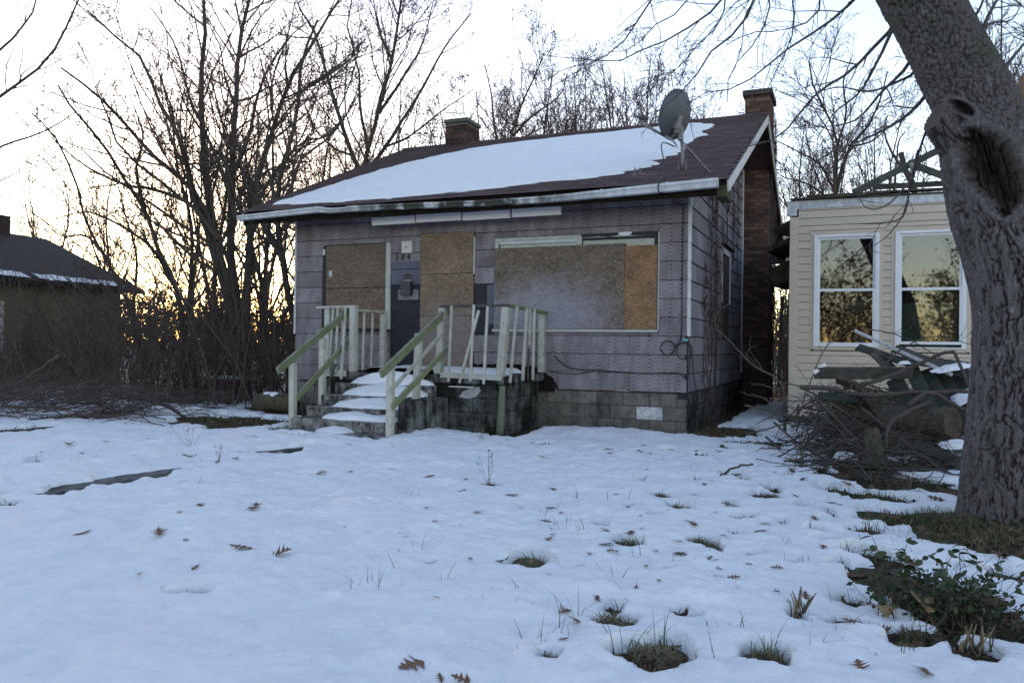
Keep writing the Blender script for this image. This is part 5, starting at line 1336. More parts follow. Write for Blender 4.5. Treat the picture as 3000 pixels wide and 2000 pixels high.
tree_obj('bare_tree', 'fine bare branches reaching in over the left edge of the sky', tuple(at(-420, 1170, D)), l5, 15, LV5, BARKDARK, BARKTWIG, 'bare trees left of the house', leaves=(40, .035), twig_r=.003)
# trees behind the house
D = 27.0
l6 = [L_(D, 0.138, .03, (1066, 1080), (1064, 700), (1068, 500), (1107, 333), (1149, 179), (1165, 60), (1190, -80), wob=.4),
      L_(D, 0.095, .02, (1064, 520), (1030, 452), (976, 286), (929, 119), (875, 18), (850, -60), wob=.4), L_(D, 0.079, .02, (1075, 500), (1131, 429), (1220, 286), (1310, 131), (1380, 40), wob=.4),
      L_(D, 0.063, .015, (1080, 440), (1055, 320), (1050, 200), (1020, 80), (1040, -40), wob=.4), L_(D, 0.063, .015, (1110, 330), (1180, 230), (1240, 120), (1270, 0), wob=.4), L_(D, 0.047, .012, (1040, 460), (960, 420), (900, 330), (880, 230), wob=.4),
      L_(D, 0.047, .012, (1130, 430), (1200, 400), (1290, 330), (1390, 260), wob=.4), L_(D, 0.053, .012, (1150, 180), (1110, 90), (1090, -30), wob=.4)]
tree_obj('bare_tree', 'broad bare tree with clumps of withered leaves behind the left half of the roof', tuple(at(1066, 1080, D)), l6, 16, LV, BARKDARK, BARKTWIG, 'bare trees behind the house', leaves=(700, .055), twig_r=.0065)
D = 34.0
l7 = [L_(D, 0.116, .03, (1470, 1070), (1480, 600), (1490, 420), (1525, 320), (1560, 240), (1590, 170), wob=.4), L_(D, 0.074, .02, (1485, 480), (1450, 380), (1440, 280), (1420, 190), wob=.4), L_(D, 0.069, .02, (1500, 400), (1560, 340), (1640, 280), (1660, 220), wob=.4), L_(D, 0.053, .02, (1480, 450), (1540, 400), (1600, 370), wob=.4)]
tree_obj('bare_tree', 'brown-leaved bare tree rising behind the middle of the snowy ridge', tuple(at(1470, 1070, D)), l7, 17, LV, BARKDARK, BARKTWIG, 'bare trees behind the house', leaves=(600, .055), twig_r=.008)
D = 30.0
l8 = [L_(D, 0.116, .03, (2440, 1080), (2442, 700), (2446, 555), (2452, 420), (2420, 330), (2380, 250), (2370, 180), wob=.4), L_(D, 0.085, .02, (2448, 570), (2485, 440), (2540, 370), (2580, 290), (2600, 210), wob=.4),
      L_(D, 0.063, .02, (2445, 560), (2400, 480), (2330, 440), (2278, 414), wob=.4), L_(D, 0.053, .015, (2455, 420), (2480, 330), (2470, 240), (2500, 160), wob=.4), L_(D, 0.047, .012, (2490, 430), (2560, 410), (2650, 330), wob=.4), L_(D, 0.053, .015, (2442, 600), (2380, 545), (2300, 520), (2270, 500), wob=.3)]
tree_obj('bare_tree', 'bare forked tree behind the gap between the two houses', tuple(at(2440, 1080, D)), l8, 18, LV, BARKDARK, BARKRED, 'bare trees behind the house', twig_r=.007)
D = 24.0
l9 = [L_(D, 0.079, .08, (2690, 1080), (2690, 700), (2680, 560), (2650, 490), (2640, 448), wob=.1), L_(D, 0.053, .02, (2672, 540), (2610, 440), (2590, 380), (2600, 340), wob=.1), L_(D, 0.037, .02, (2620, 560), (2632, 420), (2650, 390), wob=.1)]
tree_obj('broken_tree', 'pale snapped-off trunk standing behind the torn roof', tuple(at(2690, 1080, D)), l9, 19, [dict(den=.8, ang=(30, 70), ratio=.4, n=4, sides=3)], BARKGREY, BARKRED)
# distant trees: four shapes, set out one by one
def far_tree(h, seed):
    rng = np.random.default_rng(seed)
    tr, cr, _ = make_tree(up_limbs((0, 0, 0), h, h * .011, 7, .22, rng, (.15, .5)), seed, LVF, 10, 6, twig_r=.010)
    return mesh_data('trunk', *tr, BARKDARK, True), mesh_data('crown', *cr, BARKRED, True)
FT = [far_tree(16, 70), far_tree(14.5, 71), far_tree(16.5, 72), far_tree(13.5, 73)]
FAR = [(1545, 56, 3, 1.2, 'far bare tree just right of the brown-leaved tree behind the ridge'), (1645, 60, 0, 1.05, 'thin far tree in the row behind the middle of the ridge'), (1730, 57, 2, 1.0, 'far bare tree in the row left of the dish arm'), (1810, 62, 1, 1.2, 'faint far tree just left of the dish feed arm'), (1440, 58, 0, 1.0, 'far bare tree left of the brown-leaved tree'), (1290, 52, 0, .85, 'far bare tree just right of the left chimney'), (1375, 56, 1, 1.15, 'far bare tree behind the ridge, second right of the left chimney'), (1600, 52, 2, 1.0, 'far bare tree behind the ridge right of the brown-leaved tree'), (1690, 48, 3, 1.2, 'far bare tree behind the middle of the ridge'),
       (1770, 54, 1, 1.2, 'far bare tree left of the satellite dish'), (1850, 52, 0, .96, 'far bare tree behind the dish arm'), (1925, 56, 2, .98, 'far bare tree directly behind the satellite dish'), (2040, 62, 3, 1.05, 'far bare tree right of the satellite dish'), (2330, 50, 2, .72, 'far bare tree just right of the tall brick chimney'),
       (2540, 48, 1, .8, 'far bare tree behind the torn rafters'), (2640, 54, 0, .85, 'far bare tree left of the big trunk'), (2985, 40, 3, 1.35, 'far bare tree at the right edge beside the big trunk'), (760, 42, 3, .8, 'far bare tree seen through the thicket left of the house'), (560, 46, 1, .7, 'far bare tree seen through the thicket by the many-trunked tree'),
       (300, 50, 0, .62, 'far bare tree above the bungalow roof'), (900, 48, 2, .75, 'far bare tree just over the left slope of the roof'), (985, 55, 1, .9, 'far bare tree behind the left slope of the roof'), (1190, 50, 3, 1.0, 'far bare tree behind the left chimney'), (120, 55, 3, .8, 'far bare tree behind the bungalow chimney')]
for i, (px, d, k, sc, lab) in enumerate(FAR):
    d *= .74; sc *= .88 if 1300 < px < 1800 else 1.0; b = at(px, 1015, d); t = thing('bare_tree', lab, 'tree', (b[0], b[1], 0), 'distant bare trees')
    M = Matrix.Translation((b[0], b[1], 0)) @ Matrix.Rotation(i * 2.1, 4, 'Z') @ Matrix.Scale(sc, 4)
    put('trunk', FT[k][0], t, M); put('crown', FT[k][1], t, M)

# thicket of thin stems on the left, and the low evergreen scrub by the house corner
rng = np.random.default_rng(90)
N = 860
px = np.r_[rng.uniform(-180, 860, 560), rng.uniform(380, 870, N - 560)]; dep = rng.uniform(14.8, 23.5, N)
B_ = np.array([at(a, 1015, d) for a, d in zip(px, dep)]); B_[:, 2] = 0
ok = ~((B_[:, 0] > -7.4) & (B_[:, 1] > -0.3)); B_ = B_[ok]; px = px[ok]; N = len(B_)
H = np.clip(.7 + rng.gamma(2.0, .75, N), .8, 5.2) * np.where(px < 300, .85, 1.0)
lean = rng.normal(0, .36, (N, 2)); n = 7; tt = np.linspace(0, 1, n)
P = np.zeros((N, n, 3)); P[:, :, 2] = H[:, None] * tt; P[:, :, :2] = B_[:, None, :2] + lean[:, None, :] * (H[:, None] * tt ** 1.6)[..., None]
P[:, 1:] += np.cumsum(rng.normal(0, .06, (N, n - 1, 3)), 1)
R = ((.005 + .02 * rng.random(N) ** 2) * (.5 + H / 4))[:, None] * np.linspace(1, .25, n)
s1 = tubes(P, R, 4)
P2, R2, L2 = sprout(P, R, H, rng.poisson(7, N), (20, 65), .42, 5, .16, .03, rng, .1, .6, .4, .25)
P3, R3, L3 = sprout(P2, R2, L2, rng.poisson(2.0, len(P2)), (20, 70), .5, 4, .2, .02, rng, .1, .7, .5, .15)
th_ = put('thicket', mesh_data('thicket', *merge([s1, tubes(P2, np.maximum(R2, .003), 3), tubes(P3, np.maximum(R3, .0022), 3)]), BARKTWIG, True))
kind(tag(th_, 'dense thicket of thin leafless stems at the left', 'thicket'), 'stuff')
# withered leaves caught in it
c = P3[rng.integers(0, len(P3), 420), -1]
wl_ = put('withered_leaves', mesh_data('withered_leaves', *leaf_cards(c, .045, rng), LITTERM)); kind(tag(wl_, 'withered brown leaves caught in the thicket', 'leaves'), 'stuff')
# flattened brush lying at its foot
N = 420; px = rng.uniform(-150, 640, N); dep = rng.uniform(11.6, 15.5, N) + 1.5 * (px > 450)
B_ = np.array([at(a, 1015, d) for a, d in zip(px, dep)])
a = rng.normal(0.15, .5, N) + np.where(rng.random(N) < .3, math.pi, 0); L = rng.uniform(.6, 2.0, N); n = 6; tt = np.linspace(-.5, .5, n)
P = np.zeros((N, n, 3)); P[:, :, 0] = B_[:, :1] + np.cos(a)[:, None] * L[:, None] * tt; P[:, :, 1] = B_[:, 1:2] + np.sin(a)[:, None] * L[:, None] * tt
P[:, :, 2] = (rng.uniform(.03, .42, N) * (.35 + .65 * (px < 420)))[:, None] + (tt[None] + .3) * rng.uniform(-.05, .5, N)[:, None]; P += np.cumsum(rng.normal(0, .025, P.shape), 1); P[:, :, 2] = np.maximum(P[:, :, 2], .03)
R = rng.uniform(.004, .011, N)[:, None] * np.linspace(1, .4, n)
P2, R2, L2 = sprout(P, R, L, rng.poisson(4, N), (15, 50), .5, 4, .16, .0, rng, .2, .7, .5, .2)
bh = put('flattened_brush', mesh_data('flattened_brush', *merge([tubes(P, R, 4), tubes(P2, np.maximum(R2, .0022), 3)]), BARKTWIG, True))
kind(tag(bh, 'tangle of broken brush lying on the snow at the foot of the thicket', 'brush'), 'stuff')
for (p, q, r, lab) in (((175, 1040), (25, 1140), .022, 'pale straight stick leaning up out of the brush at the far left'), ((330, 1145), (470, 1185), .03, 'dark branch lying on the snow at the foot of the thicket'), ((420, 1165), (560, 1235), .035, 'thick fallen branch end under the thicket'), ((150, 1180), (330, 1190), .025, 'thin dark branch lying across the snow mound at the left')):
    A = at(*p, 12.8); Bq = at(*q, 12.6)
    tag(tube('fallen_branch', [A, (A + Bq) / 2 + [0, .05, .03], Bq], r, r * .6, BARKGREY if 'pale' in lab else BARKDARK, None, 7, 10, .012), lab, 'branch', 'branches lying by the thicket')

# scrub seen through the gap between the houses
rng = np.random.default_rng(140); N = 240
P = np.zeros((N, 7, 3)); P[:, :, 0] = rng.uniform(.35, 2.2, N)[:, None]; P[:, :, 1] = rng.uniform(9.8, 15, N)[:, None]; H = rng.uniform(1.5, 4.2, N); P[:, :, 2] = H[:, None] * np.linspace(0, 1, 7); P[:, 1:] += np.cumsum(rng.normal(0, .07, (N, 6, 3)), 1)
R = rng.uniform(.010, .03, N)[:, None] * np.linspace(1, .3, 7)
P2, R2, L2 = sprout(P, R, H, rng.poisson(9, N), (20, 70), .4, 5, .2, .03, rng, .1, .6, .4, .25)
gb = put('gap_scrub', mesh_data('gap_scrub', *merge([tubes(P, R, 4), tubes(P2, np.maximum(R2, .005), 3)]), BARKTWIG, True)); kind(tag(gb, 'dark scrub growing behind the gap between the two houses', 'scrub'), 'stuff')
# wood across the street, met only as reflections in the window panes
rng = np.random.default_rng(141); N = 150
P = np.zeros((N, 8, 3)); P[:, :, 0] = rng.uniform(-20, 34, N)[:, None]; P[:, :, 1] = rng.uniform(-58, -44, N)[:, None]; H = rng.uniform(4, 8.5, N); P[:, :, 2] = H[:, None] * np.linspace(0, 1, 8); P[:, 1:] += np.cumsum(rng.normal(0, .2, (N, 7, 3)), 1)
R = (H * .014)[:, None] * np.linspace(1, .15, 8)
P2, R2, L2 = sprout(P, R, H, rng.poisson(14, N), (25, 65), .45, 6, .16, .05, rng, .1, .55, .3, .6)
P3, R3, L3 = sprout(P2, R2, L2, rng.poisson(4, len(P2)), (25, 65), .5, 4, .18, .03, rng, .1, .6, .4, .4)
lc = leaf_cards(np.concatenate([P3[:, -1], P3[:, 1], P2[:, -1], P2[:, 2]]) + rng.normal(0, .4, (2 * len(P3) + 2 * len(P2), 3)), .17, rng)
wd_ = put('street_wood', mesh_data('street_wood', *merge([tubes(P, R, 5), tubes(P2, np.maximum(R2, .02), 3), tubes(P3, np.maximum(R3, .014), 3), lc]), BARKTWIG)); kind(tag(wd_, 'brown wood across the street mirrored in the window panes', 'wood'), 'stuff')
# far-off wood that closes the horizon
rng = np.random.default_rng(150); N = 520
px = np.r_[rng.uniform(-250, 3250, N - 90), rng.uniform(250, 950, 90)]; dd = rng.uniform(62, 95, N); B_ = np.array([at(a, 1015, d) for a, d in zip(px, dd)])
H = rng.uniform(2.6, 5.6, N); P = np.zeros((N, 5, 3)); P[:, :, :2] = B_[:, None, :2]; P[:, :, 2] = H[:, None] * np.linspace(0, 1, 5); P[:, 1:] += np.cumsum(rng.normal(0, .14, (N, 4, 3)), 1)
R = rng.uniform(.05, .12, N)[:, None] * np.linspace(1, .3, 5)
P2, R2, L2 = sprout(P, R, H, rng.poisson(13, N), (20, 70), .5, 4, .2, .05, rng, .05, .6, .4, .5)
lc = leaf_cards(np.concatenate([P2[:, 1], P2[:, -1]]) + rng.normal(0, .3, (2 * len(P2), 3)), .24, rng)
fw_ = put('far_wood', mesh_data('far_wood', *merge([tubes(P, R, 4), tubes(P2, np.maximum(R2, .03), 3), lc]), BARKTWIG)); kind(tag(fw_, 'far-off brown wood closing the horizon behind the houses', 'wood'), 'stuff')
# ---------------------------------------------------------------- the big leaning maple on the right
mp_loc = at(3005, 1600, 5.75); mp_loc[2] = 0
maple = thing('maple_tree', 'thick leaning maple trunk with a sawn limb stub and rotten hollow at the right edge', 'tree', tuple(mp_loc))
cl = [(3012, 1640, 5.75, .52), (3012, 1560, 5.75, .48), (3012, 1480, 5.75, .44), (3014, 1300, 5.75, .395), (3018, 1050, 5.75, .36), (3000, 820, 5.80, .345), (2952, 620, 5.85, .375), (2905, 480, 5.9, .335), (2856, 300, 5.95, .272), (2776, 150, 6.05, .262), (2694, 0, 6.15, .255), (2600, -170, 6.25, .245), (2470, -400, 6.4, .22), (2330, -640, 6.6, .19)]
key = np.array([at(a, b, c) for a, b, c, r in cl]); kr = np.array([r for *_, r in cl])
NS, NTH = 620, 340
ctr = resample(key, 2000); ss = np.r_[0, np.cumsum(np.linalg.norm(np.diff(ctr, axis=0), axis=1))]
ks = np.array([ss[np.argmin(np.linalg.norm(ctr - k, axis=1))] for k in key])
s_vis = ks[11]
sv = np.r_[np.linspace(0, s_vis, NS - 60), np.linspace(s_vis, ss[-1], 61)[1:]]; NS = len(sv)
C = np.stack([np.interp(sv, ss, ctr[:, k]) for k in range(3)], 1)
Rr = np.interp(sv, ks, kr); Rr = np.convolve(np.pad(Rr, 12, 'edge'), np.ones(25) / 25, 'valid')
T = norm(np.gradient(C, axis=0)); A = norm(np.cross(T, np.array([[0., 1., 0.]]))); Bq = np.cross(T, A)
th = np.linspace(0, 2 * np.pi, NTH, endpoint=False)
TH, SV = np.meshgrid(th, sv)
dirs = np.cos(TH)[..., None] * A[:, None] + np.sin(TH)[..., None] * Bq[:, None]
base = C[:, None] + dirs * Rr[:, None, None]
ux_, uy_ = np.cos(TH) * Rr[:, None], np.sin(TH) * Rr[:, None]
up_ = sstep(ks[6], ks[8], SV)                     # lower: long ridges, upper: small plates
warp = 0.020 * fbm(ux_ * 6, uy_ * 6, SV * 5, 3)
def plates(cw, cl_, seed, wp):
    f1, f2, cid = worley((ux_ + wp) / cw, (uy_ + wp) / cw, SV / cl_ + 0.4 * fbm(ux_ * 5, uy_ * 5, SV * 3, 2), seed)
    return sstep(0.02, 0.30, f2 - f1), cid
wz = .05 * fbm(ux_ * 4, uy_ * 4, SV * 4, 2)
v1 = np.abs(pn((ux_ + wz) * 20, (uy_ + wz) * 20, SV * 1.7) + .5 * pn((ux_ + wz) * 42, (uy_ - wz) * 42, SV * 3.6 + 5) + .25 * pn(ux_ * 80, uy_ * 80, SV * 20))
v2 = np.abs(pn(ux_ * 10 + 7, uy_ * 10, SV * 14 + 3) + .4 * pn(ux_ * 33, uy_ * 33, SV * 30))
p1_ = sstep(0.0, .26, v1) * (.82 + .18 * sstep(.0, .05, v2)); c1_ = .5 + .5 * pn(ux_ * 16, uy_ * 16, SV * 7)
f1, f2, c2_ = worley((ux_ + warp) / .034, (uy_ + warp) / .034, SV / .046 + .5 * fbm(ux_ * 9, uy_ * 9, SV * 9, 2), 2); p2_ = sstep(.0, .2, f2 - f1) * (.45 + .55 * sstep(0, .2, np.abs(pn(ux_ * 30, uy_ * 30, SV * 11) + .5 * pn(ux_ * 60, uy_ * 60, SV * 26))))
p3_ = sstep(0.0, .3, np.abs(pn(ux_ * 62, uy_ * 62, SV * 16) + .4 * pn(ux_ * 110, uy_ * 110, SV * 40)))
ridge = p1_ * (1 - up_) + p2_ * up_
h = 0.026 * (ridge - .7) * (1 - .4 * up_) + 0.005 * (p3_ - .6) + 0.006 * (c1_ - .5) * (1 - up_) + .004 * (c2_ - .5) * up_ + 0.010 * fbm(ux_ * 2.5, uy_ * 2.5, SV * 2.0, 3)
flare = 0.07 * np.exp(-SV / .16) * (0.5 + 0.8 * np.sin(3 * TH + .6) + .5 * np.sin(5 * TH))
# the rotten hollow and its rolled rim, an ellipse on the side facing the yard
rel = base - CAM; zc = rel @ CF; ppx = 1500 + FPX * (rel @ CR) / zc; ppy = 1000 - FPX * (rel @ CU) / zc
facing = ((dirs @ CF) < 0.35)
def ell(cx, cy, la, sb, ax, ay):
    dx, dy = ppx - cx, ppy - cy; n_ = math.hypot(ax, ay); ax, ay = ax / n_, ay / n_
    return np.hypot((dx * ax + dy * ay) / la, (-dx * ay + dy * ax) / sb)
wob = 0.17 * fbm(ppx / 55, ppy / 55, 0, 3) + .07 * pn(ppx / 12, ppy / 12, .5)
e1 = ell(2912, 498, 148, 84, .60, .80) + wob; e2 = ell(2822, 318, 36, 17, .85, .5) + wob
e1 = np.where(facing, e1, 9); e2 = np.where(facing, e2, 9)
ins = sstep(1.02, .86, e1); ins2 = sstep(1.05, .7, e2); rimm = np.exp(-((e1 - 1.13) / .12) ** 2); rim2 = np.exp(-((e2 - 1.3) / .3) ** 2)
strand = fbm(ppx / 16 - ppy / 60, ppy / 110, 2.0, 4)
ksm = np.clip(1 - rimm * .7 - ins - ins2 - rim2 * .8, 0.08, 1)
h = h * ksm + flare + 0.034 * rimm * (.6 + .5 * fbm(ppx / 40, ppy / 40, 1.5, 2)) + .02 * rim2 - ins * (0.10 + 0.12 * np.clip(1 - e1, 0, 1) - .06 * strand) - ins2 * .08
furrow = np.clip(ridge * (.55 + .45 * p3_), 0, 1) * ksm + (1 - ksm) * .75
V = (base + dirs * h[..., None]).reshape(-1, 3)
i = np.arange(NS - 1)[:, None] * NTH; j = np.arange(NTH)[None]; j2 = (j + 1) % NTH
Q = np.stack([i + j, i + j2, i + NTH + j2, i + NTH + j], -1).reshape(-1, 4)
me = mesh_data('trunk', V, [Q], BARKBIG, True)
for nm, arr in (('furrow', furrow), ('deadwood', np.maximum(ins, ins2))):
    at_ = me.attributes.new(nm, 'FLOAT', 'POINT'); at_.data.foreach_set('value', arr.ravel().astype(np.float32))
put('trunk', me, maple)
# sawn limb stub
sa_, sb_ = at(2828, 470, 6.02), at(2741, 341, 5.80)
NSs, NTs = 60, 90; ax_ = norm(sb_ - sa_); a2 = norm(np.cross(ax_, CF)); b2 = np.cross(ax_, a2)
tt = np.linspace(0, 1, NSs); t2 = np.linspace(0, 2 * np.pi, NTs, endpoint=False); TT, SS = np.meshgrid(t2, tt)
rad = .128 - .022 * SS + .02 * np.exp(-SS / .25)
f1, f2, cid = worley(np.cos(TT) * 3.4 + .2 * fbm(TT, SS * 3, 0, 2), np.sin(TT) * 3.4, SS * 1.7, 9); rg = sstep(.02, .3, f2 - f1)
rad = rad + .013 * (rg - .7)
tilt = -.05 * np.cos(TT + 1.0)                      # the saw cut is not square to the limb
cen = sa_ + (sb_ - sa_) * SS[..., None] + ax_ * (tilt * SS ** 4)[..., None]
Vs = (cen + rad[..., None] * (np.cos(TT)[..., None] * a2 + np.sin(TT)[..., None] * b2)).reshape(-1, 3)
i = np.arange(NSs - 1)[:, None] * NTs; j = np.arange(NTs)[None]; j2 = (j + 1) % NTs
Q = np.stack([i + j, i + j2, i + NTs + j2, i + NTs + j], -1).reshape(-1, 4)
me = mesh_data('limb_stub', Vs, [Q], BARKBIG, True); at_ = me.attributes.new('furrow', 'FLOAT', 'POINT'); at_.data.foreach_set('value', rg.ravel().astype(np.float32))
stub = put('limb_stub', me, maple)
last = Vs[-NTs:]; cc = last.mean(0)
rings = [last] + [cc + (last - cc) * k - ax_ * .012 * (1 - k) for k in (.93, .7, .4, .15)]
Vc = np.concatenate(rings); Qc = np.concatenate([np.stack([k * NTs + j[0], k * NTs + j2[0], (k + 1) * NTs + j2[0], (k + 1) * NTs + j[0]], -1) for k in range(4)])
obj('saw_cut', Vc, [Qc, np.array([[4 * NTs + q for q in range(NTs)]])], simple('sawn_wood', (0.06, 0.05, 0.042), (0.12, 0.10, 0.088), 14, .9, .3), stub)
# drooping outer branches: measured runs, each carried back to the limb it hangs from
def H_(d0, d1, r0, *pts): return ([at(p[0], p[1], d0 + (d1 - d0) * k / (len(pts) - 1)) for k, p in enumerate(pts)], r0, .0034)
sc = lambda *q: [(1500 + x / 1.568, y / 1.568) for x, y in q]
root = at(2330, -640, 6.6)
hang = [H_(6.9, 7.4, 0.0189, (2240, -560), (2020, -180), *sc((640, 0), (560, 120), (480, 230), (380, 280), (290, 335), (160, 410))),
        H_(6.9, 7.6, 0.0203, (2260, -560), (2200, -150), *sc((960, 0), (870, 90), (700, 190), (540, 250), (470, 290), (330, 270), (180, 260))),
        H_(6.7, 7.0, 0.0270, (2300, -600), (2260, -150), *sc((1110, 0), (1050, 130), (930, 220), (850, 340), (780, 420), (690, 500), (600, 560))),
        H_(6.6, 6.8, 0.0189, (2320, -600), (2310, -150), *sc((1290, 0), (1295, 130), (1260, 230), (1190, 370), (1170, 420))),
        H_(6.4, 6.9, 0.0243, (2420, -450), (2540, -80), *sc((1560, 10), (1420, 130), (1300, 200), (1160, 310), (1040, 400), (880, 430), (800, 480))),
        H_(6.2, 6.8, 0.0230, (2580, -120), (2630, 20), *sc((1760, 110), (1640, 240), (1550, 330), (1400, 430), (1290, 560), (1200, 640), (950, 700))),
        H_(6.1, 6.6, 0.0203, (2660, 90), *sc((1830, 280), (1700, 420), (1560, 560), (1330, 590))), H_(6.1, 6.5, 0.0203, (2720, 200), *sc((1910, 420), (1800, 540), (1620, 640), (1480, 690), (1380, 760))),
        H_(6.2, 6.6, 0.0175, (2640, 40), *sc((1740, 150), (1690, 260), (1600, 420), (1480, 520), (1400, 640))), H_(6.2, 6.5, 0.0162, (2690, 150), *sc((1850, 330), (1760, 380), (1640, 420), (1500, 400), (1380, 430))),
        H_(6.4, 6.9, 0.0162, (2430, -420), (2400, -60), *sc((1420, 0), (1380, 90), (1240, 140), (1100, 150), (980, 210))), H_(6.6, 6.9, 0.0162, (2330, -600), (2250, -100), *sc((1190, 0), (1150, 140), (1080, 240), (1000, 330), (990, 470))),
        H_(6.3, 6.4, 0.0135, (2745, 300), (2700, 420), (2680, 500), (2660, 580), (2640, 640), (2600, 690), (2560, 720)), H_(6.2, 6.3, 0.0108, (2690, 440), (2668, 530), (2655, 610), (2640, 640), (2580, 655), (2510, 655)), H_(6.2, 6.3, 0.0081, (2668, 530), (2600, 600), (2540, 610), (2510, 560)),
        H_(5.9, 6.0, 0.0216, (2880, 130), (2890, 60), (2930, -20), (2960, -120)), H_(5.8, 5.8, 0.0189, (2930, 215), (2990, 140), (3060, 60)), H_(5.8, 5.8, 0.0135, (2870, 110), (2900, 70), (2960, 60), (2990, 20)), H_(5.9, 5.9, 0.0135, (2850, 60), (2880, 0), (2880, -80)),
        H_(6.9, 7.2, 0.0162, (2240, -560), (2050, -220), *sc((820, -40), (760, 60), (650, 120), (560, 220), (430, 240))), H_(6.8, 7.2, 0.0162, (2250, -560), (2130, -220), *sc((980, 30), (900, 170), (820, 230), (760, 330), (640, 350)))]
LVH = [dict(den=4.2, ang=(20, 55), ratio=.26, n=7, wan=.16, up=-.03, tmin=.22, sides=4, rk=.5, minl=.25, lmax=.9), dict(den=5.5, ang=(25, 60), ratio=.45, n=5, wan=.2, up=.02, tmin=.15, sides=3, minl=.10, lmax=.38, max=6)]
tr, cr, _, HB = make_tree(hang, 44, LVH, 16, 5, jit=.004, twig_r=.0026, raw=True)
[obj('hanging_branch', *tubes(P_[None], R_[None], 5), BARKHANG, maple, True) for P_, R_ in zip(*HB)]; kind(obj('hanging_twigs', *cr, BARKHANG, maple, True), 'stuff')

# ---------------------------------------------------------------- vines on the side wall and the tall chimney
rng = np.random.default_rng(101)
def vine(name, label, starts, seed, n=26, step=.16, plane='x', drift=.10, off=.03):
    rng = np.random.default_rng(seed); PP = []
    for (u, z0, z1) in starts:
        k = n; zz = np.linspace(z0, z1, k); uu = u + np.cumsum(rng.normal(0, drift * (z1 - z0) / k, k))
        PP.append(np.stack([np.full(k, off) + rng.uniform(0, .03, k), uu, zz], 1))
    P = np.stack(PP); R = np.linspace(.014, .004, n)[None] * rng.uniform(.6, 1.3, (len(P), 1))
    L = np.abs(P[:, -1, 2] - P[:, 0, 2])
    P2, R2, L2 = sprout(P, R, L, rng.poisson(20, len(P)), (20, 80), .22, 7, .28, .06, rng, .25, .6, .5, .3, 1.2)
    P3, R3, L3 = sprout(P2, R2, L2, rng.poisson(4, len(P2)), (30, 90), .5, 5, .3, .0, rng, .1, .7, .6, .12, .5)
    for q in (P2, P3): q[..., 0] = off + .05 * np.abs(np.sin(q[..., 0] * 40)) 
    t = thing(name, label, 'vine', (off, starts[0][0], 0))
    [obj('stem', *tubes(P[q:q + 1], R[q:q + 1], 5), VINEM, t, True) for q in range(len(P))]; kind(obj('tendrils', *merge([tubes(P2, np.maximum(R2, .004), 3), tubes(P3, np.maximum(R3, .003), 3)]), VINEM, t, True), 'stuff')
    return t
vine('wall_vine', 'leafless vine climbing the side wall near its small window', [(1.7, 0.0, 3.6), (1.9, 0, 3.9), (2.3, 0.0, 4.2), (2.45, .1, 4.4), (2.6, 0, 3.2), (3.0, .1, 4.4), (1.3, 0, 2.6), (3.6, 3.1, 4.8), (4.4, 2.9, 4.9), (5.1, 2.6, 5.0)], 7, drift=.16, off=.05)
vc = vine('chimney_vine', 'bare vine tangle hanging on the back of the tall chimney', [(6.6, .2, 6.2), (6.8, .2, 6.4), (7.0, .1, 6.5), (7.2, 0, 6.3), (6.45, 3.0, 6.6), (7.3, .5, 5.8)], 8, drift=.14, off=.57)
rng = np.random.default_rng(102)
c0 = np.array([.30, 6.7, 6.15]) + rng.normal(0, 1, (60, 3)) * [.22, .3, .28]; P, R, L = sprout(np.repeat(c0[:, None], 4, 1) + np.linspace(0, .3, 4)[None, :, None] * norm(rng.normal(size=(60, 1, 3))), np.full((60, 4), .006), np.full(60, .8), np.full(60, 5), (10, 90), .6, 6, .3, 0., rng)
kind(obj('tangle', *tubes(P, np.maximum(R, .004), 3), VINEM, vc, True), 'stuff')

# ---------------------------------------------------------------- brush and lumber pile in front of the cream house
def br(name, label, pts, r0, r1, m=BARKGREY, sides=8, twigs=0, seed=1, n=18):
    P = resample([at(*p) for p in pts], n, 0.006); R = np.linspace(r0, r1, n)
    Vb, Fb = tubes(P[None], R[None], sides, True)
    if not twigs: return tag(obj(name, Vb, Fb, m, None, True), label, 'branch', 'branches of the brush pile')
    t = thing(name, label, 'branch', tuple(P[0]), 'branches of the brush pile')
    rng = np.random.default_rng(seed); L = np.array([np.linalg.norm(np.diff(P, axis=0), axis=1).sum()])
    P2, R2, L2 = sprout(P[None], R[None], L, np.array([twigs]), (20, 60), .3, 6, .2, .02, rng, .25, .6, .4, .25, .9)
    obj('stem', Vb, Fb, m, t, True); kind(obj('twigs', *tubes(P2, np.maximum(R2, .003), 3), m, t, True), 'stuff'); return t
br('branch', 'long pale branch lying level across the top of the brush pile', [(2345, 1134, 9.6), (2440, 1138, 9.5), (2533, 1158, 9.3), (2680, 1150, 9.0), (2860, 1146, 8.7)], .030, .022)
br('branch', 'crooked dark branch arching over the boards toward the trunk', [(2470, 1138, 9.7), (2594, 1107, 9.6), (2702, 1061, 9.5), (2790, 1030, 9.3), (2816, 1084, 9.1), (2850, 1145, 9.0)], .026, .016)
br('branch', 'grey forked branch standing bent in front of the log', [(2594, 1370, 8.4), (2598, 1300, 8.4), (2608, 1241, 8.5), (2671, 1199, 8.7), (2725, 1178, 8.9)], .018, .024, twigs=6, seed=3)
br('branch', 'long pale stick slanting down onto the snow in front of the brush pile', [(2245, 1280, 9.9), (2327, 1348, 9.1), (2403, 1398, 8.4), (2566, 1482, 7.0)], .014, .024)
br('branch', 'straight thin branch crossing the stump toward the trunk foot', [(2525, 1195, 9.2), (2633, 1279, 8.6), (2728, 1356, 8.0), (2830, 1408, 7.5)], .017, .012, twigs=5, seed=5)
br('branch', 'short light stick propped upright at the left of the brush pile', [(2350, 1318, 9.2), (2426, 1214, 9.3)], .02, .014)
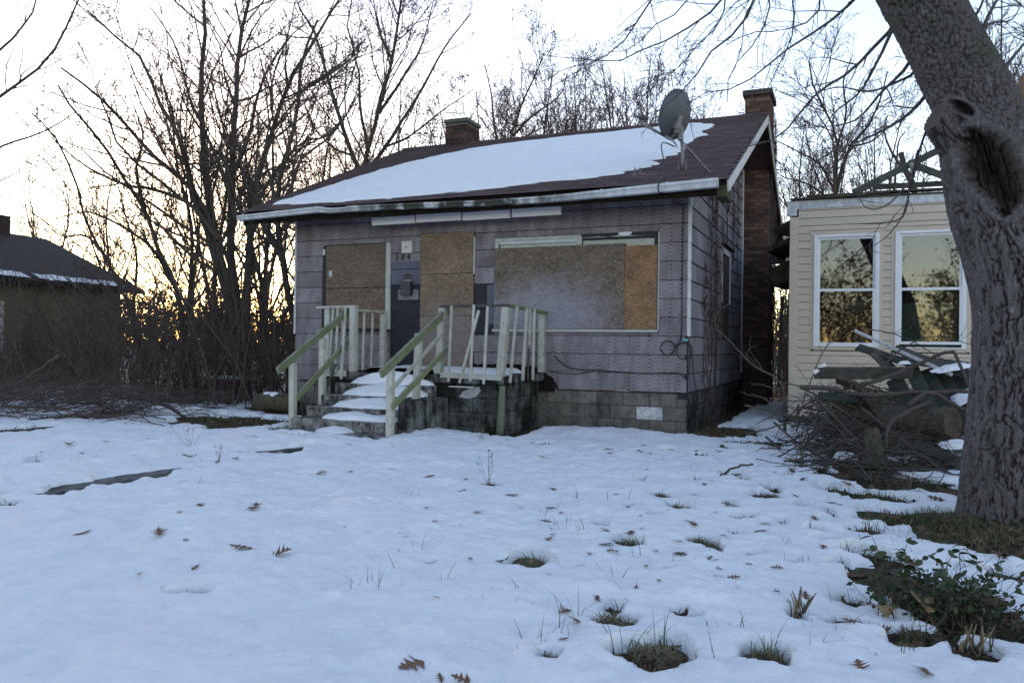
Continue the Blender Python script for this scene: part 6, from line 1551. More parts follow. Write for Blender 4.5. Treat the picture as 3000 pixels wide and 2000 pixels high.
br('branch', 'gnarled branch lying under the pale level branch', [(2660, 1190, 8.9), (2720, 1150, 8.9), (2790, 1180, 8.8), (2850, 1215, 8.6)], .03, .018)
br('branch', 'smooth branch bundle stick lowest at the front of the brush pile', [(2310, 1350, 8.6), (2520, 1352, 8.2), (2640, 1388, 7.8)], .013, .010)
br('branch', 'long thin branch running along the pile front to the maple', [(2357, 1410, 8.0), (2560, 1405, 7.7), (2840, 1424, 7.2)], .014, .012, twigs=5, seed=9)
br('branch', 'thin branch below the log reaching the maple', [(2480, 1365, 8.2), (2650, 1375, 8.0), (2830, 1396, 7.6)], .013, .010, twigs=5, seed=10)
br('sapling', 'slender sapling arching left toward the house between the two buildings', [(2299, 1262, 10.3), (2297, 1200, 10.3), (2295, 1135, 10.3), (2268, 1105, 10.3), (2202, 1067, 10.4), (2143, 1003, 10.5), (2102, 965, 10.5), (2099, 919, 10.5), (2132, 893, 10.5)], .020, .005, twigs=7, seed=12, n=26)
br('branch', 'low twig arching left from the sapling foot', [(2292, 1150, 10.2), (2260, 1135, 10.2), (2235, 1128, 10.2), (2200, 1125, 10.2)], .010, .004)
br('branch', 'lowest twig arching left from the brush pile', [(2285, 1200, 10.0), (2235, 1164, 10.1), (2189, 1156, 10.1), (2167, 1146, 10.1)], .011, .004)
br('branch', 'thin whip rising across the cream siding from the pile', [(2330, 1240, 10.0), (2380, 1100, 10.2), (2420, 1020, 10.4), (2480, 965, 10.5)], .009, .003, twigs=6, seed=14)
br('branch', 'twiggy bough rising past the right window sill', [(2560, 1090, 9.8), (2660, 1010, 9.9), (2740, 985, 9.9), (2850, 1010, 9.6)], .012, .004, twigs=12, seed=15)
br('branch', 'thin leaning branch above the boards by the right window', [(2520, 960, 10.2), (2640, 985, 10.0), (2760, 1050, 9.8), (2850, 1090, 9.6)], .008, .004, twigs=9, seed=16)
br('stick', 'short brown stick half buried in the snow left of the pile', [(2115, 1395, 7.6), (2150, 1368, 7.7), (2205, 1360, 7.8)], .012, .010)
br('stick', 'stubby broken stick in the snow before the gap between the houses', [(2112, 1308, 9.6), (2160, 1330, 9.2)], .022, .018, BARKDARK)
# fine twigs of the pile, nobody could count them
rng = np.random.default_rng(120); N = 760
px = 2330 + 520 * rng.random(N) ** .8; py = 1150 + 250 * rng.random(N) ** 1.25; dep = np.clip(11.5 - (py - 1120) / 290 * 3.6 + rng.normal(0, .5, N), 7.2, 11.3)
ctr_ = np.array([at(a, b, d) for a, b, d in zip(px, py, dep)]); ctr_[:, 2] = np.clip(ctr_[:, 2], .05, 1.1)
mound = np.exp(-(((px - 2580) / 300) ** 2)); ctr_[:, 2] = np.minimum(ctr_[:, 2], .10 + .78 * mound)
a = rng.normal(.15, .8, N) + CAM_A; el = rng.normal(.08, .38, N); L = rng.uniform(.4, 1.6, N); n = 7; tt = np.linspace(-.5, .5, n)
d = np.stack([np.cos(a) * np.cos(el), np.sin(a) * np.cos(el), np.sin(el)], 1)
P = ctr_[:, None] + d[:, None] * (L[:, None] * tt)[..., None]; P += np.cumsum(rng.normal(0, .018, P.shape), 1); P[..., 2] = np.maximum(P[..., 2], .03)
R = (.003 + .011 * rng.random(N) ** 2.5)[:, None] * np.linspace(1, .35, n)
P2, R2, L2 = sprout(P, R, L, rng.poisson(2.6, N), (15, 55), .4, 5, .2, .02, rng, .3, .7, .5, .15)
tw = put('brush_twigs', mesh_data('brush_twigs', *merge([tubes(P, R, 4), tubes(P2, np.maximum(R2, .0022), 3)]), BARKGREY, True)); kind(tag(tw, 'tangle of fine twigs heaped in front of the cream house', 'twigs'), 'stuff')
# log, stump, boards
def barky(name, a, b, r, label, cat, seed, ratio=1.0, n=50, m=70):
    ax = norm(b - a); s1 = norm(np.cross(ax, (0, 0, 1.))); s2 = np.cross(s1, ax); L = np.linalg.norm(b - a)
    TT, SS = np.meshgrid(np.linspace(0, 2 * np.pi, m, endpoint=False), np.linspace(0, 1, n))
    f1, f2, cid = worley(np.cos(TT) * r / .035, np.sin(TT) * r / .035, SS * L / .10, seed); rg = sstep(.02, .3, f2 - f1)
    rad = r * (1 + (ratio - 1) * SS) * (1 + .05 * np.sin(2 * TT + seed)) + .014 * (rg - .6) + .012 * fbm(np.cos(TT) * 2, np.sin(TT) * 2, SS * L * 3 + .1, 2)
    V = (a + (b - a) * SS[..., None] + rad[..., None] * (np.cos(TT)[..., None] * s1 + np.sin(TT)[..., None] * s2)).reshape(-1, 3)
    i = np.arange(n - 1)[:, None] * m; j = np.arange(m)[None]; j2 = (j + 1) % m
    t = thing(name, label, cat, tuple((a + b) / 2 - [0, 0, r])); obj('bark', V, [np.stack([i + j, i + j2, i + m + j2, i + m + j], -1).reshape(-1, 4)], LOGBARK, t, True)
    for e, sgn in ((V[:m], -1), (V[-m:], 1)):
        c = e.mean(0); rg_ = [e] + [c + (e - c) * k + ax * sgn * (-.02 if k < .9 else .004) for k in (.92, .6, .2)]
        obj('cut_end', np.concatenate(rg_), [np.concatenate([np.stack([k * m + j[0], k * m + j2[0], (k + 1) * m + j2[0], (k + 1) * m + j[0]], -1) for k in range(3)]), np.array([[3 * m + q for q in range(m)]])], LOGEND, t)
    return t
barky('log', at(2600, 1232, 9.3), at(2792, 1240, 8.6), .165, 'thick bark-covered log lying in the brush pile', 'log', 5)
barky('stump', at(2560, 1362, 8.35) * [1, 1, 0] + [0, 0, .03], at(2553, 1258, 8.5), .12, 'pale split stump standing in front of the log', 'stump', 6, .55, 36, 50)
barky('log', at(2480, 1195, 9.9), at(2600, 1180, 9.7), .10, 'smaller mossy log half hidden behind the stump', 'log', 7)
def board(label, a, b, w, t, m, up, cat='board', grp='boards of the lumber pile'):
    return tag(beam('board', at(*a), at(*b), w, t, m, None, .004, up=up), label, cat, grp)
pu = norm(np.array([-.35, -.45, .82]))
for k, (x0, y0, x1, y1) in enumerate(((2672, 1082, 2742, 1232), (2712, 1084, 2790, 1240), (2752, 1086, 2838, 1248), (2796, 1088, 2884, 1256), (2842, 1092, 2932, 1264))):
    board(('green painted board, leftmost of the sloping row', 'second green board of the sloping row', 'middle green board of the sloping row under the snow', 'fourth green board of the sloping row', 'rightmost green board of the sloping row, behind the trunk')[k], (x0, y0, 9.9), (x1, y1, 8.9), .165, .03, PLANKGREEN, pu)
board('curled grey board with a white end on top of the brush', (2386, 1092, 9.9), (2674, 1092, 9.7), .04, .15, PLANKGREY, (0.0, -.35, .9))
board('long thin white-edged strip leaning up to the left window', (2503, 968, 10.4), (2790, 1098, 9.5), .02, .04, FASCIA, (0, -.3, .9))
board('dark mossy board under the white-edged strip', (2512, 1016, 10.3), (2690, 1072, 9.8), .14, .03, PLANKGREEN, (-.1, -.45, .85))
board('weathered board leaning below the right window', (2620, 1020, 10.2), (2850, 1105, 9.6), .14, .03, PLANKGREY, (-.2, -.5, .85))
board('short brown plank end stuck in the pile', (2452, 1110, 9.6), (2512, 1132, 9.4), .05, .12, DECAY, (-.2, -.6, .7))
board('dark plank lying low behind the trunk', (2680, 1300, 8.6), (2860, 1380, 8.0), .14, .04, PLANKGREEN, pu)
hr_ = np.random.default_rng(77)
for lab, a, b, w, m in (('dark slab lying deepest in the heap left of the log', (2440, 1190, 9.9), (2600, 1215, 9.5), .22, DECAY), ('broken plank end jutting left from the heap', (2400, 1160, 9.8), (2560, 1175, 9.7), .16, PLANKGREEN), ('short dark board tilted behind the stump', (2520, 1130, 9.8), (2610, 1250, 9.3), .18, DECAY), ('mossy slab leaning behind the log', (2620, 1110, 9.9), (2680, 1230, 9.3), .2, PLANKGREEN),
                        ('flat rotten board under the brush at the left', (2390, 1250, 9.6), (2570, 1270, 9.2), .2, DECAY), ('dark plank crossing under the bent grey branch', (2600, 1290, 8.9), (2770, 1270, 8.7), .16, DECAY), ('split board standing up behind the curled board', (2560, 1030, 10.1), (2640, 1110, 9.9), .14, PLANKGREY), ('grey slab topping the heap below the right window', (2640, 1050, 10.0), (2840, 1075, 9.6), .2, PLANKGREY)):
    board(lab, a, b, w, .035, m, norm(np.array([hr_.normal(0, .3), -.5, .8])))
tag(beam('white_board_end', at(2384, 1092, 9.86), at(2418, 1066, 9.88), .02, .05, PVC, None, .003), 'small white curled trim piece at the end of the grey board', 'board', 'boards of the lumber pile')
def blob(label, c, rx, ry, h, nrm, seed):
    nrm = norm(np.asarray(nrm, float)); u = norm(np.cross((0, 1., 0), nrm)) if abs(nrm[1]) < .9 else np.array([1., 0, 0]); u = norm(CR - (CR @ nrm) * nrm); v = np.cross(nrm, u)
    xs = np.linspace(-1, 1, 26); X, Y = np.meshgrid(xs, xs); q = np.hypot(X, Y) + .22 * fbm(X * 1.7 + seed, Y * 1.7, 0, 3)
    Z = h * sstep(1.0, .45, q) - .01
    V = c + X[..., None] * rx * u + Y[..., None] * ry * v + Z[..., None] * nrm
    Fb = grid_faces(26, 26); kp = (q.ravel()[Fb] < 1.02).any(1)
    return kind(tag(obj('snow_patch', V.reshape(-1, 3), [Fb[kp]], SNOW, None, True), label, 'snow'), 'stuff')
blob('snow lying on the middle of the green boards', at(2825, 1160, 9.25), .16, .13, .03, pu, 1); blob('snow along the top of the leaning boards', at(2790, 1076, 9.6), .26, .10, .04, (-.1, -.3, 1), 2); blob('snow patch low behind the trunk', at(2800, 1300, 8.4), .16, .10, .04, (0, -.4, 1), 3)
blob('small snow cap on the brush left of the stump', at(2478, 1340, 8.6), .13, .12, .07, (0, 0, 1), 4); blob('little snow cap on the mossy board', at(2650, 1062, 9.8), .08, .05, .03, (0, -.2, 1), 5)
# ---------------------------------------------------------------- leaves on the snow
def leaf_mesh(name, half, mat, curl, seed, stalk=.18):
    rng = np.random.default_rng(seed); V = []; n = len(half)
    for (t, w) in half:
        for sgn in (-1, 0, 1):
            ww = w * sgn * (1 + rng.uniform(-.12, .12))
            z = curl * ww * ww * 2.2 + .10 * curl * math.sin(t * 5 + seed) + .03 * abs(ww) * rng.normal()
            V.append((t - .5 + abs(ww) * .38 * (1 - t) , ww * .92, z))
    Q = []
    for i in range(n - 1):
        for s in (0, 1): Q.append((i * 3 + s, i * 3 + s + 1, (i + 1) * 3 + s + 1, (i + 1) * 3 + s))
    k = len(V); V += [(-.5 - stalk, .012, .03), (-.5 - stalk, -.012, .03), (-.48, -.012, 0), (-.48, .012, 0)]; Q.append((k, k + 1, k + 2, k + 3))
    V = np.array(V); V[:, 2] -= V[:, 2].min()
    return mesh_data(name, V, [np.array(Q)], mat, False)
OAKH = [(0, .01), (.08, .03), (.13, .10), (.17, .29), (.21, .12), (.27, .05), (.32, .13), (.38, .34), (.41, .46), (.46, .16), (.52, .06), (.57, .15), (.62, .40), (.66, .24), (.71, .08), (.76, .12), (.81, .25), (.86, .09), (.92, .10), (1.0, .01)]
MAPH = [(0, .02), (.05, .30), (.12, .42), (.2, .26), (.3, .55), (.42, .58), (.5, .28), (.62, .30), (.72, .34), (.8, .14), (.9, .10), (1.0, .01)]
OAK = [leaf_mesh('oak_leaf', OAKH, OAKLEAF, c, s) for c, s in ((.04, 1), (.14, 2), (-.12, 3), (.35, 4))]
MAPL = [leaf_mesh('maple_leaf', MAPH, TANLEAF, c, s) for c, s in ((.35, 5), (.8, 6))]
def zone(x, y):
    row = 'close to the house' if y < 1330 else 'in the middle of the yard' if y < 1500 else 'in the lower half of the yard' if y < 1700 else 'near the bottom edge'
    col = 'far left' if x < 480 else 'below the walk' if x < 1000 else 'below the porch' if x < 1500 else 'below the picture window' if x < 2000 else 'before the brush pile' if x < 2480 else 'around the maple'
    return 'fallen brown leaf ' + col + ', ' + row
def put_leaf(px, py, L, label, grp, me, rng, tilt=.25, lift=.006, name='oak_leaf'):
    g = ground_at(px, py, .06); z = float(surf(g[0], g[1])[0]); g = ground_at(px, py, z); z = float(surf(g[0], g[1])[0])
    d = (g - CAM) @ CF; s = np.clip(L * d / FPX * 1.1, .045, .19) * rng.uniform(.85, 1.12)
    M = Matrix.Translation((g[0], g[1], z + lift)) @ Matrix.Rotation(rng.uniform(0, 6.28), 4, 'Z') @ Matrix.Rotation(rng.normal(0, tilt), 4, 'X') @ Matrix.Rotation(rng.normal(0, tilt), 4, 'Y') @ Matrix.Scale(s, 4)
    return tag(put(name, me, None, M), label, 'leaf', grp)
rng = np.random.default_rng(200)
big = [(1220, 1947, 105, 'large curled russet oak leaf at the bottom edge of the snow, left of centre'), (1362, 1990, 80, 'oak leaf cut by the bottom edge, beside the large curled one'), (1290, 1994, 45, 'small dark leaf cut by the bottom edge between two larger leaves'), (1473, 1645, 62, 'oak leaf touching the left side of the green grass tuft'), (1777, 1597, 62, 'broad oak leaf just left of the dark melt hole'), (1846, 1563, 50, 'spread oak leaf above the broad one by the melt hole'),
       (1748, 1766, 40, 'upright pale oak leaf above the curled pair'), (1655, 1795, 48, 'curled oak leaf, left of the leafy melt holes'), (1690, 1822, 62, 'oak leaf lying flat below the curled one'), (2520, 1953, 70, 'tan curled leaf alone near the bottom edge, right side'), (2710, 1972, 78, 'dark red-brown leaf in the bottom right corner of the snow'), (2275, 1736, 24, 'small folded leaf standing up in the snow before the shrub'),
       (2360, 1754, 40, 'small brown seed-like leaf right of the standing folded leaf'), (1995, 1621, 50, 'oak leaf below the curved strip of bare grass'), (2230, 1555, 44, 'yellow-brown leaf above the strip of grass before the trunk'), (2135, 1484, 50, 'orange-brown leaf under a grass clump, right of centre'), (2430, 1470, 52, 'pale tan leaf propped in the snow before the brush pile'), (2495, 1823, 60, 'curled tan leaf in the long bare patch left of the shrub'), (1940, 1915, 90, 'red oak leaf lying in the big bare patch at the bottom')]
for i, (x, y, L, lab) in enumerate(big): put_leaf(x, y, L, lab, 'oak leaves on the snow', OAK[i % 4], rng, .18)
L1 = [(235, 1567, 58), (466, 1560, 62), (708, 1607, 66), (820, 1626, 62), (573, 1664, 32), (750, 1477, 40), (742, 1493, 58), (588, 1484, 32), (545, 1586, 18), (408, 1684, 10), (527, 1504, 12), (203, 1302, 40), (310, 1296, 20), (560, 1325, 44), (590, 1349, 16), (690, 1345, 26), (636, 1353, 22), (120, 1328, 10), (240, 1329, 22), (940, 1389, 36), (452, 1263, 14), (540, 1322, 20)]
for k, (x, y, L) in enumerate(L1): put_leaf(x, y, L, zone(x, y), 'leaves scattered on the snow', OAK[k % 4], rng, .13)
L2 = [(1024, 1300, 26), (1027, 1384, 22), (1146, 1384, 24), (1258, 1399, 34), (1365, 1404, 26), (1354, 1439, 28), (1500, 1452, 42), (1621, 1436, 30), (1402, 1505, 40), (1248, 1491, 18), (1275, 1529, 16), (1523, 1489, 22), (1613, 1489, 34), (1644, 1514, 10), (1010, 1539, 14), (1190, 1574, 14), (1262, 1647, 16), (1378, 1639, 14), (1278, 1754, 10), (1652, 1874, 18), (1618, 1565, 20), (1610, 1581, 38), (1783, 1317, 30), (1821, 1323, 8), (1884, 1305, 24), (1905, 1331, 24), (1897, 1374, 14), (1876, 1512, 14), (1880, 1549, 18), (1725, 1626, 18), (1985, 1588, 34), (1990, 1620, 36), (2065, 1422, 26), (2095, 1503, 16), (2100, 1640, 12), (1485, 1295, 14), (1372, 1259, 34), (1560, 1300, 18), (1805, 1454, 18), (1150, 1310, 12), (2040, 1312, 22)]
_q = np.random.default_rng(222); L2 += [(float(a), float(b), float(c)) for a, b, c in zip(1450 + 1050 * _q.random(34) ** .8, 1300 + 430 * _q.random(34), _q.uniform(14, 40, 34))]
for k, (x, y, L) in enumerate(L2): put_leaf(x, y, L, zone(x, y), 'leaves scattered on the snow', OAK[(k * 3) % 4], rng, .13)
L3 = [(2560, 1440, 60), (2490, 1440, 54), (2780, 1442, 70), (2750, 1465, 60), (2820, 1455, 60), (2690, 1455, 34), (2530, 1556, 50), (2330, 1455, 30), (2300, 1390, 44), (2350, 1405, 40), (2850, 1600, 55), (2890, 1570, 60), (2600, 1660, 60), (2570, 1640, 50), (2670, 1655, 50), (2320, 1385, 36), (2400, 1330, 40), (2460, 1480, 24), (2860, 1655, 50), (2930, 1630, 60)]
for k, (x, y, L) in enumerate(L3): put_leaf(x, y, L, zone(x, y), 'leaves scattered on the snow', OAK[(k * 3 + 1) % 4], rng, .2)
for (x, y, L, lab, lift) in ((2700, 1812, 110, 'large pale tan maple leaf propped against the front of the shrub', .05), (2600, 1805, 70, 'buff leaf standing on edge at the left foot of the shrub', .03), (2770, 1770, 80, 'brown leaf caught upright inside the shrub', .08), (2620, 1760, 60, 'second brown leaf caught in the shrub, on its left side', .05)):
    o = put_leaf(x, y, L, lab, None, MAPL[0] if 'tan' in lab or 'buff' in lab else OAK[1], rng, .2, lift, 'maple_leaf' if 'tan' in lab or 'buff' in lab else 'oak_leaf')
    o.matrix_basis = o.matrix_basis @ Matrix.Rotation(.9, 4, 'Y')

# ---------------------------------------------------------------- grass
def blades(c, h, w, rng, bend=.5, n=4):
    K = len(c); a = rng.uniform(0, 6.283, K); d = np.stack([np.cos(a), np.sin(a), np.zeros(K)], 1); s = np.stack([-np.sin(a), np.cos(a), np.zeros(K)], 1)
    b = (rng.uniform(.1, 1.0, K) * bend)[:, None]; t = np.linspace(0, 1, n + 1)
    P = c[:, None] + d[:, None] * (b * h[:, None] * t[None] ** 1.8)[..., None] + np.array([0, 0, 1.]) * (h[:, None] * (t[None] - .35 * b * t[None] ** 2.5))[..., None]
    W = (w[:, None] * (1 - t[None] ** 1.5) + .0004)[..., None] * s[:, None]
    V = np.stack([P - W, P + W], 2).reshape(-1, 3)
    i = np.arange(K)[:, None] * 2 * (n + 1) + np.arange(n)[None] * 2
    return V, [np.stack([i, i + 1, i + 3, i + 2], -1).reshape(-1, 4)]
def scatter(n, rng, region=None):
    out = []
    for k, (cx, cy, rx, ry) in enumerate(MELTW):
        m = int(np.clip(n * rx * ry / .02, 8, 420)) if region is None else region
        q = rng.normal(0, .36, (m, 2)); x = cx + q[:, 0] * rx * ca - q[:, 1] * ry * sa; y = cy + q[:, 0] * rx * sa + q[:, 1] * ry * ca
        out.append(np.stack([x, y], 1))
    return out
rng = np.random.default_rng(210)
TUFT = {1: 'green grass tuft in the open snow, right of centre', 6: 'big bare patch of flattened grass at the bottom edge', 18: 'bristly grass clump poking up near the bottom right', 4: 'grass tuft with leaves behind the big bare patch', 2: 'dark round melt hole with dead grass beside an oak leaf', 7: 'small grass tuft left of the big bare patch', 15: 'upper part of the curved strip of grass', 16: 'lower part of the curved strip of grass', 13: 'round grass clump before the brush pile', 9: 'grass sprouting by a leaf right of centre', 0: 'small dry weed clump in the middle of the snow', 3: 'little grass tuft far right of centre'}
sc_ = scatter(90, rng)
Gc, Dc = [], []
def onground(xy): return np.c_[xy, ground_h(xy[:, 0], xy[:, 1]) - .004]
for k, xy in enumerate(sc_):
    d_ = np.hypot(MELTW[k, 0] - CAM[0], MELTW[k, 1] - CAM[1]); P_ = onground(xy); K = len(P_); half = rng.random(K) < (.55 if k in TUFT or k >= 24 else .4)
    hs = np.clip(rng.gamma(3, .018, K), .02, .16); ww = rng.uniform(.0016, .0034, K) * (1 + d_ * .06)
    if k in TUFT:
        t = thing('grass_tuft', TUFT[k], 'grass', tuple(onground(MELTW[k:k + 1, :2])[0]), 'grass tufts in the snow')
        q = rng.normal(0, .34, (90, 2)); q = np.stack([MELTW[k, 0] + q[:, 0] * MELTW[k, 2] * ca - q[:, 1] * MELTW[k, 3] * sa, MELTW[k, 1] + q[:, 0] * MELTW[k, 2] * sa + q[:, 1] * MELTW[k, 3] * ca], 1)
        PP = np.concatenate([P_, onground(q)]); K2 = len(PP); g = rng.random(K2) < .5; hh = np.clip(rng.gamma(3, .022, K2), .025, .15); w2 = rng.uniform(.0016, .003, K2)
        kind(obj('green_blades', *blades(PP[g], hh[g] * .85, w2[g], rng, 1.7), GRASSM, t), 'stuff'); q = rng.normal(0, .36, (170, 2)); q = np.stack([MELTW[k, 0] + q[:, 0] * MELTW[k, 2] * ca - q[:, 1] * MELTW[k, 3] * sa, MELTW[k, 1] + q[:, 0] * MELTW[k, 2] * sa + q[:, 1] * MELTW[k, 3] * ca], 1)
        P2_ = onground(q); P2_[:, 2] += .03 * np.exp(-((q - MELTW[k, :2]) ** 2).sum(1) / (.5 * MELTW[k, 2]) ** 2); PD = np.concatenate([PP[~g], P2_]); hd_ = np.r_[hh[~g] * .6, rng.uniform(.03, .08, 170)]
        kind(obj('dead_blades', *blades(PD, hd_, np.full(len(PD), .0032), rng, 2.2), STRAWM, t), 'stuff')
    else:
        Gc.append((P_[half], hs[half], ww[half])); Dc.append((P_[~half], hs[~half] * .6, ww[~half] * 1.2))
# lone blades sticking through the snow, more towards the maple, and the rough grass round its foot
N = 380; cxy = np.stack([1000 + 1850 * rng.random(70) ** .6, 1310 + rng.random(70) * 640], 1)[rng.integers(0, 70, N)]; px = cxy[:, 0] + rng.normal(0, 22, N); py = cxy[:, 1] + rng.normal(0, 7, N)
P_ = np.array([ground_at(a, b, .05) for a, b in zip(px, py)]); P_[:, 2] = ground_h(P_[:, 0], P_[:, 1]); Gc.append((P_, rng.uniform(.08, .19, N), rng.uniform(.0012, .0024, N)))
N = 1900; cxy = np.stack([rng.normal(2800, 120, 60), rng.normal(1565, 50, 60)], 1)[rng.integers(0, 60, N)]; px = cxy[:, 0] + rng.normal(0, 24, N); py = cxy[:, 1] + rng.normal(0, 9, N); P_ = np.array([ground_at(a, b, .05) for a, b in zip(px, np.maximum(py, 1400))]); P_[:, 2] = ground_h(P_[:, 0], P_[:, 1]); Gc.append((P_[:900], rng.uniform(.03, .12, 900), rng.uniform(.0014, .0028, 900))); Dc.append((P_[900:], rng.uniform(.02, .09, N - 900), rng.uniform(.0014, .003, N - 900)))
N = 1500; P_ = np.c_[rng.uniform(-9.5, -5.0, N), rng.uniform(-2.4, 1.5, N), np.zeros(N)]; P_[:, 2] = ground_h(P_[:, 0], P_[:, 1]); Gc.append((P_[:700], rng.uniform(.02, .07, 700), rng.uniform(.003, .005, 700))); Dc.append((P_[700:], rng.uniform(.02, .10, 800), rng.uniform(.003, .005, 800)))
N = 1500; P_ = np.c_[np.r_[rng.uniform(-2.2, .4, 800), rng.uniform(0.1, 1.3, 700)], np.r_[rng.uniform(-.28, -.02, 800), rng.uniform(-1.2, 2.0, 700)], np.zeros(N)]; Dc.append((P_, rng.uniform(.02, .09, N), rng.uniform(.002, .004, N)))
gr = put('grass', mesh_data('grass', *merge([blades(a, b, c, rng, 1.25) for a, b, c in Gc]), GRASSM)); kind(tag(gr, 'thin green grass blades poking through the snow', 'grass'), 'stuff')
dr = put('dead_grass', mesh_data('dead_grass', *merge([blades(a, b, c, rng, 1.5) for a, b, c in Dc]), STRAWM)); kind(tag(dr, 'flattened straw-coloured grass in the bare patches', 'grass'), 'stuff')
# litter of small leaves on the bare ground
cs = []
for k, (cx, cy, rx, ry) in enumerate(MELTW):
    m = int(np.clip(rx * ry * 260, 4, 260)); q = rng.normal(0, .55, (m, 2)); cs.append(np.stack([cx + q[:, 0] * rx * ca - q[:, 1] * ry * sa, cy + q[:, 0] * rx * sa + q[:, 1] * ry * ca], 1))
cs.append(np.c_[rng.uniform(-2.4, .5, 260), rng.uniform(-.3, -.03, 260)]); cs.append(np.c_[rng.uniform(.1, 4.2, 700), rng.uniform(-3.6, 1.2, 700)]); cs.append(np.c_[rng.uniform(-12, -5, 900), rng.uniform(-2.2, 3, 900)])
cs = np.concatenate(cs); c3 = np.c_[cs, ground_h(cs[:, 0], cs[:, 1]) + .012]
lt = put('leaf_litter', mesh_data('leaf_litter', *leaf_cards(c3, .028, rng), LITTERM)); kind(tag(lt, 'scraps of dead leaves matted on the bare ground', 'leaf litter'), 'stuff')

# whole dead leaves matted in the bare patches, round the maple and under the pile
def leaf_heap(c, size, rng):
    me = OAK[0]; v0 = np.empty(len(me.vertices) * 3, np.float32); me.vertices.foreach_get('co', v0); v0 = v0.reshape(-1, 3); q0 = np.array([list(p.vertices) for p in me.polygons]); parts = []
    for p in c:
        M = np.array((Matrix.Rotation(rng.uniform(0, 6.28), 3, 'Z') @ Matrix.Rotation(rng.normal(0, .35), 3, 'X') @ Matrix.Rotation(rng.normal(0, .35), 3, 'Y'))); v = v0.copy(); v[:, 2] *= rng.uniform(.5, 3)
        parts.append((v @ M.T * size * rng.uniform(.6, 1.2) + p, [q0]))
    return merge(parts)
cs = [np.array([ground_at(a, b, .03) for a, b in zip(rng.normal(2820, 130, 220), np.maximum(rng.normal(1570, 60, 220), 1450))]), np.array([ground_at(a, b, .03) for a, b in zip(rng.normal(2760, 130, 200), rng.normal(1780, 60, 200))]), np.array([ground_at(a, b, .03) for a, b in zip(rng.uniform(2330, 2850, 130), rng.uniform(1380, 1470, 130))]), np.array([ground_at(a, b, .03) for a, b in zip(rng.uniform(2020, 2350, 60), rng.uniform(1255, 1320, 60))]),
      np.c_[rng.uniform(-2.2, .3, 40), rng.uniform(-.3, -.05, 40), np.zeros(40)], np.array([ground_at(a, b, .03) for a, b in zip(rng.normal(1909, 55, 34), rng.normal(1920, 18, 34))]), np.array([ground_at(a, b, .03) for a, b in zip(rng.normal(740, 90, 50), rng.normal(1238, 12, 50))])]
cs = np.concatenate(cs); cs[:, 2] = ground_h(cs[:, 0], cs[:, 1]) + .008
lh = put('matted_leaves', mesh_data('matted_leaves', *leaf_heap(cs, .11, rng), LITTERM)); kind(tag(lh, 'dead oak leaves matted on bare ground by the maple and the pile', 'leaf litter'), 'stuff')

# ---------------------------------------------------------------- evergreen shrub, yucca, weeds
rng = np.random.default_rng(230)
sb = ground_at(2785, 1815, .02); shrub = thing('evergreen_shrub', 'low dark green leafy shrub growing through bare ground at the bottom right', 'shrub', tuple(sb))
lm = mesh_data('leaf', *(lambda h: (np.array([(t, s * w, -.25 * w * abs(s) + .15 * math.sin(t * 3)) for (t, w) in h for s in (-1, 0, 1)]), [np.array([(i * 3 + s, i * 3 + s + 1, i * 3 + s + 4, i * 3 + s + 3) for i in range(len(h) - 1) for s in (0, 1)])]))([(0, .02), (.2, .20), (.45, .27), (.75, .18), (1, .0)]), SHRUBLEAF, True)
N = 38; bx = sb[0] + rng.normal(0, .14, N); byy_ = sb[1] + rng.normal(0, .11, N); an = rng.uniform(0, 6.283, N); hh = rng.uniform(.16, .42, N); ro = rng.uniform(.06, .30, N)
tt = np.linspace(0, 1, 7); P = np.zeros((N, 7, 3))
P[:, :, 0] = bx[:, None] + np.cos(an)[:, None] * ro[:, None] * tt ** 1.3; P[:, :, 1] = byy_[:, None] + np.sin(an)[:, None] * ro[:, None] * tt ** 1.3; P[:, :, 2] = hh[:, None] * (tt - .18 * tt ** 3)
P[:, 1:] += np.cumsum(rng.normal(0, .006, (N, 6, 3)), 1)
for k in range(N): obj('stem', *tubes(P[k:k + 1], np.linspace(.003, .0012, 7)[None], 4), BARKDARK, shrub, True)
cnt = 0
for k in range(N):
    for i in range(2, 7):
        for s in (-1, 1):
            if cnt >= 296 or rng.random() < .12: continue
            d = norm(P[k, min(i, 5) + 1] - P[k, min(i, 5)]); a = rng.uniform(0, 6.283)
            M = Matrix.Translation(Vector(P[k, i])) @ Matrix.Rotation(a, 4, 'Z') @ Matrix.Rotation(rng.uniform(-.5, .7), 4, 'Y') @ Matrix.Rotation(rng.normal(0, .5), 4, 'X') @ Matrix.Scale(rng.uniform(.036, .064), 4)
            put('leaf', lm, shrub, M); cnt += 1
dl = leaf_cards(np.c_[sb[0] + rng.normal(0, .15, 420), sb[1] + rng.normal(0, .12, 420), rng.uniform(.02, .22, 420)], .018, rng)
kind(obj('inner_leaves', *dl, SHRUBLEAF, shrub), 'stuff')
tw = sprout(np.repeat(sb[None, None], 3, 1) + rng.normal(0, .18, (60, 1, 3)) * [1, 1, .0] + np.linspace(0, .1, 3)[None, :, None] * norm(rng.normal(size=(60, 1, 3))), np.full((60, 3), .003), np.full(60, .4), np.full(60, 2), (20, 80), .6, 5, .3, .02, rng)
kind(obj('dead_twigs', *tubes(tw[0], np.maximum(tw[1], .0012), 3), BARKTWIG, shrub, True), 'stuff')
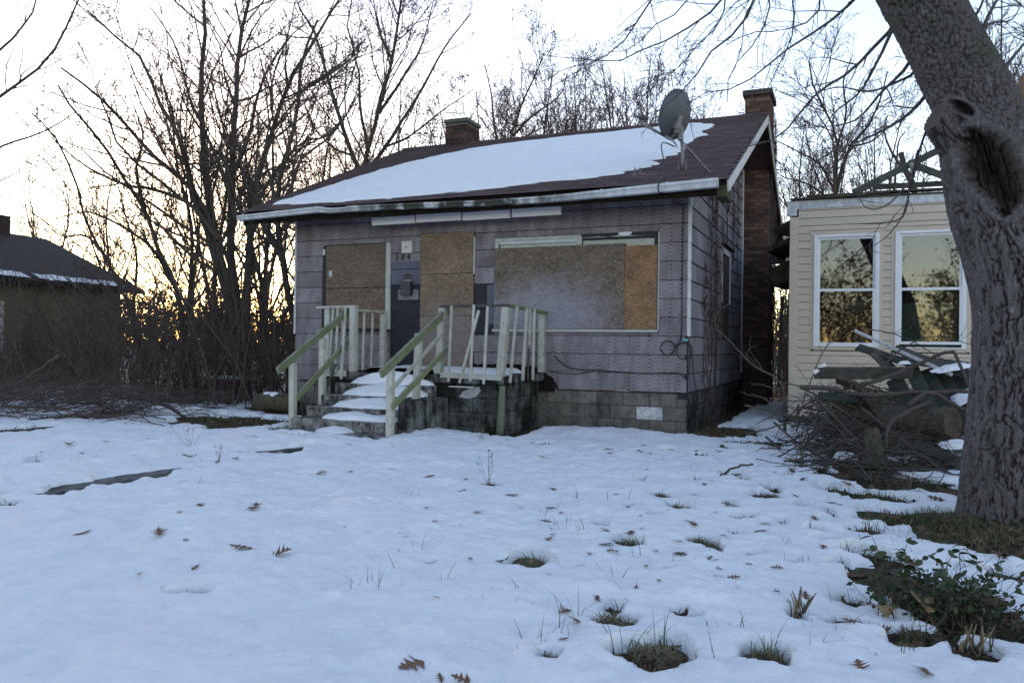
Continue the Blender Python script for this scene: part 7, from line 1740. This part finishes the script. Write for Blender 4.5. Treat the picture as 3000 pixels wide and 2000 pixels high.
for i, (x, y, lab) in enumerate(((2848, 1905, 'rotten grey stump splinters at the foot of the shrub'), (2342, 1800, 'broken dry weed stalks standing in the snow left of the shrub'))):
    g = ground_at(x, y, .02); t = thing('dry_stalks', lab, 'plant', tuple(g)); m = 16
    for k in range(m):
        p = g + np.r_[rng.normal(0, .035 if i == 0 else .016, 2), 0]; q = p + np.r_[rng.normal(0, .03, 2), rng.uniform(.05, .13)]
        tube('stalk', [p, (p + q) / 2 + np.r_[rng.normal(0, .006, 2), 0], q], rng.uniform(.003, .010), .002, STRAWM if k % 2 else DECAY, t, 4, 4)
yb_ = side_at(905, 1180, -5.05); yb_[2] = 0.02
yu = thing('yucca_plant', 'spiky dark green yucca behind the left stair railing', 'plant', tuple(yb_))
for k in range(46):
    a = rng.uniform(0, 6.283); e = rng.uniform(.35, 1.45); L = rng.uniform(.35, .62); d = np.array([math.cos(a) * math.cos(e), math.sin(a) * math.cos(e), math.sin(e)]); s = norm(np.cross(d, (0, 0, 1.)))
    ts = np.linspace(0, 1, 6); pts = yb_ + d * (L * ts)[:, None] - np.array([0, 0, 1.]) * (.10 * ts ** 2 * math.cos(e))[:, None]; w = .018 * (1 - ts ** 2) + .001
    V = np.stack([pts - s * w[:, None], pts + [0, 0, -.004], pts + s * w[:, None]], 1).reshape(-1, 3)
    obj('blade', V, [np.array([(i * 3 + q, i * 3 + q + 1, i * 3 + q + 4, i * 3 + q + 3) for i in range(5) for q in (0, 1)])], YUCCA, yu, True)
# dry weeds standing in the snow
for i, (x, y, h, lab) in enumerate(((1435, 1418, .26, 'dry seed-headed weed on the small dark clump in mid snow'), (1411, 1290, .22, 'pair of thin dry stalks in the snow before the porch'), (560, 1320, .34, 'thin dry weed stalks among leaves on the left snow'), (640, 1352, .16, 'low brown weed sprig by the cleared walk'), (2550, 1560, .12, 'short weed at the edge of the grass left of the trunk'), (2660, 1440, .22, 'dry grass spray in front of the brush pile'), (265, 1240, .2, 'brown weed sprig on the left snow mound'), (850, 1275, .14, 'reddish weeds at the left end of the lowest step'))):
    g = ground_at(x, y, .05); t = thing('dry_weed', lab, 'weed', tuple(g), 'dry weeds in the snow')
    for k in range(6):
        q = g + np.r_[rng.normal(0, h * .22, 2), h * rng.uniform(.6, 1.1)]; p = g + np.r_[rng.normal(0, .015, 2), -.02]
        st_ = tube('stalk', [p, p + (q - p) * .6 + np.r_[rng.normal(0, .01, 2), 0], q], .0022, .0012, STRAWM if k % 2 else BARKRED, t, 4, 6)
        if k < 4: obj('seed_head', *leaf_cards(q + rng.normal(0, .012, (7, 3)), .008, rng), LITTERM, t)
# rubbish under the trees, left of the house
rb = at(672, 1105, 17.0)
tt_ = thing('storage_tub', 'dark plastic tub capped with snow by the many-trunked tree', 'tub', (rb[0], rb[1], 0)); box('body', rb[0] - .45, rb[0] + .4, rb[1] - .3, rb[1] + .3, 0, .42, simple('tub_dark', (.03, .035, .06), (.06, .06, .085), 4, .5), tt_, .04); box('lid', rb[0] - .48, rb[0] + .43, rb[1] - .33, rb[1] + .33, .42, .48, simple('tub_lid', (.10, .05, .06), (.16, .09, .10), 4, .5), tt_, .02); box('snow_cap', rb[0] - .40, rb[0] + .36, rb[1] - .28, rb[1] + .28, .48, .53, SNOW, tt_, .03)
rb = at(640, 1138, 16.0); tag(box('cinder_block', rb[0] - .3, rb[0] + .25, rb[1] - .15, rb[1] + .15, 0, .28, BLOCK, None, .02), 'grey block lying at the foot of the many-trunked tree', 'block')
rb = at(812, 1118, 14.0); rb[2] = .05
mt_ = thing('rolled_mat', 'rolled brown mat with snow on it left of the steps', 'mat', tuple(rb))
a_, b_ = rb + [-.55, .1, .13], rb + [.45, -.05, .13]
V, Fq = tubes(resample([a_, (a_ + b_) / 2 + [0, 0, .03], b_], 12)[None], np.r_[.10, .15, .17, .17, .16, .17, .16, .17, .17, .16, .14, .10][None], 14, True); obj('roll', V, Fq, simple('mat_brown', (.06, .05, .03), (.12, .10, .06), 8, .9), mt_, True)
V, Fq = tubes(resample([a_ + [.1, 0, .10], b_ + [-.3, 0, .12]], 10)[None], np.r_[.02, .07, .09, .10, .09, .09, .10, .09, .06, .02][None], 12, True); obj('snow_cap', V, Fq, SNOW, mt_, True)
box('tarp_edge', rb[0] - .5, rb[0] + .1, rb[1] + .12, rb[1] + .35, .24, .30, simple('tarp_blue', (.03, .08, .11), (.05, .12, .15), 4, .6), mt_, .02)
rb = at(470, 1148, 15.5); tag(tube('red_can', [(rb[0], rb[1], .02), (rb[0], rb[1], .2)], .12, .11, simple('can_red', (.16, .02, .02), (.22, .03, .03), 4, .5), None, 14, 4), 'small red can half hidden at the foot of the thicket', 'can')
